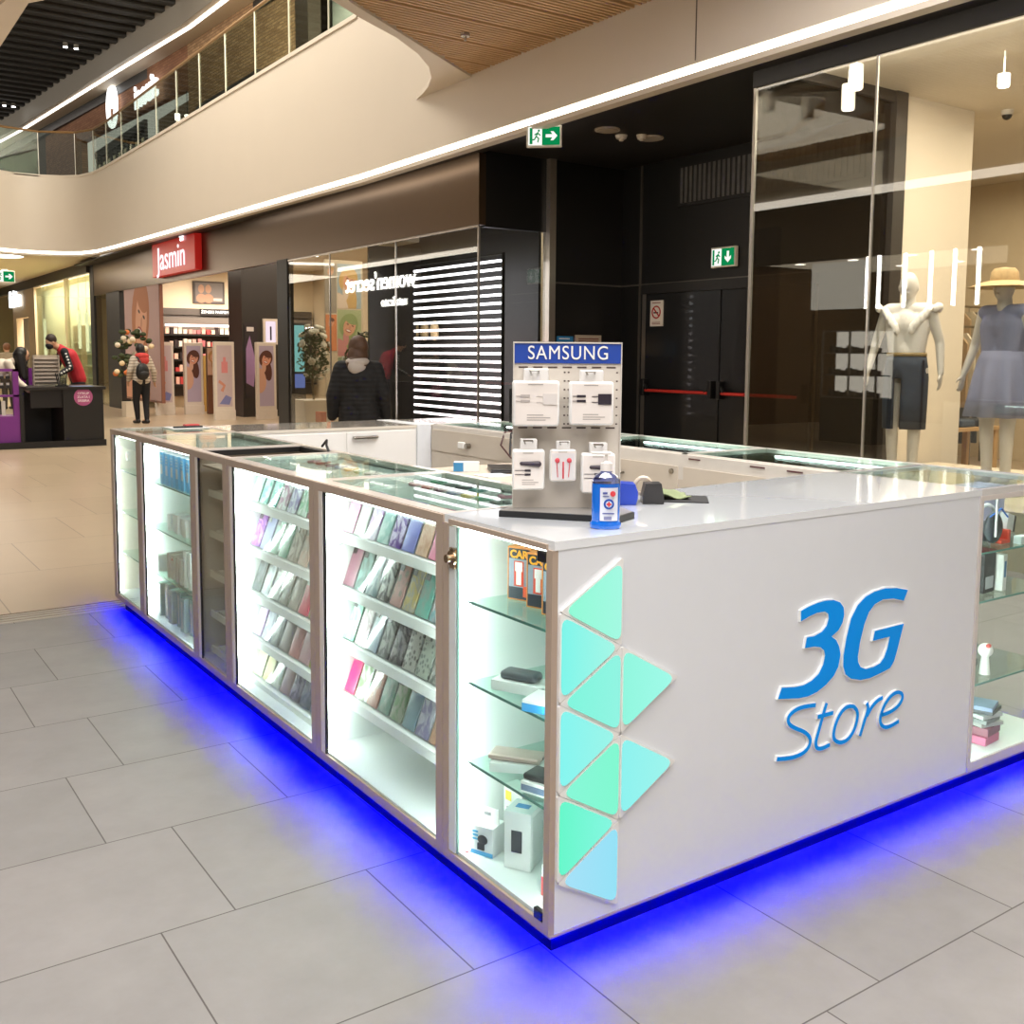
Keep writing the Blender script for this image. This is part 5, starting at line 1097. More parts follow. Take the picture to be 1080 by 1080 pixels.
def pack(s0, s1, z0, z1, dep, label, art, tab=0.5):
    ww = s1-s0; hh = z1-z0
    T0 = MW[bs] @ Matrix.Translation(((s0+s1)/2, -dep, z0-1.052))
    t = thing('accessory_pack', label, 'accessory pack', T0.translation, -0.5566, 'white accessory packs on the display stand')
    m = MB(); m.box(-ww/2, ww/2, -0.009, 0.009, 0, hh, bev=0.008, seg=3); m.build('case', M('f1efea', 0.3), t, world=False, smooth=True)
    m = MB(); m.box(-ww*0.45, ww*0.45, -0.0102, -0.009, hh*0.04, hh*0.95, bev=0.0005); m.build('card', M('e6ddd4', 0.5), t, world=False)
    tb = hh*0.26; m = MB(); m.box(-ww*0.26, ww*0.26, -0.004, 0.004, hh-0.004, hh+tb, bev=0.003); m.build('hang_tab', M('ece8e2', 0.3), t, world=False)
    hk = MB(); z = hh+tb*0.55
    hk.tube([(-ww*0.12, 0.0+0.02, z), (-ww*0.12, -0.028, z+0.002), (-ww*0.12-0.004, -0.035, z+0.010), (-ww*0.12+0.02, -0.035, z+0.010), (-ww*0.12+0.022, 0.0, z+0.002)], 0.0016, 6)
    hk.build('wire_hook', STEEL, t, world=False)
    MB().box(-ww*0.18, ww*0.14, -0.0108, -0.0102, hh*0.905, hh*0.925).build('brand_line', M('a39b94', 0.5), t, world=False)
    DKP = M('2f2832', 0.4)
    if art in ('adapter', 'pale'):
        c = M('cfc7c0', 0.4) if art == 'pale' else DKP
        m = MB(); m.box(ww*0.14, ww*0.44, -0.013, -0.0102, hh*0.48, hh*0.72); m.box(ww*0.0, ww*0.14, -0.012, -0.0102, hh*0.655, hh*0.668); m.box(0, ww*0.14, -0.012, -0.0102, hh*0.525, hh*0.538); m.build('adapter_picture', c if art != 'pale' else M('d9d2cb', 0.4), t, world=False)
        m = MB()
        for zq in (0.64, 0.53): m.box(-ww*0.34, -ww*0.14, -0.012, -0.0102, hh*zq, hh*(zq+0.055)); m.box(-ww*0.44, -ww*0.34, -0.012, -0.0102, hh*(zq+0.02), hh*(zq+0.032))
        m.build('plug_picture', M('b5aca6', 0.4) if art == 'pale' else DKP, t, world=False)
    elif art == 'car':
        m = MB(); m.caps((-ww*0.22, -0.011, hh*0.66), (ww*0.30, -0.011, hh*0.645), hh*0.045, hh*0.075, n=10); m.build('car_charger_picture', M('3b3038', 0.4), t, world=False)
        m = MB()
        for zq in (0.46, 0.36): m.box(-ww*0.12, ww*0.06, -0.012, -0.0102, hh*zq, hh*(zq+0.05)); m.box(-ww*0.42, -ww*0.12, -0.0115, -0.0102, hh*(zq+0.02), hh*(zq+0.032))
        m.build('plug_picture', DKP, t, world=False)
    elif art == 'earphones':
        R = M('d8505a', 0.4); m = MB()
        MB().box(-ww*0.42, ww*0.42, -0.0108, -0.0102, hh*0.06, hh*0.88, bev=0.0002).build('window', M('dcd8d6', 0.2), t, world=False)
        for sgn in (-1, 1):
            m.ell((sgn*ww*0.22, -0.013, hh*0.66), (ww*0.09, 0.004, hh*0.08)); m.tube([(sgn*ww*0.24, -0.012, hh*0.62), (sgn*ww*0.2, -0.012, hh*0.15)], 0.0012, 6)
        m.tube([(0, -0.012, hh*0.60), (0, -0.012, hh*0.12)], 0.0025, 6); m.build('red_earphones', R, t, world=False)
    m = MB()
    if art != 'earphones':
        for k, (wq, zq) in enumerate(((0.35, 0.24), (0.5, 0.18), (0.4, 0.13))): m.box(-ww*0.2, -ww*0.2+ww*wq, -0.0108, -0.0102, hh*zq, hh*(zq+0.02))
        m.build('printed_lines', M('aaa29b', 0.5), t, world=False)
    else: m.bm.free()
    return t
for k in range(3): pack(-0.010, 0.118, 1.305, 1.430, 0.055-0.021*k, ['front', 'middle', 'rear'][k]+' white travel adapter pack on the upper left hook', 'pale')
for k in range(2): pack(0.146, 0.268, 1.308, 1.428, 0.050-0.021*k, ['front', 'rear'][k]+' travel adapter pack with dark plug picture on the upper right hook', 'adapter')
for k in range(2): pack(-0.010, 0.080, 1.128, 1.240, 0.045-0.021*k, ['front', 'rear'][k]+' car adapter pack on the lower left hook', 'car')
pack(0.094, 0.169, 1.150, 1.240, 0.035, 'white pack with red earphones on the lower middle hook', 'earphones')
for k in range(2): pack(0.182, 0.276, 1.118, 1.230, 0.045-0.021*k, ['front', 'rear'][k]+' car adapter pack on the lower right hook behind the blue bottle', 'car')

# ------------------------------------------------------------------ things on the worktop
sb = thing('sanitizer_bottle', 'blue hand sanitizer pump bottle with a white red-cross label', 'bottle', (0.232, 0.088, 1.0525), -0.62)
def oval(rx, ry, z, n=28): return [(rx*math.cos(2*PI*i/n), ry*math.sin(2*PI*i/n), z) for i in range(n)]
def loftrings(rings, close=True):
    m = MB(); rv = [[m.bm.verts.new(p) for p in r_] for r_ in rings]; n = len(rv[0])
    for a, b in zip(rv, rv[1:]):
        for i in range(n): m.bm.faces.new([a[i], a[(i+1) % n], b[(i+1) % n], b[i]])
    if close: m.bm.faces.new(rv[0][::-1]); m.bm.faces.new(rv[-1])
    return m
loftrings([oval(.038, .026, 0), oval(.041, .028, .004), oval(.041, .028, .014), oval(.036, .024, .020), oval(.037, .025, .03), oval(.037, .025, .112), oval(.036, .024, .118)]).build('blue_liquid', M('1566c9', 0.12, coat=0.8, noise=0), sb, world=False, smooth=True)
loftrings([oval(.0375, .0255, .1185), oval(.036, .0245, .128), oval(.028, .02, .139), oval(.017, .016, .145), oval(.015, .015, .150)]).build('clear_shoulder', GLASS('b8c4ea', 3.0, 0.08), sb, world=False, smooth=True)
m = MB(); m.cyl((0, 0, .150), (0, 0, .170), .0155, .015, 22); m.cyl((0, 0, .170), (0, 0, .176), .011, .008, 16); m.cyl((0, 0, .176), (0, 0, .192), .0045, n=10)
m.box(-0.012, 0.012, -0.009, 0.009, .192, .200, bev=0.003); m.box(-0.04, -0.008, -0.005, 0.005, .193, .199, bev=0.002); m.build('pump', M('ebe5de', 0.35), sb, world=False, smooth=True)
m = MB(); n = 10
ang = [-PI/2-0.45+1.35*i/n for i in range(n+1)]
for a0, a1 in zip(ang, ang[1:]):
    p = [(0.0378*math.cos(a), 0.0258*math.sin(a)) for a in (a0, a1)]
    m.quad([(p[0][0], p[0][1], .022), (p[1][0], p[1][1], .022), (p[1][0], p[1][1], .108), (p[0][0], p[0][1], .108)])
m.build('label', M('dfe2ea', 0.4), sb, world=False)
def lab(nm, col, u, v, r_, cross=False):   # small disc on the label, u across, v up
    m = MB(); c = 0.003
    if cross:
        m.box(u-r_, u+r_, -0.0292, -0.0280, v-r_*0.33, v+r_*0.33); m.box(u-r_*0.33, u+r_*0.33, -0.0293, -0.0280, v-r_, v+r_)
    else: m.cyl((u, -0.0265+abs(u)*0.1, v), (u, -0.0275, v), r_, n=22)
    return m.build(nm, M(col, 0.4), sb, world=False)
lab('blue_roundel', '1f4aa8', 0.006, 0.066, 0.0135)
m = MB().cyl((0.006, -0.027, 0.066), (0.006, -0.0282, 0.066), 0.0085, n=20); m.build('white_disc', M('c9dcf2', 0.4), sb, world=False)
lab('red_cross', 'd83a3a', 0.006, 0.066, 0.0065, True)
lab('red_roundel', 'd8444c', 0.016, 0.093, 0.007)
m = MB(); m.box(-0.010, 0.002, -0.0275, -0.0262, 0.092, 0.097); m.box(-0.010, 0.006, -0.0275, -0.0262, 0.085, 0.087); m.box(-0.010, 0.02, -0.027, -0.0258, 0.040, 0.043)
for k in range(8): m.box(-0.006+k*0.0025, -0.0048+k*0.0025, -0.0272, -0.0262, 0.025, 0.034)
m.build('label_print', M('4c569c', 0.4), sb, world=False)
t = thing('blue_plastic_box', 'small deep blue faceted plastic box beside the display stand', 'box', (0.565, 0.40, 1.0525), -0.6)
m = MB(); m.prism([(-0.032, 0), (0.032, 0), (0.038, 0.02), (0.038, 0.04), (0.03, 0.062), (-0.03, 0.066), (-0.036, 0.03)], lambda p, k: (p[0], -0.035+0.07*k, p[1])); m.build('body', M('1f3fae', 0.35), t, world=False)
t = thing('tape_dispenser', 'black desk tape dispenser with a roll of tape', 'tape dispenser', (0.645, 0.365, 1.0525), -0.6)
m = MB(); m.prism([(-0.03, 0), (0.034, 0), (0.034, 0.022), (0.026, 0.062), (-0.022, 0.062), (-0.03, 0.022)], lambda p, k: (p[0], -0.03+0.06*k, p[1])); m.build('body', M('2b2a2b', 0.35), t, world=False)
m = MB()
for a in range(24):
    t0, t1 = 2*PI*a/24, 2*PI*(a+1)/24
    for yo in (0.035, 0.045): m.caps((-0.02+0.026*math.cos(t0), yo, 0.046+0.026*math.sin(t0)), (-0.02+0.026*math.cos(t1), yo, 0.046+0.026*math.sin(t1)), 0.006, n=6)
m.build('tape_roll', M('d9c9b4', 0.4), t, world=False)
tag(MB().box(-0.10, 0.10, -0.075, 0.075, 0, 0.003).build('black_mat', M('1b1b1c', 0.7)), 'thin black mat lying on the worktop behind the tape dispenser', 'mat')
o = bpy.data.objects['black_mat']; o.location = (0.765, 0.385, 1.0525); o.rotation_euler = (0, 0, -0.75)
m = MB(); nx, ny = 14, 10; vs = {}
for i in range(nx+1):
    for j in range(ny+1):
        a, b = i/nx-0.5, j/ny-0.5
        z = 0.006+0.018*max(0, 1-(abs(a)*2)**2)*(0.6+0.4*math.sin(5*b+3*a))+0.006*math.sin(9*a)*math.cos(7*b)
        vs[i, j] = m.bm.verts.new((a*0.13, b*0.09, max(0.002, z)))
for i in range(nx):
    for j in range(ny): m.bm.faces.new([vs[i, j], vs[i+1, j], vs[i+1, j+1], vs[i, j+1]])
o = m.build('cleaning_cloth', M('86906a', 0.9, noise=0.1, bump=0.3), smooth=True); sm = o.modifiers.new('thick', 'SOLIDIFY'); sm.thickness = 0.003
tag(o, 'crumpled light green cloth lying on the black mat', 'cloth'); o.location = (0.745, 0.40, 1.0560); o.rotation_euler = (0, 0, -0.5)
# magazines/red thing at far left top
tag(MB().box(0.28, 0.50, 4.06, 4.26, 1.0525, 1.0565).build('paper_sheet', M('e9e6e2', 0.5)), 'white paper sheet on the far left cabinet top', 'paper')
t = thing('red_black_tool', 'small red and black tool lying on the leftmost cabinet top', 'tool', (0.36, 4.12, 1.057))
MB().box(0.30, 0.47, 4.10, 4.125, 1.057, 1.067, bev=0.003).build('black_body', BLACKP, t); MB().box(0.37, 0.46, 4.125, 4.17, 1.057, 1.075, bev=0.005).build('red_part', M('c22a2a', 0.4), t)
# items lying in the trays under the glass tops
pal = ['4f8f86', 'b8434f', 'c9b24a', '3a3a3c', 'd08a9a', '6f86b0', '8a8a86', 'c7c7c2', '7a4a6a', '5f9f7a']
k = 0
for (ya, yb, nm) in ((0.56, 1.34, 'nearest'), (1.46, 2.26, 'second')):
    for r_ in range(2):
        for i in range(9):
            if nm == 'second' and r_: continue
            y = ya+0.03+(yb-ya-0.06)*i/8; x = 0.36+0.09*r_
            c = pal[(i*3+r_*5) % len(pal)]
            t = thing('wrapped_earphones', f'small wrapped accessory under the {nm} glass top, {ORD[i]} from the front in the {["outer", "inner"][r_]} line', 'accessory', (x, y, 1.0215), random.uniform(-0.5, 0.5), 'small accessories under the glass tops')
            MB().box(-0.03, 0.03, -0.018, 0.018, 0, 0.012, bev=0.004).build('body', M(c, 0.35), t, world=False)
            MB().box(-0.012, 0.012, -0.019, 0.019, 0.012, 0.0135).build('label', M('e3e0da', 0.4), t, world=False)
            k += 1
for i in range(12):
    y = 0.75+i*0.13
    if abs(y-1.48) < 0.07: continue
    t = thing('watch_box', f'small pale item under the right row glass, {ORD[i]} from the front', 'accessory', (2.02, y, 0.9405), 0.0, 'small items under the right row glass')
    MB().box(-0.035, 0.035, -0.03, 0.03, 0, 0.02, bev=0.004).build('body', M(['c9d6d2', 'e6e8e6', '9fb3c6', 'd9c9a8'][i % 4], 0.4), t, world=False)
    MB().box(-0.02, 0.02, -0.015, 0.015, 0.02, 0.022).build('label', M(['3a3a3c', '6f86b0', 'b8434f'][i % 3], 0.4), t, world=False)
# inner desk with laptop things
ds = thing('inner_desk', 'beige desk shelf inside the kiosk behind the left row', 'desk', (1.45, 2.3, 0.05))
MB().box(1.16, 1.84, 1.95, 2.75, 0.875, 0.897).build('desk_top', M('cdbfac', 0.5), ds)
MB().box(1.20, 1.80, 2.0, 2.02, 0.05, 0.875).build('side_panel', M('cdbfac', 0.5), ds); MB().box(1.20, 1.80, 2.68, 2.70, 0.05, 0.875).build('side_panel', M('cdbfac', 0.5), ds)
carton('blue_white_carton', 'small white box with a blue end on the inner desk', 'box', 1.33, 2.52, 0.8975, 0.13, 0.06, 0.05, 'e6e6e4', -0.6, lambda t, sx, sy, sz: face(t, 'blue_end', '3a86b8', -sx/2-0.001, -sx/2+0.05, -sy/2-0.001, sy/2+0.001, 0.002, sz*0.95))
t = thing('laptop', 'closed black laptop on the inner desk', 'laptop', (1.58, 2.38, 0.8975), -0.5)
MB().box(-0.17, 0.17, -0.12, 0.12, 0.0, 0.014, bev=0.004).build('base', M('1f1d1d', 0.4), t, world=False); MB().box(-0.17, 0.17, -0.12, 0.12, 0.015, 0.024, bev=0.004).build('lid', M('2b2927', 0.4), t, world=False)
tag(MB().box(1.27, 1.42, 2.22, 2.36, 0.8975, 0.901).build('paper_sheet', M('dfe3e6', 0.5)), 'loose pale papers on the inner desk by the laptop', 'paper')
t = thing('small_monitor', 'black monitor edge standing on the right row behind the display stand', 'monitor', (2.06, 3.05, 1.052), 0.4)
MB().box(-0.10, 0.10, -0.07, 0.07, 0, 0.008, bev=0.003).build('base', BLACKP, t, world=False); MB().box(-0.012, 0.012, -0.01, 0.01, 0.008, 0.07).build('stand', BLACKP, t, world=False); MB().box(-0.14, 0.14, -0.012, 0.012, 0.05, 0.25, bev=0.004).build('screen', M('1c1c1e', 0.25), t, world=False)
m = MB(); m.tube([(2.0, 2.98, 1.06), (1.86, 2.95, 1.05), (1.82, 2.93, 0.98), (1.80, 2.80, 0.92), (1.74, 2.6, 0.90)], 0.005, 6); tag(m.build('power_cable', M('4a2320', 0.5)), 'brown black cable hanging over the right row towards the laptop', 'cable')
m = MB(); m.tube([(2.0, 2.96, 1.06), (1.85, 2.87, 1.05), (1.83, 2.85, 0.97), (1.815, 2.83, 0.93)], 0.006, 6); tag(m.build('power_cable', M('161312', 0.5)), 'short black cable hanging beside the brown one', 'cable')
tf = MB()
for yy in (9.03, 11.35): tf.box(5.94, 5.98, yy-0.01, yy+0.01, 0.0, 2.8)
tf.box(5.94, 5.98, 9.03, 11.35, 2.78, 2.8)
tag(tf.build('lamp_rack', M('101010', 0.5)), 'thin black frame holding the glowing horizontal tubes', 'frame')
# tube wall behind the dark glass column
for i in range(20):
    z = 2.70-0.108*i
    t = tag(MB().caps((5.95, 9.05, z), (5.95, 11.33, z), 0.017, n=10).build('tube_lamp', EM('fbf6ff' if i < 8 else 'ffeef4', 4.0)), f'horizontal glowing white tube in the dark window, {ORD[i]} from the top', 'light', 'horizontal tubes of the light wall')
#@@FAR
# ================================================================== PEOPLE AND MANNEQUINS
SKIN = M('c99b7c', 0.55, noise=0.05); JEANS = M('15161a', 0.8, noise=0.2)
def remesh(o, vox=0.008, it=4):
    r_ = o.modifiers.new('join', 'REMESH'); r_.mode = 'VOXEL'; r_.voxel_size = vox; r_.use_smooth_shade = True
    s_ = o.modifiers.new('soften', 'SMOOTH'); s_.iterations = it; s_.factor = 0.5
    return o
def V(*a): return Vector(a)
def hand(m, wrist, palm_dir, side, curl=0.35):
    # palm and five fingers; palm_dir = direction from wrist to finger tips, side = direction of the thumb
    d_ = Vector(palm_dir).normalized(); s_ = Vector(side); s_ = (s_-d_*s_.dot(d_)).normalized(); nrm = d_.cross(s_)
    w0 = Vector(wrist); pc = w0+d_*0.045
    for k in (-0.022, -0.007, 0.008, 0.022): m.caps(w0+s_*k*0.5, w0+d_*0.085+s_*k, 0.016, 0.012, 8)
    L = (0.060, 0.070, 0.074, 0.066)
    for k, ln in zip((-0.029, -0.010, 0.009, 0.027), L):
        a = w0+d_*0.082+s_*k; b = a+d_*ln*0.5+nrm*ln*0.10*curl; c = b+d_*ln*0.38+nrm*ln*0.45*curl
        m.caps(a, b, 0.0085, 0.008, 8); m.caps(b, c, 0.008, 0.0068, 8)
    a = w0+d_*0.025+s_*0.02; b = a+d_*0.03+s_*0.03; c = b+d_*0.028+s_*0.006+nrm*0.008
    m.caps(a, b, 0.011, 0.0095, 8); m.caps(b, c, 0.0095, 0.0075, 8)
def limb(m, pts, rad, n=12):
    for (a, b), (ra, rb) in zip(zip(pts, pts[1:]), zip(rad, rad[1:])): m.caps(a, b, ra, rb, n)
def figure(P, s=1.0, extra=0.0):
    """P: joints. returns body mesh builder (bare body)."""
    m = MB()
    h = P['head']; f = Vector(P['face']).normalized(); up = Vector(P.get('up', (0, 0, 1))).normalized(); sd = f.cross(up).normalized()
    R3 = Matrix((sd, f, up)).transposed()
    m.ell(h, (0.074, 0.092, 0.112), R3, 20, 14); m.ell(Vector(h)+f*0.022-up*0.050, (0.052, 0.062, 0.060), R3, 16, 10)
    m.ell(Vector(h)+f*0.096-up*0.020, (0.012, 0.016, 0.024), R3, 10, 8)                    # nose
    for q in (-1, 1): m.ell(Vector(h)+sd*q*0.075-up*0.015, (0.010, 0.018, 0.030), R3, 10, 8)  # ears
    m.ell(Vector(h)+f*0.082-up*0.062, (0.024, 0.010, 0.008), R3, 10, 8)                    # lips
    m.caps(Vector(P['neck']), Vector(h)-up*0.06-f*0.01, 0.056, 0.052, 14)
    ch, wa, pe = Vector(P['chest']), Vector(P['waist']), Vector(P['pelvis'])
    ax = (Vector(P['shR'])-Vector(P['shL'])).normalized()
    for q in (-1, 1):
        m.caps(ch+ax*q*0.07, wa+ax*q*0.05, 0.095, 0.080, 14); m.caps(wa+ax*q*0.05, pe+ax*q*0.065, 0.080, 0.098, 14)
    m.caps(P['shL'], P['shR'], 0.052, 0.052, 12); m.caps(ch, P['neck'], 0.09, 0.055, 12)
    for S in ('L', 'R'):
        limb(m, [P['sh'+S], P['el'+S], P['wr'+S]], [0.050, 0.039, 0.026])
        hd = Vector(P['wr'+S])-Vector(P['el'+S]); hd = Vector(P.get('hd'+S, hd))
        hand(m, P['wr'+S], hd, P.get('th'+S, f))
        limb(m, [P['hip'+S], P['kn'+S], P['an'+S]], [0.085, 0.055, 0.038])
        m.caps(P['an'+S], Vector(P['an'+S])+Vector(P.get('ft'+S, f))*0.15-V(0, 0, 0.04), 0.036, 0.030, 10)
    return m
def stand(x, y, fx, fy, H=1.65, sep=0.09, stride=0.0, lean=0.0):
    f = V(fx, fy, 0).normalized(); r_ = V(f.y, -f.x, 0); o = V(x, y, 0); k = H/1.65
    W = lambda a, b, c: o+(r_*a+f*b)*k+V(0, 0, c*k)
    P = dict(head=W(0, 0.02+lean*1.5, 1.535), face=f, neck=W(0, lean*1.2, 1.41), chest=W(0, lean, 1.24), waist=W(0, lean*0.5, 1.03), pelvis=W(0, 0, 0.91),
             shL=W(-0.165, lean, 1.345), shR=W(0.165, lean, 1.345), elL=W(-0.225, lean-0.02, 1.08), elR=W(0.225, lean-0.02, 1.08), wrL=W(-0.235, 0.05, 0.85), wrR=W(0.235, 0.05, 0.85),
             hipL=W(-0.09, 0, 0.88), hipR=W(0.09, 0, 0.88), knL=W(-0.085, stride*0.6+0.02, 0.48), knR=W(0.085, -stride*0.3+0.02, 0.48), anL=W(-sep, stride, 0.085), anR=W(sep, -stride, 0.085))
    return P, W, f, r_
def eyes(parent, h, f, up=V(0, 0, 1)):
    sd = Vector(f).cross(up).normalized(); m = MB()
    for q in (-1, 1): m.ell(Vector(h)+Vector(f)*0.086+sd*q*0.031+up*0.004, (0.011, 0.011, 0.007))
    return m.build('eyes', M('2a1f1a', 0.3), parent)
def garment_torso(P, k=1.0, hem=None, hood=False):
    m = MB(); ch, wa, pe = Vector(P['chest']), Vector(P['waist']), Vector(P['pelvis']); ax = (Vector(P['shR'])-Vector(P['shL'])).normalized()
    for q in (-1, 1):
        m.caps(ch+ax*q*0.075, wa+ax*q*0.060, 0.118*k, 0.105*k, 16); m.caps(wa+ax*q*0.06, (hem or pe)+ax*q*0.07, 0.105*k, 0.118*k, 16)
    m.caps(P['shL'], P['shR'], 0.070*k, 0.070*k, 14); m.caps(ch, P['neck'], 0.11*k, 0.06, 14); m.ell(ch, (0.125*k, 0.125*k, 0.15*k)); m.ell(wa, (0.12*k, 0.12*k, 0.12*k))
    for S in ('L', 'R'): limb(m, [P['sh'+S], P['el'+S], Vector(P['wr'+S])*0.92+Vector(P['el'+S])*0.08], [0.072*k, 0.060*k, 0.046*k], 14)
    return m
def trousers(P, k=1.0, thin=0.0):
    m = MB()
    for S in ('L', 'R'): limb(m, [P['hip'+S], P['kn'+S], Vector(P['an'+S])+V(0, 0, 0.02)], [0.105*k, 0.072*k, 0.050*k], 14)
    m.caps(P['hipL'], P['hipR'], 0.105*k, 0.105*k, 14); m.caps(P['waist']-V(0, 0, 0.04), P['pelvis'], 0.105*k, 0.12*k, 14)
    return m
def shoes(P, f, mat, parent):
    for S in ('L', 'R'):
        m = MB(); a = Vector(P['an'+S]); g_ = Vector(P.get('ft'+S, f)); g_ = V(g_.x, g_.y, 0).normalized()
        m.caps(a+V(0, 0, -0.035)-g_*0.03, a+g_*0.15+V(0, 0, -0.05), 0.046, 0.036, 12); m.caps(a+V(0, 0, 0.02), a+V(0, 0, -0.035), 0.045, 0.046, 12)
        remesh(m.build('shoe', mat, parent, smooth=True), 0.010, 3)
PUFF = bpy.data.materials.new('quilted_black'); PUFF.use_nodes = True
_n = PUFF.node_tree.nodes; _l = PUFF.node_tree.links; _b = _n['Principled BSDF']; _b.inputs['Base Color'].default_value = hexc('0e0e0f'); _b.inputs['Roughness'].default_value = 0.8
_w = _n.new('ShaderNodeTexWave'); _w.bands_direction = 'Z'; _w.inputs['Scale'].default_value = 7; _w.inputs['Distortion'].default_value = 1.5; _bp = _n.new('ShaderNodeBump'); _bp.inputs['Strength'].default_value = 0.35; _bp.inputs['Distance'].default_value = 0.01
_tc = _n.new('ShaderNodeTexCoord'); _l.new(_tc.outputs['Object'], _w.inputs['Vector']); _l.new(_w.outputs['Fac'], _bp.inputs['Height']); _l.new(_bp.outputs[0], _b.inputs['Normal'])
STRIPE = bpy.data.materials.new('striped_cream'); STRIPE.use_nodes = True
_n = STRIPE.node_tree.nodes; _l = STRIPE.node_tree.links; _b = _n['Principled BSDF']; _b.inputs['Roughness'].default_value = 0.7
_w = _n.new('ShaderNodeTexWave'); _w.bands_direction = 'Z'; _w.inputs['Scale'].default_value = 5; _cr = _n.new('ShaderNodeValToRGB'); _cr.color_ramp.elements[0].position = 0.1; _cr.color_ramp.elements[0].color = hexc('8f8478'); _cr.color_ramp.elements[1].position = 0.3; _cr.color_ramp.elements[1].color = hexc('c9beae')
_tc = _n.new('ShaderNodeTexCoord'); _l.new(_tc.outputs['Object'], _w.inputs['Vector']); _l.new(_w.outputs['Fac'], _cr.inputs[0]); _l.new(_cr.outputs[0], _b.inputs['Base Color'])

# woman in black jacket seen from behind, looking into the flower window
P, W, f, r_ = stand(3.02, 7.22, 0.55, 0.84, 1.66)
P['elL'] = W(-0.245, -0.03, 1.09); P['elR'] = W(0.245, -0.03, 1.09); P['wrL'] = W(-0.265, 0.04, 0.86); P['wrR'] = W(0.265, 0.04, 0.86)
b = remesh(figure(P).build('person', SKIN, smooth=True)); tag(b, 'woman in a black jacket with brown hair, seen from behind at the flower window', 'person')
remesh(garment_torso(P, 1.14, W(0, 0, 0.80)).build('black_jacket', PUFF, b, smooth=True), 0.012, 5)
remesh(trousers(P).build('trousers', JEANS, b, smooth=True), 0.012); shoes(P, f, M('1a1a1a', 0.5), b); eyes(b, P['head'], f)
m = MB(); h = Vector(P['head']); m.ell(h-f*0.015+V(0, 0, 0.022), (0.098, 0.106, 0.116)); m.ell(h-f*0.045-V(0, 0, 0.07), (0.108, 0.075, 0.12)); m.ell(h-f*0.085-V(0, 0, 0.145), (0.115, 0.075, 0.085))
remesh(m.build('brown_hair', M('4a301c', 0.6, noise=0.3, scale=40), b, smooth=True), 0.008)
m = MB(); nk = Vector(P['neck'])
m.ell(nk-f*0.05+V(0, 0, 0.0), (0.125, 0.095, 0.055)); m.ell(nk-f*0.10-V(0, 0, 0.05), (0.10, 0.05, 0.07)); remesh(m.build('grey_hood', M('b0a79e', 0.8), b, smooth=True), 0.010)
# woman with backpack walking away towards the perfumery
P, W, f, r_ = stand(4.34, 20.15, -0.25, 0.97, 1.66, sep=0.045, stride=0.10)
P['elR'] = W(0.27, -0.02, 1.10); P['wrR'] = W(0.33, 0.06, 0.88); P['elL'] = W(-0.25, 0.0, 1.10); P['wrL'] = W(-0.22, 0.12, 0.90)
b = remesh(figure(P).build('person', SKIN, smooth=True)); tag(b, 'woman in cream striped jacket and red hood with black backpack, walking away', 'person')
remesh(garment_torso(P, 1.02, W(0, 0, 0.90)).build('cream_jacket', STRIPE, b, smooth=True), 0.012)
remesh(trousers(P).build('black_leggings', JEANS, b, smooth=True), 0.012); shoes(P, f, M('1d1a19', 0.5), b); eyes(b, P['head'], f)
h = Vector(P['head']); m = MB(); m.ell(h-f*0.01+V(0, 0, 0.025), (0.094, 0.105, 0.115)); m.ell(h-f*0.05-V(0, 0, 0.07), (0.09, 0.06, 0.12)); remesh(m.build('black_hair', M('17120f', 0.5), b, smooth=True), 0.009)
nk = Vector(P['neck']); m = MB(); m.ell(nk-f*0.05, (0.15, 0.11, 0.075)); m.ell(nk-f*0.11-V(0, 0, 0.09), (0.12, 0.05, 0.10)); remesh(m.build('red_hood', M('c4403c', 0.8), b, smooth=True), 0.010)
bp_ = thing('backpack', 'small black backpack on the back of the woman in cream', 'backpack', W(-0.10, -0.18, 0.95))
m = MB(); c_ = W(-0.10, -0.235, 1.10); m.ell(c_, (0.135, 0.085, 0.17)); m.ell(c_-V(0, 0, 0.05), (0.14, 0.09, 0.14)); remesh(m.build('bag_body', M('131213', 0.5), bp_, smooth=True), 0.012)
m = MB(); m.tube([c_+V(0, 0, 0.12), W(-0.12, -0.12, 1.36), W(-0.13, -0.02, 1.42)], 0.014, 8); m.build('strap', M('131213', 0.5), bp_)
m = MB(); c2_ = c_-V(0, 0, 0.06)-f*0.085; m.ell(c2_, (0.09, 0.02, 0.06)); m.build('front_pocket', M('1e1d1e', 0.5), bp_, smooth=True)

# purple and black kiosk in the back
bk = thing('purchase_desk', 'black counter desk with a pink round sticker in the back left', 'counter', (1.95, 15.6, 0))
MB().box(1.86, 2.46, 15.30, 16.6, 0.0, 0.90).build('body', M('1a1714', 0.5, noise=0.15), bk)
MB().box(1.40, 1.86, 16.3, 16.6, 0.0, 0.88).build('dark_niche', M('0e0e11', 0.5), bk)
MB().box(1.34, 2.50, 15.27, 16.65, 0.90, 0.945).build('desk_top', M('1f1b18', 0.35), bk)
MB().box(1.40, 1.86, 15.35, 15.40, 0.62, 0.90).build('apron_panel', M('15100f', 0.5), bk)
MB().box(0.2, 2.48, 15.25, 15.30, 0.0, 0.10).build('plinth', M('15120f', 0.5), bk)
m = MB(); m.cyl((2.16, 15.30, 0.785), (2.16, 15.288, 0.785), 0.14, n=32); st = m.build('round_sticker', M('b5588a', 0.5), bk)
for k, wd in enumerate(('OTKUP', 'ZLATA I', 'SREBRA')): text('sticker_text', wd, 0.052, M('f6e6ee', 0.5), FY(2.16, 15.285, 0.84-0.058*k), st, 0.001, bold=0.001)
tag(MB().box(1.24, 1.30, 15.33, 15.40, 0.0, 0.93).build('black_post', M('1a1714', 0.5)), 'narrow black post between the purple stand and the desk', 'post')
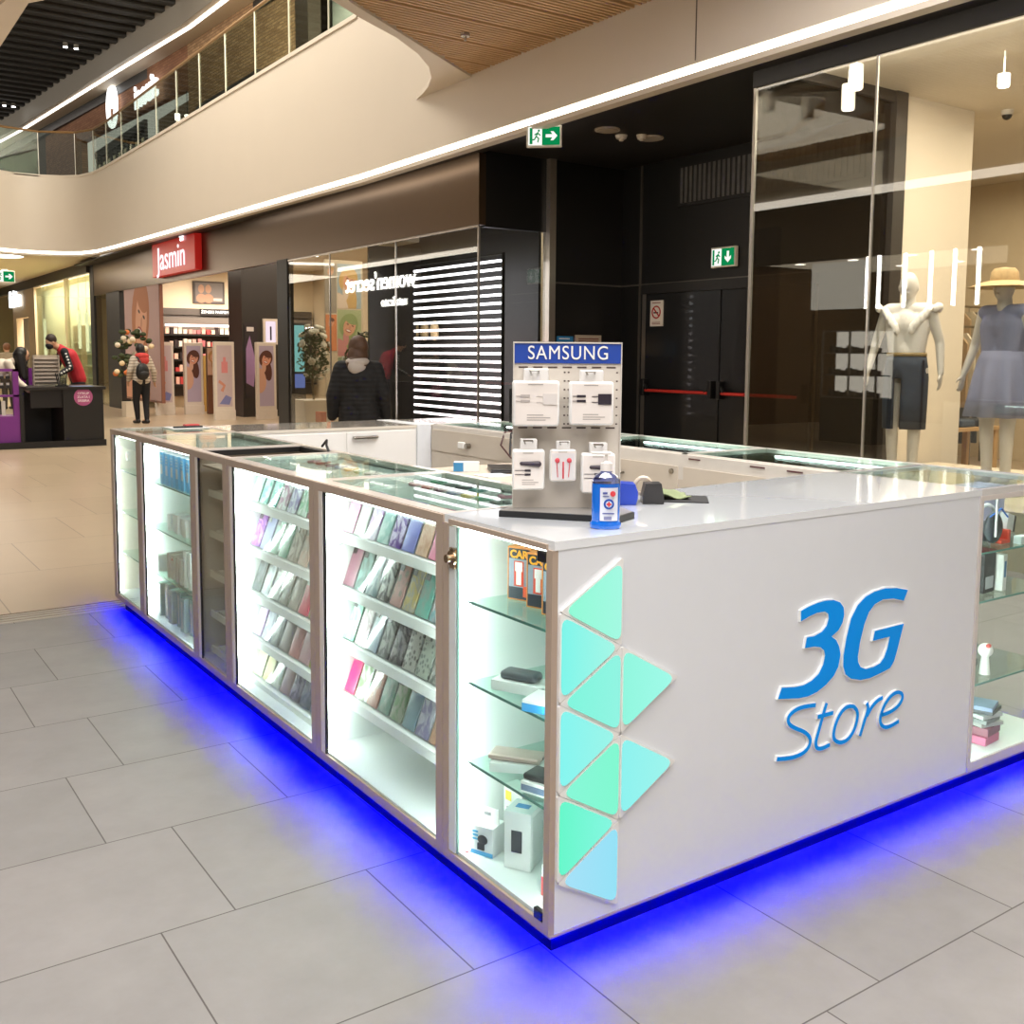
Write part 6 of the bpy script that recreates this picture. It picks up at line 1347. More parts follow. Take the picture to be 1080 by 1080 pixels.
fl = MB().box(-0.4, 2.0, 15.3, 17.5, 0.0, 0.02); struct(fl.build('trim_18', M('8f7a60', 0.5)))
ps = thing('purple_display_stand', 'purple stand with rows of small dark goods and white packets, far left', 'display stand', (0.8, 15.5, 0))
PUR = M('7b2f8a', 0.45)
MB().box(0.30, 1.24, 15.35, 15.9, 0.02, 0.50).build('base_cabinet', PUR, ps); m = MB(); m.box(1.16, 1.24, 15.35, 15.45, 0.50, 1.23); m.box(0.3, 1.24, 15.35, 15.45, 1.19, 1.23); m.box(0.3, 0.36, 15.35, 15.45, 0.5, 1.23); m.box(0.3, 1.24, 15.35, 15.50, 0.80, 0.83); m.build('frame', PUR, ps)
for r_i in range(2):
    for i in range(8):
        x = 0.50+0.085*i; z = 0.93+0.14*r_i
        t = thing('dark_trinket', f'small dark item, {ORD[i]} from the left in the {["lower", "upper"][r_i]} row of the purple stand', 'trinket', (x, 15.40, z), 0, 'dark items on the purple stand')
        MB().box(x-0.03, x+0.03, 15.38, 15.42, z, z+0.05, bev=0.008).build('body', M('1e1b1e', 0.4), t); MB().box(x-0.02, x+0.02, 15.40, 15.41, z+0.05, z+0.085).build('card_top', M('c9c4c6', 0.4), t)
for i in range(9):
    x = 0.42+0.075*i; tag(MB().box(x-0.03, x+0.025, 15.37+0.01*(i % 2), 15.39+0.01*(i % 2), 0.52, 0.76-0.01*(i % 3), bev=0.004).build('white_packet', M('cfcac6', 0.4)), f'white hanging packet on the purple stand, {ORD[i]} from the left', 'packet', 'white packets on the purple stand')
tag(MB().box(1.40, 1.72, 16.75, 16.80, 0.0, 1.22).build('purple_screen', PUR), 'purple panel standing behind the black desk', 'panel')
tag(MB().box(0.2, 1.0, 17.4, 17.46, 0.0, 1.25).build('purple_screen', PUR), 'purple panel at the far left behind the bending woman', 'panel')
rk = thing('ring_rack', 'pale wire rack of goods on the black desk', 'rack', (1.78, 16.2, 0.945))
m = MB()
for k in range(7): m.box(1.60, 1.98, 16.18, 16.24, 1.0+0.062*k, 1.025+0.062*k)
m.build('shelf_rows', M('c9bcae', 0.4), rk); m = MB(); m.box(1.59, 1.61, 16.15, 16.27, 0.945, 1.44); m.box(1.97, 1.99, 16.15, 16.27, 0.945, 1.44); m.box(1.60, 1.98, 16.24, 16.26, 0.96, 1.44); m.build('frame', M('a99d90', 0.4), rk)
t = thing('necklace_holder', 'black necklace stand on the front of the black desk', 'stand', (1.88, 15.5, 0.945)); m = MB()
for k in range(7): m.tube([(1.80+0.028*k, 15.5, 1.15-0.01*(k % 2)), (1.83+0.018*k, 15.46, 0.97)], 0.009, 6)
m.build('black_strands', M('141414', 0.5), t); MB().box(1.80, 1.97, 15.44, 15.56, 0.945, 0.965).build('base', M('141414', 0.5), t)
tag(MB().box(2.02, 2.34, 15.40, 15.62, 0.9455, 0.953).build('brochure', M('8fa0c4', 0.5)), 'blue and white brochure lying on the black desk', 'brochure')
t = thing('desk_monitor', 'thin black tilted screen on the desk left of the wire rack', 'monitor', (1.58, 16.5, 0.945)); m = MB(); m.prism([(1.50, 1.18), (1.52, 1.18), (1.60, 1.44), (1.58, 1.44)], lambda p, k: (p[0], 16.45+0.12*k, p[1])); m.build('screen', BLACK, t); MB().box(1.53, 1.57, 16.48, 16.54, 0.945, 1.25).build('stand', BLACK, t)
# man in red vest leaning over the desk (facing left)
f = V(-1, -0.15, 0).normalized(); r_ = V(f.y, -f.x, 0)
P = dict(head=V(2.02, 16.95, 1.66), face=V(-0.85, -0.25, -0.5), up=V(-0.4, 0, 0.9), neck=V(2.16, 16.97, 1.56), chest=V(2.30, 17.0, 1.42), waist=V(2.40, 17.0, 1.18), pelvis=V(2.44, 17.0, 0.98),
         shL=V(2.20, 16.82, 1.50), shR=V(2.22, 17.18, 1.50), elL=V(2.27, 16.74, 1.22), elR=V(2.15, 17.22, 1.22), wrL=V(2.04, 16.72, 1.09), wrR=V(1.92, 17.05, 1.10),
         hipL=V(2.44, 16.91, 0.94), hipR=V(2.44, 17.09, 0.94), knL=V(2.40, 16.90, 0.52), knR=V(2.42, 17.10, 0.52), anL=V(2.42, 16.90, 0.09), anR=V(2.46, 17.10, 0.09), ftL=f, ftR=f)
b = remesh(figure(P).build('person', SKIN, smooth=True)); tag(b, 'man in red vest with black mask and patterned black sleeves bending over the desk', 'person')
m = MB(); ch = P['chest']
for q in (-0.075, 0.075): m.caps(P['chest']+V(0, q, 0), P['waist']+V(0, q, 0), 0.135, 0.125, 14); m.caps(P['waist']+V(0, q, 0), P['pelvis']+V(0, q, 0.05), 0.125, 0.125, 14)
m.caps(P['shL']+V(0, 0.04, 0), P['shR']-V(0, 0.04, 0), 0.078, 0.078, 12); m.caps(P['chest'], P['neck'], 0.12, 0.07, 12)
remesh(m.build('red_vest', M('b3202c', 0.7), b, smooth=True), 0.012)
for S in ('L', 'R'):
    m = MB(); limb(m, [P['sh'+S], P['el'+S], P['wr'+S]], [0.066, 0.056, 0.044]); sl = remesh(m.build('black_sleeve', M('17161a', 0.8), b, smooth=True), 0.012)
m = MB(); a, e_, wr_ = P['shL'], P['elL'], P['wrL']
for k in range(5): q = a.lerp(e_, 0.15+0.18*k)+V(0, -0.058, 0); m.ell(q, (0.020, 0.010, 0.018))
for k in range(5): q = e_.lerp(wr_, 0.1+0.19*k)+V(0, -0.052, 0); m.ell(q, (0.016, 0.010, 0.018))
m.build('white_sleeve_pattern', M('e3e0dd', 0.6), b)
remesh(trousers(P).build('trousers', JEANS, b, smooth=True), 0.014); shoes(P, f, M('1a1a1a', 0.5), b); eyes(b, P['head'], Vector(P['face']).normalized(), Vector(P['up']).normalized())
h = P['head']; fc_ = Vector(P['face']).normalized(); up_ = Vector(P['up']).normalized()
m = MB(); m.ell(h+up_*0.035-fc_*0.02, (0.092, 0.092, 0.100)); remesh(m.build('short_hair', M('2c1d15', 0.6), b, smooth=True), 0.009)
m = MB(); m.ell(h+fc_*0.055-up_*0.045, (0.068, 0.068, 0.058)); m.build('black_mask', M('16161a', 0.7), b, smooth=True)
# woman with long black hair in white bending at the desk (facing right)
f = V(1, -0.1, 0)
P = dict(head=V(1.52, 16.05, 1.44), face=V(0.9, -0.15, -0.35), up=V(0.3, 0, 0.95), neck=V(1.38, 16.07, 1.34), chest=V(1.22, 16.1, 1.24), waist=V(1.06, 16.1, 1.08), pelvis=V(0.98, 16.1, 0.95),
         shL=V(1.28, 16.27, 1.30), shR=V(1.28, 15.93, 1.30), elL=V(1.40, 16.30, 1.05), elR=V(1.38, 15.86, 1.03), wrL=V(1.52, 16.2, 0.96), wrR=V(1.55, 15.74, 0.86), hdR=V(0.6, -0.1, -0.6),
         hipL=V(0.99, 16.19, 0.92), hipR=V(0.99, 16.01, 0.92), knL=V(1.16, 16.19, 0.52), knR=V(1.14, 16.0, 0.50), anL=V(1.20, 16.19, 0.11), anR=V(1.28, 15.95, 0.11), ftL=f, ftR=f)
for k_ in list(P):
    if k_ not in ('face', 'up', 'hdR', 'ftL', 'ftR'): P[k_] = P[k_]+V(-0.04, 0.32, 0)
b = remesh(figure(P).build('person', SKIN, smooth=True)); tag(b, 'woman in white top with long black hair bending and reaching beside the black desk', 'person')
remesh(garment_torso(P, 0.95).build('white_top', M('cfc4b4', 0.8), b, smooth=True), 0.012)
remesh(trousers(P).build('black_trousers', JEANS, b, smooth=True), 0.014); shoes(P, f, M('202022', 0.5), b); eyes(b, P['head'], Vector(P['face']).normalized())
h = P['head']; m = MB(); m.ell(h+V(-0.03, 0, 0.03), (0.105, 0.100, 0.105)); m.caps(h+V(-0.05, -0.03, 0), h+V(0.0, -0.08, -0.36), 0.085, 0.055, 12); m.caps(h+V(-0.07, 0.0, 0), h+V(-0.05, 0.0, -0.32), 0.085, 0.06, 12)
remesh(m.build('long_black_hair', M('120f0e', 0.45), b, smooth=True), 0.009)
# far person at left edge in beige 
P, W, f, r_ = stand(2.85, 27.2, -0.3, 1, 1.70)
b = remesh(figure(P).build('person', SKIN, smooth=True), 0.012); tag(b, 'distant person in a beige coat at the left edge of the hall', 'person')
remesh(garment_torso(P, 1.1, W(0, 0, 0.85)).build('beige_coat', M('a39378', 0.8), b, smooth=True), 0.014); remesh(trousers(P).build('trousers', M('3a332c', 0.8), b, smooth=True), 0.014); shoes(P, f, M('222020', 0.5), b)
m = MB(); m.ell(P['head']-f*0.02+V(0, 0, 0.03), (0.09, 0.10, 0.10)); m.build('hair', M('7a4f30', 0.6), b, smooth=True)

# ---------------- mannequins in the right window
MAN = M('d9d0c3', 0.35, noise=0.02)
def mannequin(x, y, z0, fx, fy, label, scale=1.06):
    P, W, f, r_ = stand(0, 0, fx, fy, 1.66*scale, sep=0.075)
    P['elL'] = W(-0.235, -0.03, 1.10); P['wrL'] = W(-0.265, 0.03, 0.87); P['elR'] = W(0.245, -0.03, 1.10); P['wrR'] = W(0.28, 0.05, 0.88)
    P['hdL'] = V(0, 0, -1)+f*0.15; P['hdR'] = V(0, 0, -1)+f*0.25
    for k_, v_ in list(P.items()):
        if isinstance(v_, Vector) and k_ not in ('face', 'up', 'hdL', 'hdR', 'ftL', 'ftR'): P[k_] = v_+V(x, y, z0)
    b = remesh(figure(P).build('mannequin', MAN, smooth=True), 0.008, 5); tag(b, label, 'mannequin')
    W2 = lambda a, bb, c: W(a, bb, c)+V(x, y, z0)
    return b, P, W2, f, r_
b, P, W2, f, r_ = mannequin(6.08, 3.22, 0.45, -1, -0.35, 'pale mannequin in white blouse with ruffled shoulders and dark denim skirt')
MB().cyl((6.08, 3.22, 0.42), (6.08, 3.22, 0.445), 0.2, n=28).build('base_plate', M('d8d2c8', 0.3, metal=0.3), b)
m = MB(); ch = P['chest']; ax = r_
for q in (-1, 1): m.caps(P['chest']+ax*q*0.07, P['waist']+ax*q*0.05, 0.112, 0.096, 16)
m.caps(P['shL']+ax*0.03, P['shR']-ax*0.03, 0.066, 0.066, 12); m.ell(P['chest'], (0.12, 0.12, 0.14)); m.ell(P['waist'], (0.11, 0.11, 0.12)); m.caps(P['waist'], P['waist']-V(0, 0, 0.05), 0.105, 0.11, 16)
remesh(m.build('white_blouse', M('f3eadf', 0.8), b, smooth=True), 0.010)
for q in (-1, 1):
    m = MB()
    for i in range(22):
        t_ = i/21; base_ = Vector(P['chest'])+f*(0.118-0.075*t_**2)+ax*q*(0.035+0.125*t_)+V(0, 0, -0.05+0.17*t_)
        m.ell(base_+ax*q*(0.018+0.014*math.sin(i*1.7)), (0.030, 0.013, 0.036))
    for i in range(14):
        t_ = i/13; base_ = Vector(P['shL' if q < 0 else 'shR'])+ax*q*(0.045+0.02*math.sin(t_*3))-f*(0.10*t_-0.05)+V(0, 0, 0.035-0.05*abs(t_-0.4))
        m.ell(base_+ax*q*0.008*math.sin(i*2), (0.034, 0.016, 0.030))
    remesh(m.build('ruffle', M('f6eee4', 0.8), b, smooth=True), 0.008, 1)
def skirt(name, rings, mat, parent, n=40, wav=0.0, slit=False):
    m = MB(); R = []
    for (c, rx, ry) in rings:
        R.append([m.bm.verts.new(Vector(c)+r_*((rx*(1+wav*(Vector(rings[0][0]).z-c.z)*math.sin(9*2*PI*i/n)))*math.cos(2*PI*i/n))+f*((ry*(1+wav*(Vector(rings[0][0]).z-c.z)*math.sin(9*2*PI*i/n)))*math.sin(2*PI*i/n))) for i in range(n)])
    for j, (a, bb) in enumerate(zip(R, R[1:])):
        for i in range(n):
            if slit and j >= len(R)-3 and i in (int(n*0.20), int(n*0.21)+1): continue
            m.bm.faces.new([a[i], a[(i+1) % n], bb[(i+1) % n], bb[i]])
    o = m.build(name, mat, parent, smooth=True); s_ = o.modifiers.new('t', 'SOLIDIFY'); s_.thickness = 0.006; return o
wa = P['waist']; W0 = V(wa.x, wa.y, 0)
zt_ = wa.z-0.02
skirt('denim_skirt', [(W0+V(0, 0, zt_), .155, .115), (W0+V(0, 0, zt_-.10), .172, .128), (W0+V(0, 0, zt_-.2), .182, .135), (W0+V(0, 0, zt_-.4), .180, .135), (W0+V(0, 0, zt_-.62), .175, .13)], M('39424f', 0.8, noise=0.2), b, slit=True)
skirt('belt', [(W0+V(0, 0, zt_+.012), .158, .118), (W0+V(0, 0, zt_-.018), .162, .12)], M('a48a5c', 0.5), b)
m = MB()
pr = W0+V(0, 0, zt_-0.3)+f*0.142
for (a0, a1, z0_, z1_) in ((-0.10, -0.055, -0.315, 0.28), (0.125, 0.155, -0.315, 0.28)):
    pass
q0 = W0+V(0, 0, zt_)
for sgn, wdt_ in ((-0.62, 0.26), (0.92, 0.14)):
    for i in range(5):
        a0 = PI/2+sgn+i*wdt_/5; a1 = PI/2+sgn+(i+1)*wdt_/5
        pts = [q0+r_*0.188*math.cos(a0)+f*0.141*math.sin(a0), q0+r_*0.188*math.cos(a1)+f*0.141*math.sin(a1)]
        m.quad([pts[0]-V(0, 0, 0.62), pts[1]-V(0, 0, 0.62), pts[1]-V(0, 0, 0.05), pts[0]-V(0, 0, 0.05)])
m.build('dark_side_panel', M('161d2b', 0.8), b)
b, P, W2, f, r_ = mannequin(6.30, 2.52, 0.45, -1, 0.05, 'pale mannequin in lilac dress and wide straw hat', 1.04)
MB().cyl((6.30, 2.52, 0.42), (6.30, 2.52, 0.445), 0.2, n=28).build('base_plate', M('d8d2c8', 0.3, metal=0.3), b)
ax = r_; LIL = M('8e90a8', 0.8, noise=0.08)
m = MB()
for q in (-1, 1): m.caps(P['chest']+ax*q*0.07, P['waist']+ax*q*0.055, 0.115, 0.105, 16)
m.caps(P['shL']+ax*0.02, P['shR']-ax*0.02, 0.064, 0.064, 12); m.ell(P['chest'], (0.12, 0.12, 0.14)); m.ell(P['waist'], (0.11, 0.11, 0.12))
remesh(m.build('dress_top', LIL, b, smooth=True), 0.010)
W0 = V(P['waist'].x, P['waist'].y, 0); zt_ = P['waist'].z+0.03
skirt('gathered_skirt', [(W0+V(0, 0, zt_), .160, .125), (W0+V(0, 0, zt_-.08), .19, .15), (W0+V(0, 0, zt_-.2), .215, .18), (W0+V(0, 0, zt_-.36), .24, .20), (W0+V(0, 0, zt_-.52), .26, .22)], LIL, b, n=72, wav=0.28)
h = Vector(P['head']); m = MB()
m.revolve(h+V(0, 0, -0.01), h+V(0, 0, 0.2), [(0.0, 0.255), (0.006, 0.262), (0.045, 0.16), (0.055, 0.105), (0.12, 0.10), (0.15, 0.075), (0.16, 0.0)], 40)
m.build('straw_hat', M('b99a6c', 0.8, noise=0.25, scale=60, bump=0.4), b, smooth=True)

# track spots and hangers in the window
def can(x, y, z1, h_, rad, e, label, rz=0):
    t = thing('ceiling_can_lamp', label, 'spotlight', (x, y, z1)); MB().cyl((x, y, 4.05), (x, y, z1), 0.008, n=8).build('rod', M('d8d2c6', 0.4), t)
    MB().cyl((x, y, z1), (x, y, z1-h_), rad, n=22).build('housing', M('e3dccf', 0.4), t, smooth=True); MB().cyl((x, y, z1-h_), (x, y, z1-h_-0.006), rad*0.82, n=20).build('lens', EM('fff4e0', e), t)
can(6.36, 4.12, 3.93, 0.22, 0.06, 2.5, 'left white cylinder lamp at the window ceiling near the recess')
can(6.12, 3.86, 4.0, 0.20, 0.06, 2.5, 'right white cylinder lamp at the window ceiling near the recess')
can(6.9, 2.98, 3.86, 0.10, 0.05, 12, 'bright spotlight above the straw hat mannequin')
t = thing('dome_camera', 'small black dome camera under the shop ceiling', 'camera', (8.9, 4.1, 4.05)); MB().cyl((8.9, 4.1, 4.05), (8.9, 4.1, 4.0), 0.06, n=18).build('mount', M('cfc7bb', 0.4), t); MB().ell((8.9, 4.1, 4.0), (0.05, 0.05, 0.05)).build('dome', BLACK, t, smooth=True)
# clothes racks and shelves inside the shop
def garment(x, y, z, w_, h_, col, label, grp, along='x'):
    t = thing('hanging_garment', label, 'garment', (x, y, z), 0, grp)
    m = MB(); pts = [(-w_/2, 0), (w_/2, 0), (w_*0.46, h_*0.85), (w_*0.15, h_), (-w_*0.15, h_), (-w_*0.46, h_*0.85)]
    m.prism(pts, lambda p, k: ((x+p[0], y-0.02+0.04*k, z+p[1]) if along == 'x' else (x-0.02+0.04*k, y+p[0], z+p[1])))
    m.build('cloth', M(col, 0.85, noise=0.15), t); m = MB(); m.tube([(x, y, z+h_), (x, y, z+h_+0.06), (x+0.02, y, z+h_+0.07)], 0.004, 6); m.build('hanger_hook', STEEL, t)
cl = ['6f6a62', '3d3a36', 'a48a6a', '8d8577', '2f3238', 'b5a890', '5a4a3a', 'c9bda6']
for ri, (zr, y0) in enumerate(((1.15, 6.4), (2.15, 6.4))):
    t = thing('clothes_rail', f'{["lower", "upper"][ri]} clothes rail in the shop behind the straw hat mannequin', 'rail', (10.5, y0, 0)); m = MB(); m.caps((9.0, y0, zr+0.07), (12.6, y0, zr+0.07), 0.015, n=8); m.build('rail_bar', STEEL, t); m = MB(); m.caps((9.0, y0, 0), (9.0, y0, zr+0.07), 0.015, n=8); m.caps((12.6, y0, 0), (12.6, y0, zr+0.07), 0.015, n=8); m.build('upright', STEEL, t)
    for i in range(14): garment(9.15+0.25*i, y0, zr-0.85, 0.40, 0.85, cl[(i*3+ri) % 8], f'folded looking garment on the {["lower", "upper"][ri]} rail, {ORD[i]} from the left', 'garments on the shop rails', 'y')
for i in range(10): garment(8.9+0.05*i*3, 5.3, 0.9, 0.36, 0.9, cl[(i*5+2) % 8], f'garment on the rail beside the shop entrance wall, {ORD[i]} from the left', 'garments by the partition wall', 'y')
t = thing('clothes_rail', 'clothes rail near the partition wall in the clothes shop', 'rail', (9.5, 5.3, 0)); m = MB(); m.caps((8.8, 5.3, 1.88), (10.5, 5.3, 1.88), 0.015, n=8); m.build('rail_bar', STEEL, t); m = MB(); m.caps((8.8, 5.3, 0), (8.8, 5.3, 1.88), 0.015, n=8); m.caps((10.5, 5.3, 0), (10.5, 5.3, 1.88), 0.015, n=8); m.build('upright', STEEL, t)
t = thing('wooden_table', 'pale wooden table with folded jeans in the clothes shop', 'table', (9.3, 4.9, 0)); MB().box(8.75, 9.9, 4.55, 5.0, 0.68, 0.72).build('table_top', M('c29a68', 0.5), t)
for i, (a, bb) in enumerate(((8.8, 4.6), (9.85, 4.6), (8.8, 4.95), (9.85, 4.95))): MB().box(a-0.03, a+0.03, bb-0.03, bb+0.03, 0, 0.68).build('leg', M('c29a68', 0.5), t)
for i in range(3): tag(MB().box(8.85+0.33*i, 9.13+0.33*i, 4.6, 4.9, 0.721, 0.80, bev=0.02).build('folded_jeans', M(['2c3440', '3a4656', '20242c'][i], 0.9)), f'pile of folded dark jeans on the wooden table, {ORD[i]} from the left', 'clothes', 'folded jeans on the wooden table')
tag(MB().box(7.9, 7.98, 0.6, 2.45, 0.42, 3.0).build('mirror_frame', M('2a2521', 0.4)), 'dark framed standing panel at the right edge of the shop window', 'panel')

# ================================================================== PERFUMERY
sg = thing('perfumery_sign', 'red illuminated Jasmin sign box on the bronze band', 'sign', (5.25, 20.1, 3.3))
MB().box(5.24, 5.39, 19.25, 22.35, 3.20, 4.00, bev=0.01).build('red_box', M('b5221c', 0.35, emit=0.22), sg)
text('sign_letters', 'Jasmin', 0.72, EM('ffeef0', 0.75), FX(5.22, 20.85, 3.55) @ Matrix.Diagonal((1.12, 1, 1, 1)), sg, 0.006, bold=0.0)
m = MB(); 
for a in range(5): t_ = 2*PI*a/5+0.3; m.ell((5.22, 20.05+0.09*math.cos(t_), 3.92+0.06*math.sin(t_)), (0.02, 0.055, 0.035))
m.build('flower_emblem', EM('fff2f4', 1.3), sg)
# flat printed portraits: skin oval, hair, lips on a coloured card
def portrait(T, w_, h_, parent, bg, hair, skin='d9a384', seed=0, lower=None, u_=None, drop=0.52):
    u_ = u_ or w_*1.25
    def clip(pts):
        for ax, lim, sg_ in ((0, -w_/2, 1), (0, w_/2, -1), (1, 0.0, 1), (1, h_, -1)):
            out = []
            for i in range(len(pts)):
                a, b = pts[i-1], pts[i]; ia, ib = (a[ax]-lim)*sg_ >= 0, (b[ax]-lim)*sg_ >= 0
                if ia != ib:
                    t_ = (lim-a[ax])/(b[ax]-a[ax]); out.append((a[0]+(b[0]-a[0])*t_, a[1]+(b[1]-a[1])*t_))
                if ib: out.append(b)
            pts = out
            if len(pts) < 3: return None
        return pts
    def E2(cx, cz, rx, rz, col, nm, dep, rot=0.0, n=30):
        pts = []
        for i in range(n):
            a = 2*PI*i/n; X, Z = rx*math.cos(a)*u_, rz*math.sin(a)*u_; pts.append((cx+X*math.cos(rot)-Z*math.sin(rot), cz+X*math.sin(rot)+Z*math.cos(rot)))
        pts = clip(pts)
        if not pts: return
        m = MB(); m.prism(pts, lambda p, k: T @ V(p[0], -dep*min(1, u_)-0.0008*k, p[1])); return m.build(nm, M(col, 0.6, noise=0.08, scale=3), parent)
    m = MB(); m.prism([(-w_/2, 0), (w_/2, 0), (w_/2, h_), (-w_/2, h_)], lambda p, k: T @ V(p[0], -0.002*k, p[1])); m.build('poster_ground', M(bg, 0.6, noise=0.05, scale=2), parent)
    cx, cz = 0.0, h_-drop*u_; ro = -0.35
    O = lambda a, b: (cx+(a*math.cos(ro)-b*math.sin(ro))*u_, cz+(a*math.sin(ro)+b*math.cos(ro))*u_)
    q = O(-0.04, 0.03); E2(q[0], q[1], 0.31, 0.38, hair, 'printed_hair', 0.003, ro)
    q = O(0.20, -0.42); E2(q[0], q[1], 0.20, 0.50, hair, 'printed_hair_lock', 0.0035, ro+0.5)
    if lower:
        q = O(-0.02, -1.0); E2(q[0], q[1], 0.34, 0.58, lower, 'printed_shoulder', 0.004, 0.1); q = O(0.0, -0.36); E2(q[0], q[1], 0.10, 0.24, lower, 'printed_neck', 0.0045, 0.0)
    q = O(0.0, 0.0); E2(q[0], q[1], 0.20, 0.28, skin, 'printed_face', 0.006, ro)
    q = O(0.0, 0.20); E2(q[0], q[1], 0.19, 0.11, hair, 'printed_fringe', 0.007, ro)
    q = O(0.0, -0.125); E2(q[0], q[1], 0.10, 0.05, 'a8423f', 'printed_lips', 0.008, ro); E2(q[0], q[1]+0.005*u_, 0.08, 0.025, 'f4ece6', 'printed_teeth', 0.010, ro)
    q = O(0.02, -0.02); E2(q[0], q[1], 0.025, 0.06, 'c98f74', 'printed_nose', 0.008, ro)
    for g_ in (-1, 1):
        q = O(g_*0.088, 0.06); E2(q[0], q[1], 0.040, 0.016, '3c2620', 'printed_eye', 0.008, ro)
TX = lambda x, y, z: Matrix.Translation((x, y, z)) @ Matrix.Rotation(-PI/2, 4, 'Z')   # faces -x
TY = lambda x, y, z: Matrix.Translation((x, y, z))                                    # faces -y
t = thing('portrait_poster', 'large lit poster of a laughing woman at the perfumery entrance', 'poster', (5.44, 24.0, 0.35))
MB().box(5.42, 5.5, 22.5, 25.7, 0.30, 3.075).build('backing', M('8a5a48', 0.5), t)
portrait(TX(5.418, 24.1, 0.35), 3.1, 2.93, t, 'c3a3a0', 'b5734a', 'e0a888', lower='d89c7c', u_=2.5, drop=0.40)
fv = thing('flower_arrangement', 'tall arrangement of cream and orange flowers beside the entrance poster', 'flowers', (4.95, 22.7, 0))
m = MB()
for k in range(46):
    a = random.uniform(0, 2*PI); rr_ = random.uniform(0.1, 0.38); zz_q = random.choice([1.75, 1.75, 1.2])+random.uniform(-0.25, 0.25)
    m.ell((4.85+rr_*math.cos(a)*(1 if zz_q > 1.5 else 0.8)-(0 if zz_q > 1.5 else 0.2), 22.7+rr_*math.sin(a), zz_q), (0.07, 0.07, 0.05))
m.build('leaves', M('3f4a2c', 0.7), fv)
for k in range(22):
    a = random.uniform(0, 2*PI); rr_ = random.uniform(0.15, 0.42); zz_q = random.choice([1.75, 1.75, 1.2])+random.uniform(-0.25, 0.25)
    x_, y_ = 4.85+rr_*math.cos(a)-(0 if zz_q > 1.5 else 0.2), 22.55-abs(rr_*math.sin(a))
    MB().ell((x_, y_, zz_q), (0.065, 0.05, 0.06)).build('bloom', M(['e9ddc4', 'e6cfa6', 'd9793f'][k % 3], 0.6), fv, smooth=True)
MB().cyl((4.85, 22.7, 0), (4.85, 22.7, 1.5), 0.06, 0.03, 12).build('stand', M('d8ccb8', 0.5), fv); MB().box(4.6, 5.1, 22.5, 22.9, 0, 0.35).build('base', M('d8ccb8', 0.5), fv)
# security pedestals with posters
for i, (x, y, wd, lb, kind) in enumerate(((5.64, 23.0, 0.44, 'leftmost', 'bottle'), (6.34, 23.0, 0.46, 'second', 'face'), (6.24, 20.5, 0.46, 'third', 'bottle'), (7.14, 20.3, 0.46, 'rightmost', 'face'))):
    t = thing('entrance_pedestal', f'{lb} of the four white entrance pedestals, with a {"perfume bottle" if kind == "bottle" else "smiling woman"} poster', 'pedestal', (x, y, 0), 0, 'white entrance pedestals')
    MB().box(x-wd/2, x+wd/2, y, y+0.12, 0, 1.74, bev=0.012).build('frame', M('e0d6ca', 0.4), t)
    MB().box(x-wd/2, x+wd/2, y-0.03, y, 0, 0.22).build('foot', M('e0d6ca', 0.4), t)
    if kind == 'face': portrait(TY(x, y-0.002, 0.30), wd*0.74, 1.36, t, 'b7a9c0', '5d3428', 'd99a80', lower='d6a68e', u_=0.50, drop=0.62)
    else:
        MB().box(x-wd*0.37, x+wd*0.37, y-0.004, y, 0.30, 1.66).build('poster_ground', M('c9b7bb', 0.5), t)
        m = MB(); m.box(x-0.07, x+0.07, y-0.007, y-0.004, 1.05, 1.30); m.box(x-0.03, x+0.03, y-0.007, y-0.004, 1.30, 1.40); m.build('printed_bottle', M('d98a8c', 0.4), t)
        m = MB(); m.prism([(-0.12, 0.9), (0.02, 0.78), (-0.04, 0.62), (-0.10, 0.66), (-0.04, 0.76), (-0.15, 0.84)], lambda p, k: (x+p[0], y-0.004-0.002*k, p[1])); m.build('printed_arm', M('cf8f78', 0.5), t)
        m = MB(); m.prism([(-0.13, 0.36), (0.10, 0.34), (0.15, 0.50), (0.02, 0.56)], lambda p, k: (x+p[0], y-0.004-0.002*k, p[1])); m.build('printed_crystal', M('7f83b8', 0.4), t)
# back wall: header, photo, shelves with products
MB_ = struct(MB().box(6.5, 10.9, 26.36, 26.5, 2.52, 2.70).build('trim_19', M('4a4239', 0.5)))
t = thing('department_sign', 'small lit sign above the perfume shelves', 'sign', (8.0, 26.34, 2.6)); MB().box(7.6, 8.42, 26.30, 26.36, 2.52, 2.70).build('board', M('1c1512', 0.5), t); text('sign_letters', 'ŽENSKI PARFEMI', 0.11, EM('fff4e6', 2.0), FY(8.01, 26.295, 2.61), t, 0.003)
t = thing('framed_photo', 'dark advertisement picture of two people high on the perfumery wall', 'picture', (7.87, 26.4, 2.9)); MB().box(7.45, 8.32, 26.42, 26.49, 2.85, 3.46).build('frame', M('3a302a', 0.5), t)
MB().box(7.5, 8.27, 26.41, 26.42, 2.89, 3.42).build('picture_ground', M('6b6560', 0.6), t); m = MB()
for q in (7.66, 7.86): m.ell((q, 26.41, 3.25), (0.085, 0.006, 0.12)); m.ell((q, 26.41, 2.99), (0.14, 0.005, 0.13))
m.build('printed_figures', M('a07c62', 0.6), t)
MB().box(8.0, 8.24, 26.402, 26.41, 2.93, 3.0).build('printed_caption', M('c9b9a6', 0.6), t)
su = thing('perfume_shelving', 'dark wall shelving full of perfume boxes at the back of the perfumery', 'shelf', (8.6, 26.3, 0))
MB().box(6.5, 10.9, 26.38, 26.5, 0.3, 2.5).build('back_board', M('3a332e', 0.5), su)
LV = (2.0, 1.66, 1.32, 0.98, 0.64)
for z in LV: MB().box(6.5, 10.9, 26.05, 26.38, z-0.05, z).build('shelf_board', M('1f1b19', 0.5), su)
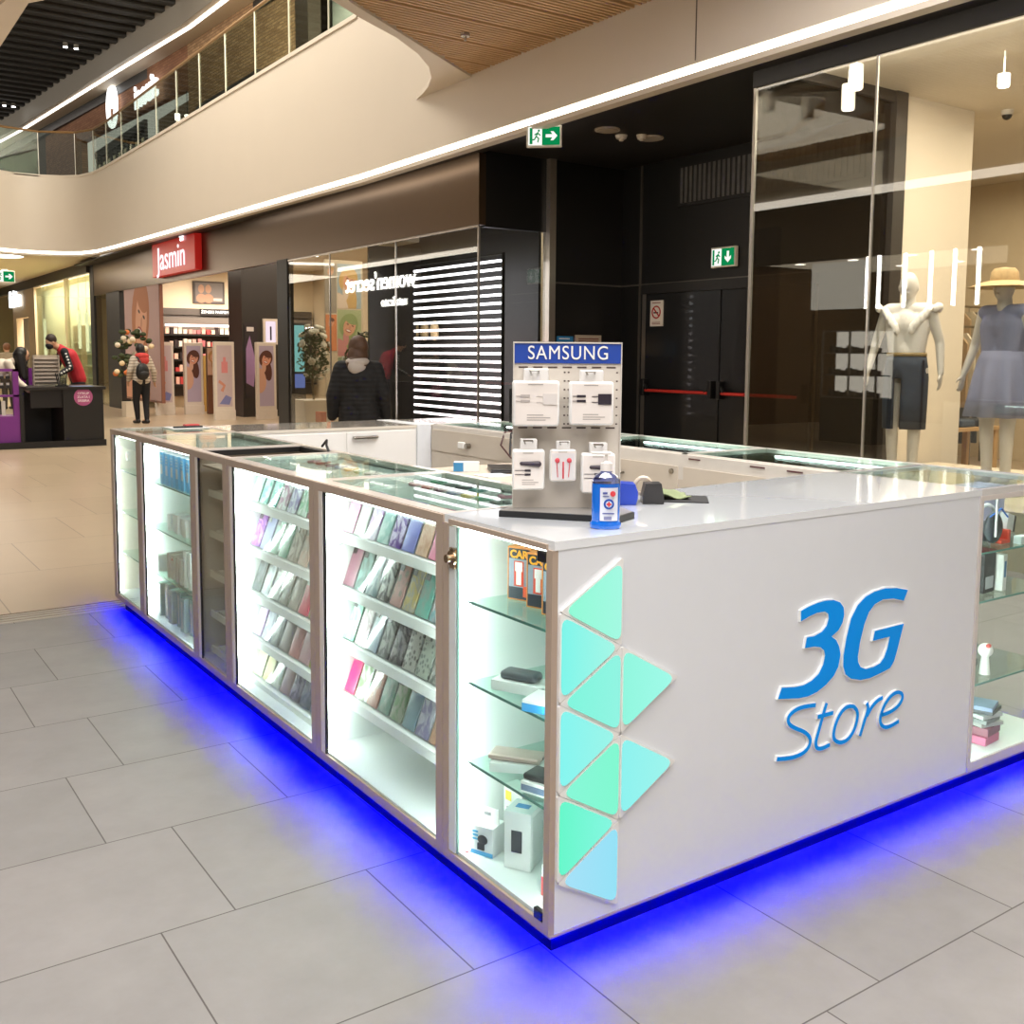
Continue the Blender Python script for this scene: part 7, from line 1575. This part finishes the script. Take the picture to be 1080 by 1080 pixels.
MB().box(6.5, 10.9, 26.34, 26.38, 2.03, 2.46).build('grey_header', M('6a6259', 0.5), su)
pc = ['f0cdb8', 'e8ddcc', 'd98a86', 'c94a4a', 'f3e7da', 'caa79a', 'e9b8a8', '3a2f30', 'f2d9c8', 'b86a6e']
pt = None
for li, z in enumerate(LV):
    for i in range(19):
        x = 6.6+0.125*i+random.uniform(-0.02, 0.02); h_ = random.uniform(0.10, 0.22); w2 = random.uniform(0.04, 0.055)
        t = tag(MB().box(x-w2, x+w2, 26.08, 26.18, z+0.001, z+h_).build('perfume_box', M(pc[(i*7+li*3) % 10], 0.4)), f'small perfume box, {ORD[i]} from the left, {["top", "second", "third", "fourth", "lowest"][li]} shelf of the perfumery', 'box', 'perfume boxes on the back shelves')
for z in (2.03, 1.95): pass
tag(MB().box(6.55, 10.9, 26.02, 26.05, 2.20, 2.26).build('shelf_light', EM('ffe6d8', 2.5)), 'warm light line above the top perfume shelf', 'light')
area('shelf_wash_light', (8.2, 25.4, 3.0), 3.0, 0.3, 40, (1, 0.85, 0.75), (0.5, 0, 0))
tag(MB().box(6.88, 7.02, 23.95, 24.1, 0.0, 1.42).build('gold_column', M('c9a860', 0.4)), 'narrow golden column between the second and third pedestal', 'column')
t = thing('red_display_block', 'orange red cube plinth between the pedestals', 'plinth', (6.95, 22.6, 0)); MB().box(6.82, 7.10, 22.4, 22.6, 0, 0.80).build('block', M('e0503c', 0.4), t); MB().box(6.88, 7.02, 22.44, 22.56, 0.80, 1.02).build('red_bag', M('c0302c', 0.4), t)
t = thing('orange_display_block', 'orange block right of the third pedestal near the dark pillar', 'plinth', (7.8, 23.6, 0)); MB().box(7.62, 7.95, 23.5, 23.7, 0, 0.70).build('block', M('e8663c', 0.4), t)
t = thing('portrait_totem', 'smiling blonde face totem left of the dark pillar', 'poster', (6.80, 22.0, 0)); MB().box(6.62, 6.95, 22.85, 22.95, 0.0, 1.62).build('board', M('6a4a34', 0.5), t); portrait(TY(6.79, 22.846, 0.95), 0.33, 0.66, t, 'c9a58c', 'b98a55', 'dba588')
t = thing('pillar_screen', 'glowing screen in a white frame on the dark pillar', 'screen', (7.62, 21.25, 1.75)); MB().box(7.44, 7.80, 21.24, 21.30, 1.70, 2.30).build('frame', M('d8ccc0', 0.4), t); MB().box(7.50, 7.74, 21.232, 21.24, 1.74, 2.24).build('display', EM('e6d2dc', 0.7), t); MB().box(7.60, 7.64, 21.226, 21.232, 1.80, 2.12).build('dark_bottle', M('2a2430', 0.4), t)
t = thing('pillar_poster', 'tall violet poster on the left side of the dark pillar', 'poster', (7.1, 21.25, 0.6)); MB().box(7.0, 7.3, 21.28, 21.30, 0.45, 2.2).build('sheet', M('2a2226', 0.4), t); m = MB(); m.prism([(7.02, 0.8), (7.2, 0.7), (7.26, 1.3), (7.12, 1.9), (7.03, 1.6)], lambda p, k: (p[0], 21.28-0.004*k, p[1])); m.build('violet_print', M('9a7aa6', 0.4), t); MB().box(7.05, 7.22, 21.272, 21.28, 2.0, 2.10).build('white_title', M('d8d0cc', 0.4), t)
for i, (x, y) in enumerate(((7.2, 24.3), (8.4, 24.0), (7.9, 19.3), (9.2, 18.0), (8.0, 16.8), (9.0, 16.4), (7.5, 17.6), (8.6, 20.8))):
    s_ = thing('track_spotlight', f'small bright ceiling spotlight of the perfumery, {ORD[i]} of the cluster', 'spotlight', (x, y, 3.9), 0, 'perfumery ceiling spotlights'); MB().cyl((x, y, 3.9), (x, y, 3.78), 0.05, n=12).build('housing', M('e6e0d6', 0.4), s_); MB().cyl((x, y, 3.78), (x, y, 3.77), 0.045, n=12).build('lens', EM('fff6ea', 9), s_)
# poster tower in the flower window
tw = thing('poster_tower', 'tall panel of six coloured portrait posters in the flower window', 'poster', (7.5, 17.0, 0))
MB().box(7.10, 7.92, 17.0, 17.06, 0.0, 3.35).build('panel', M('cdbfa8', 0.5), tw)
for (x, z, w_, h_, bg, hr_, lo) in ((7.22, 2.30, 0.24, 0.98, '9a9184', 'b9945e', None), (7.62, 2.40, 0.52, 0.88, '9fb0b8', 'c9a66a', 'd9c6b4'), (7.22, 1.55, 0.24, 0.72, 'd98a5a', '6a4030', None), (7.62, 1.45, 0.52, 0.92, 'a9b58a', '8fa06a', 'c98a8a'), (7.62, 0.42, 0.52, 1.0, '8a9a7c', '3a2c28', '3c4a48')):
    portrait(TY(x, 16.998, z), w_, h_, tw, bg, hr_, lower=lo)
t = thing('teal_screen', 'pale turquoise lit panel behind the left rose tree', 'screen', (6.9, 19.0, 1.2)); MB().box(7.0, 7.55, 19.05, 19.1, 0.0, 2.15).build('stand_board', M('3a3836', 0.5), t); MB().box(7.05, 7.5, 19.0, 19.05, 1.1, 2.1).build('panel', EM('8fd0cc', 0.6), t); MB().box(7.1, 7.5, 18.98, 19.0, 0.75, 1.05).build('lower_picture', EM('7a8ad0', 0.5), t)
# rose trees in pots
def rose_tree(x, y, label, zc=1.45, rx=0.30, rz=0.52, potz=0.66, n=26):
    t = thing('rose_tree', label, 'plant', (x, y, 0), 0, 'white rose trees in the window')
    m = MB()
    pts = [(x-0.33, 0), (x+0.33, 0)]
    loft_ = loftrings([[(x+q*sx_, y+p_*sx_, z_) for q, p_ in ((-1, -1), (1, -1), (1, 1), (-1, 1))] for z_, sx_ in ((0, .22), (potz, .32))]); m.bm.free(); loft_.build('pot', M('ded4c6', 0.5), t)
    m = MB(); m.tube([(x, y, potz), (x-0.02, y, potz+0.3), (x+0.01, y, zc)], 0.022, 8); m.build('stem', M('6b5a40', 0.7), t)
    m = MB(); rnd = random.Random(int(x*100))
    for k in range(420):
        th, ph = rnd.uniform(0, 2*PI), math.acos(rnd.uniform(-1, 1)); rr_ = rnd.uniform(0.55, 1.0); c = V(x+rx*rr_*math.sin(ph)*math.cos(th), y+rx*rr_*math.sin(ph)*math.sin(th), zc+rz*rr_*math.cos(ph))
        a = V(rnd.uniform(-1, 1), rnd.uniform(-1, 1), rnd.uniform(-1, 1)).normalized()*0.045; bq = a.cross(V(0.3, 0.5, 0.8)).normalized()*0.022
        m.quad([c-a, c+bq, c+a, c-bq])
    fo = m.build('foliage', M('54603c', 0.7, noise=0.25), t)
    for k in range(n):
        th, ph = rnd.uniform(0, 2*PI), math.acos(rnd.uniform(-0.95, 0.95)); c = V(x+rx*math.sin(ph)*math.cos(th), y+rx*math.sin(ph)*math.sin(th), zc+rz*math.cos(ph)); R = rnd.uniform(0.045, 0.085)
        o_ = (c-V(x, y, zc)).normalized(); m = MB(); m.ell(c, (R*0.55,)*3, None, 10, 6)
        e1 = o_.cross(V(0, 0, 1)); e1 = e1.normalized() if e1.length > .1 else V(1, 0, 0); e2 = o_.cross(e1)
        for q in range(6):
            a = q*PI/3; dr_ = e1*math.cos(a)+e2*math.sin(a); m.ell(c+dr_*R*0.55+o_*R*0.15, (R*0.42,)*3, None, 8, 5)
        m.build('white_bloom', M('e9e4d2', 0.6), t, smooth=True)
    return t
rose_tree(6.15, 15.45, 'white rose tree in a pale pot left of the woman in black', 1.50)
rose_tree(6.05, 13.15, 'white rose tree behind the right shoulder of the woman in black', 1.35, 0.36, 0.50)
t = thing('orange_bag', 'small orange shopping bag low at the left end of the flower window', 'bag', (5.66, 14.07, 0.0)); MB().box(5.62, 5.72, 13.95, 14.17, 0.3, 0.52).build('bag', M('d9704a', 0.5), t); MB().box(5.56, 5.76, 13.9, 14.25, 0.0, 0.3).build('block', M('cfc4b0', 0.5), t)
# three straw hats on hooks mirrored/displayed in dark column
for i, yy in enumerate((11.55, 11.25, 10.95)):
    tag(MB().ell((6.30, yy+0.4, 1.85), (0.05, 0.11, 0.15)).build('display_hat', M('c9b184', 0.7)), f'small pale yellow hat on the dark wall of the window, {ORD[i]} from the left', 'hat', 'pale hats on the dark wall')
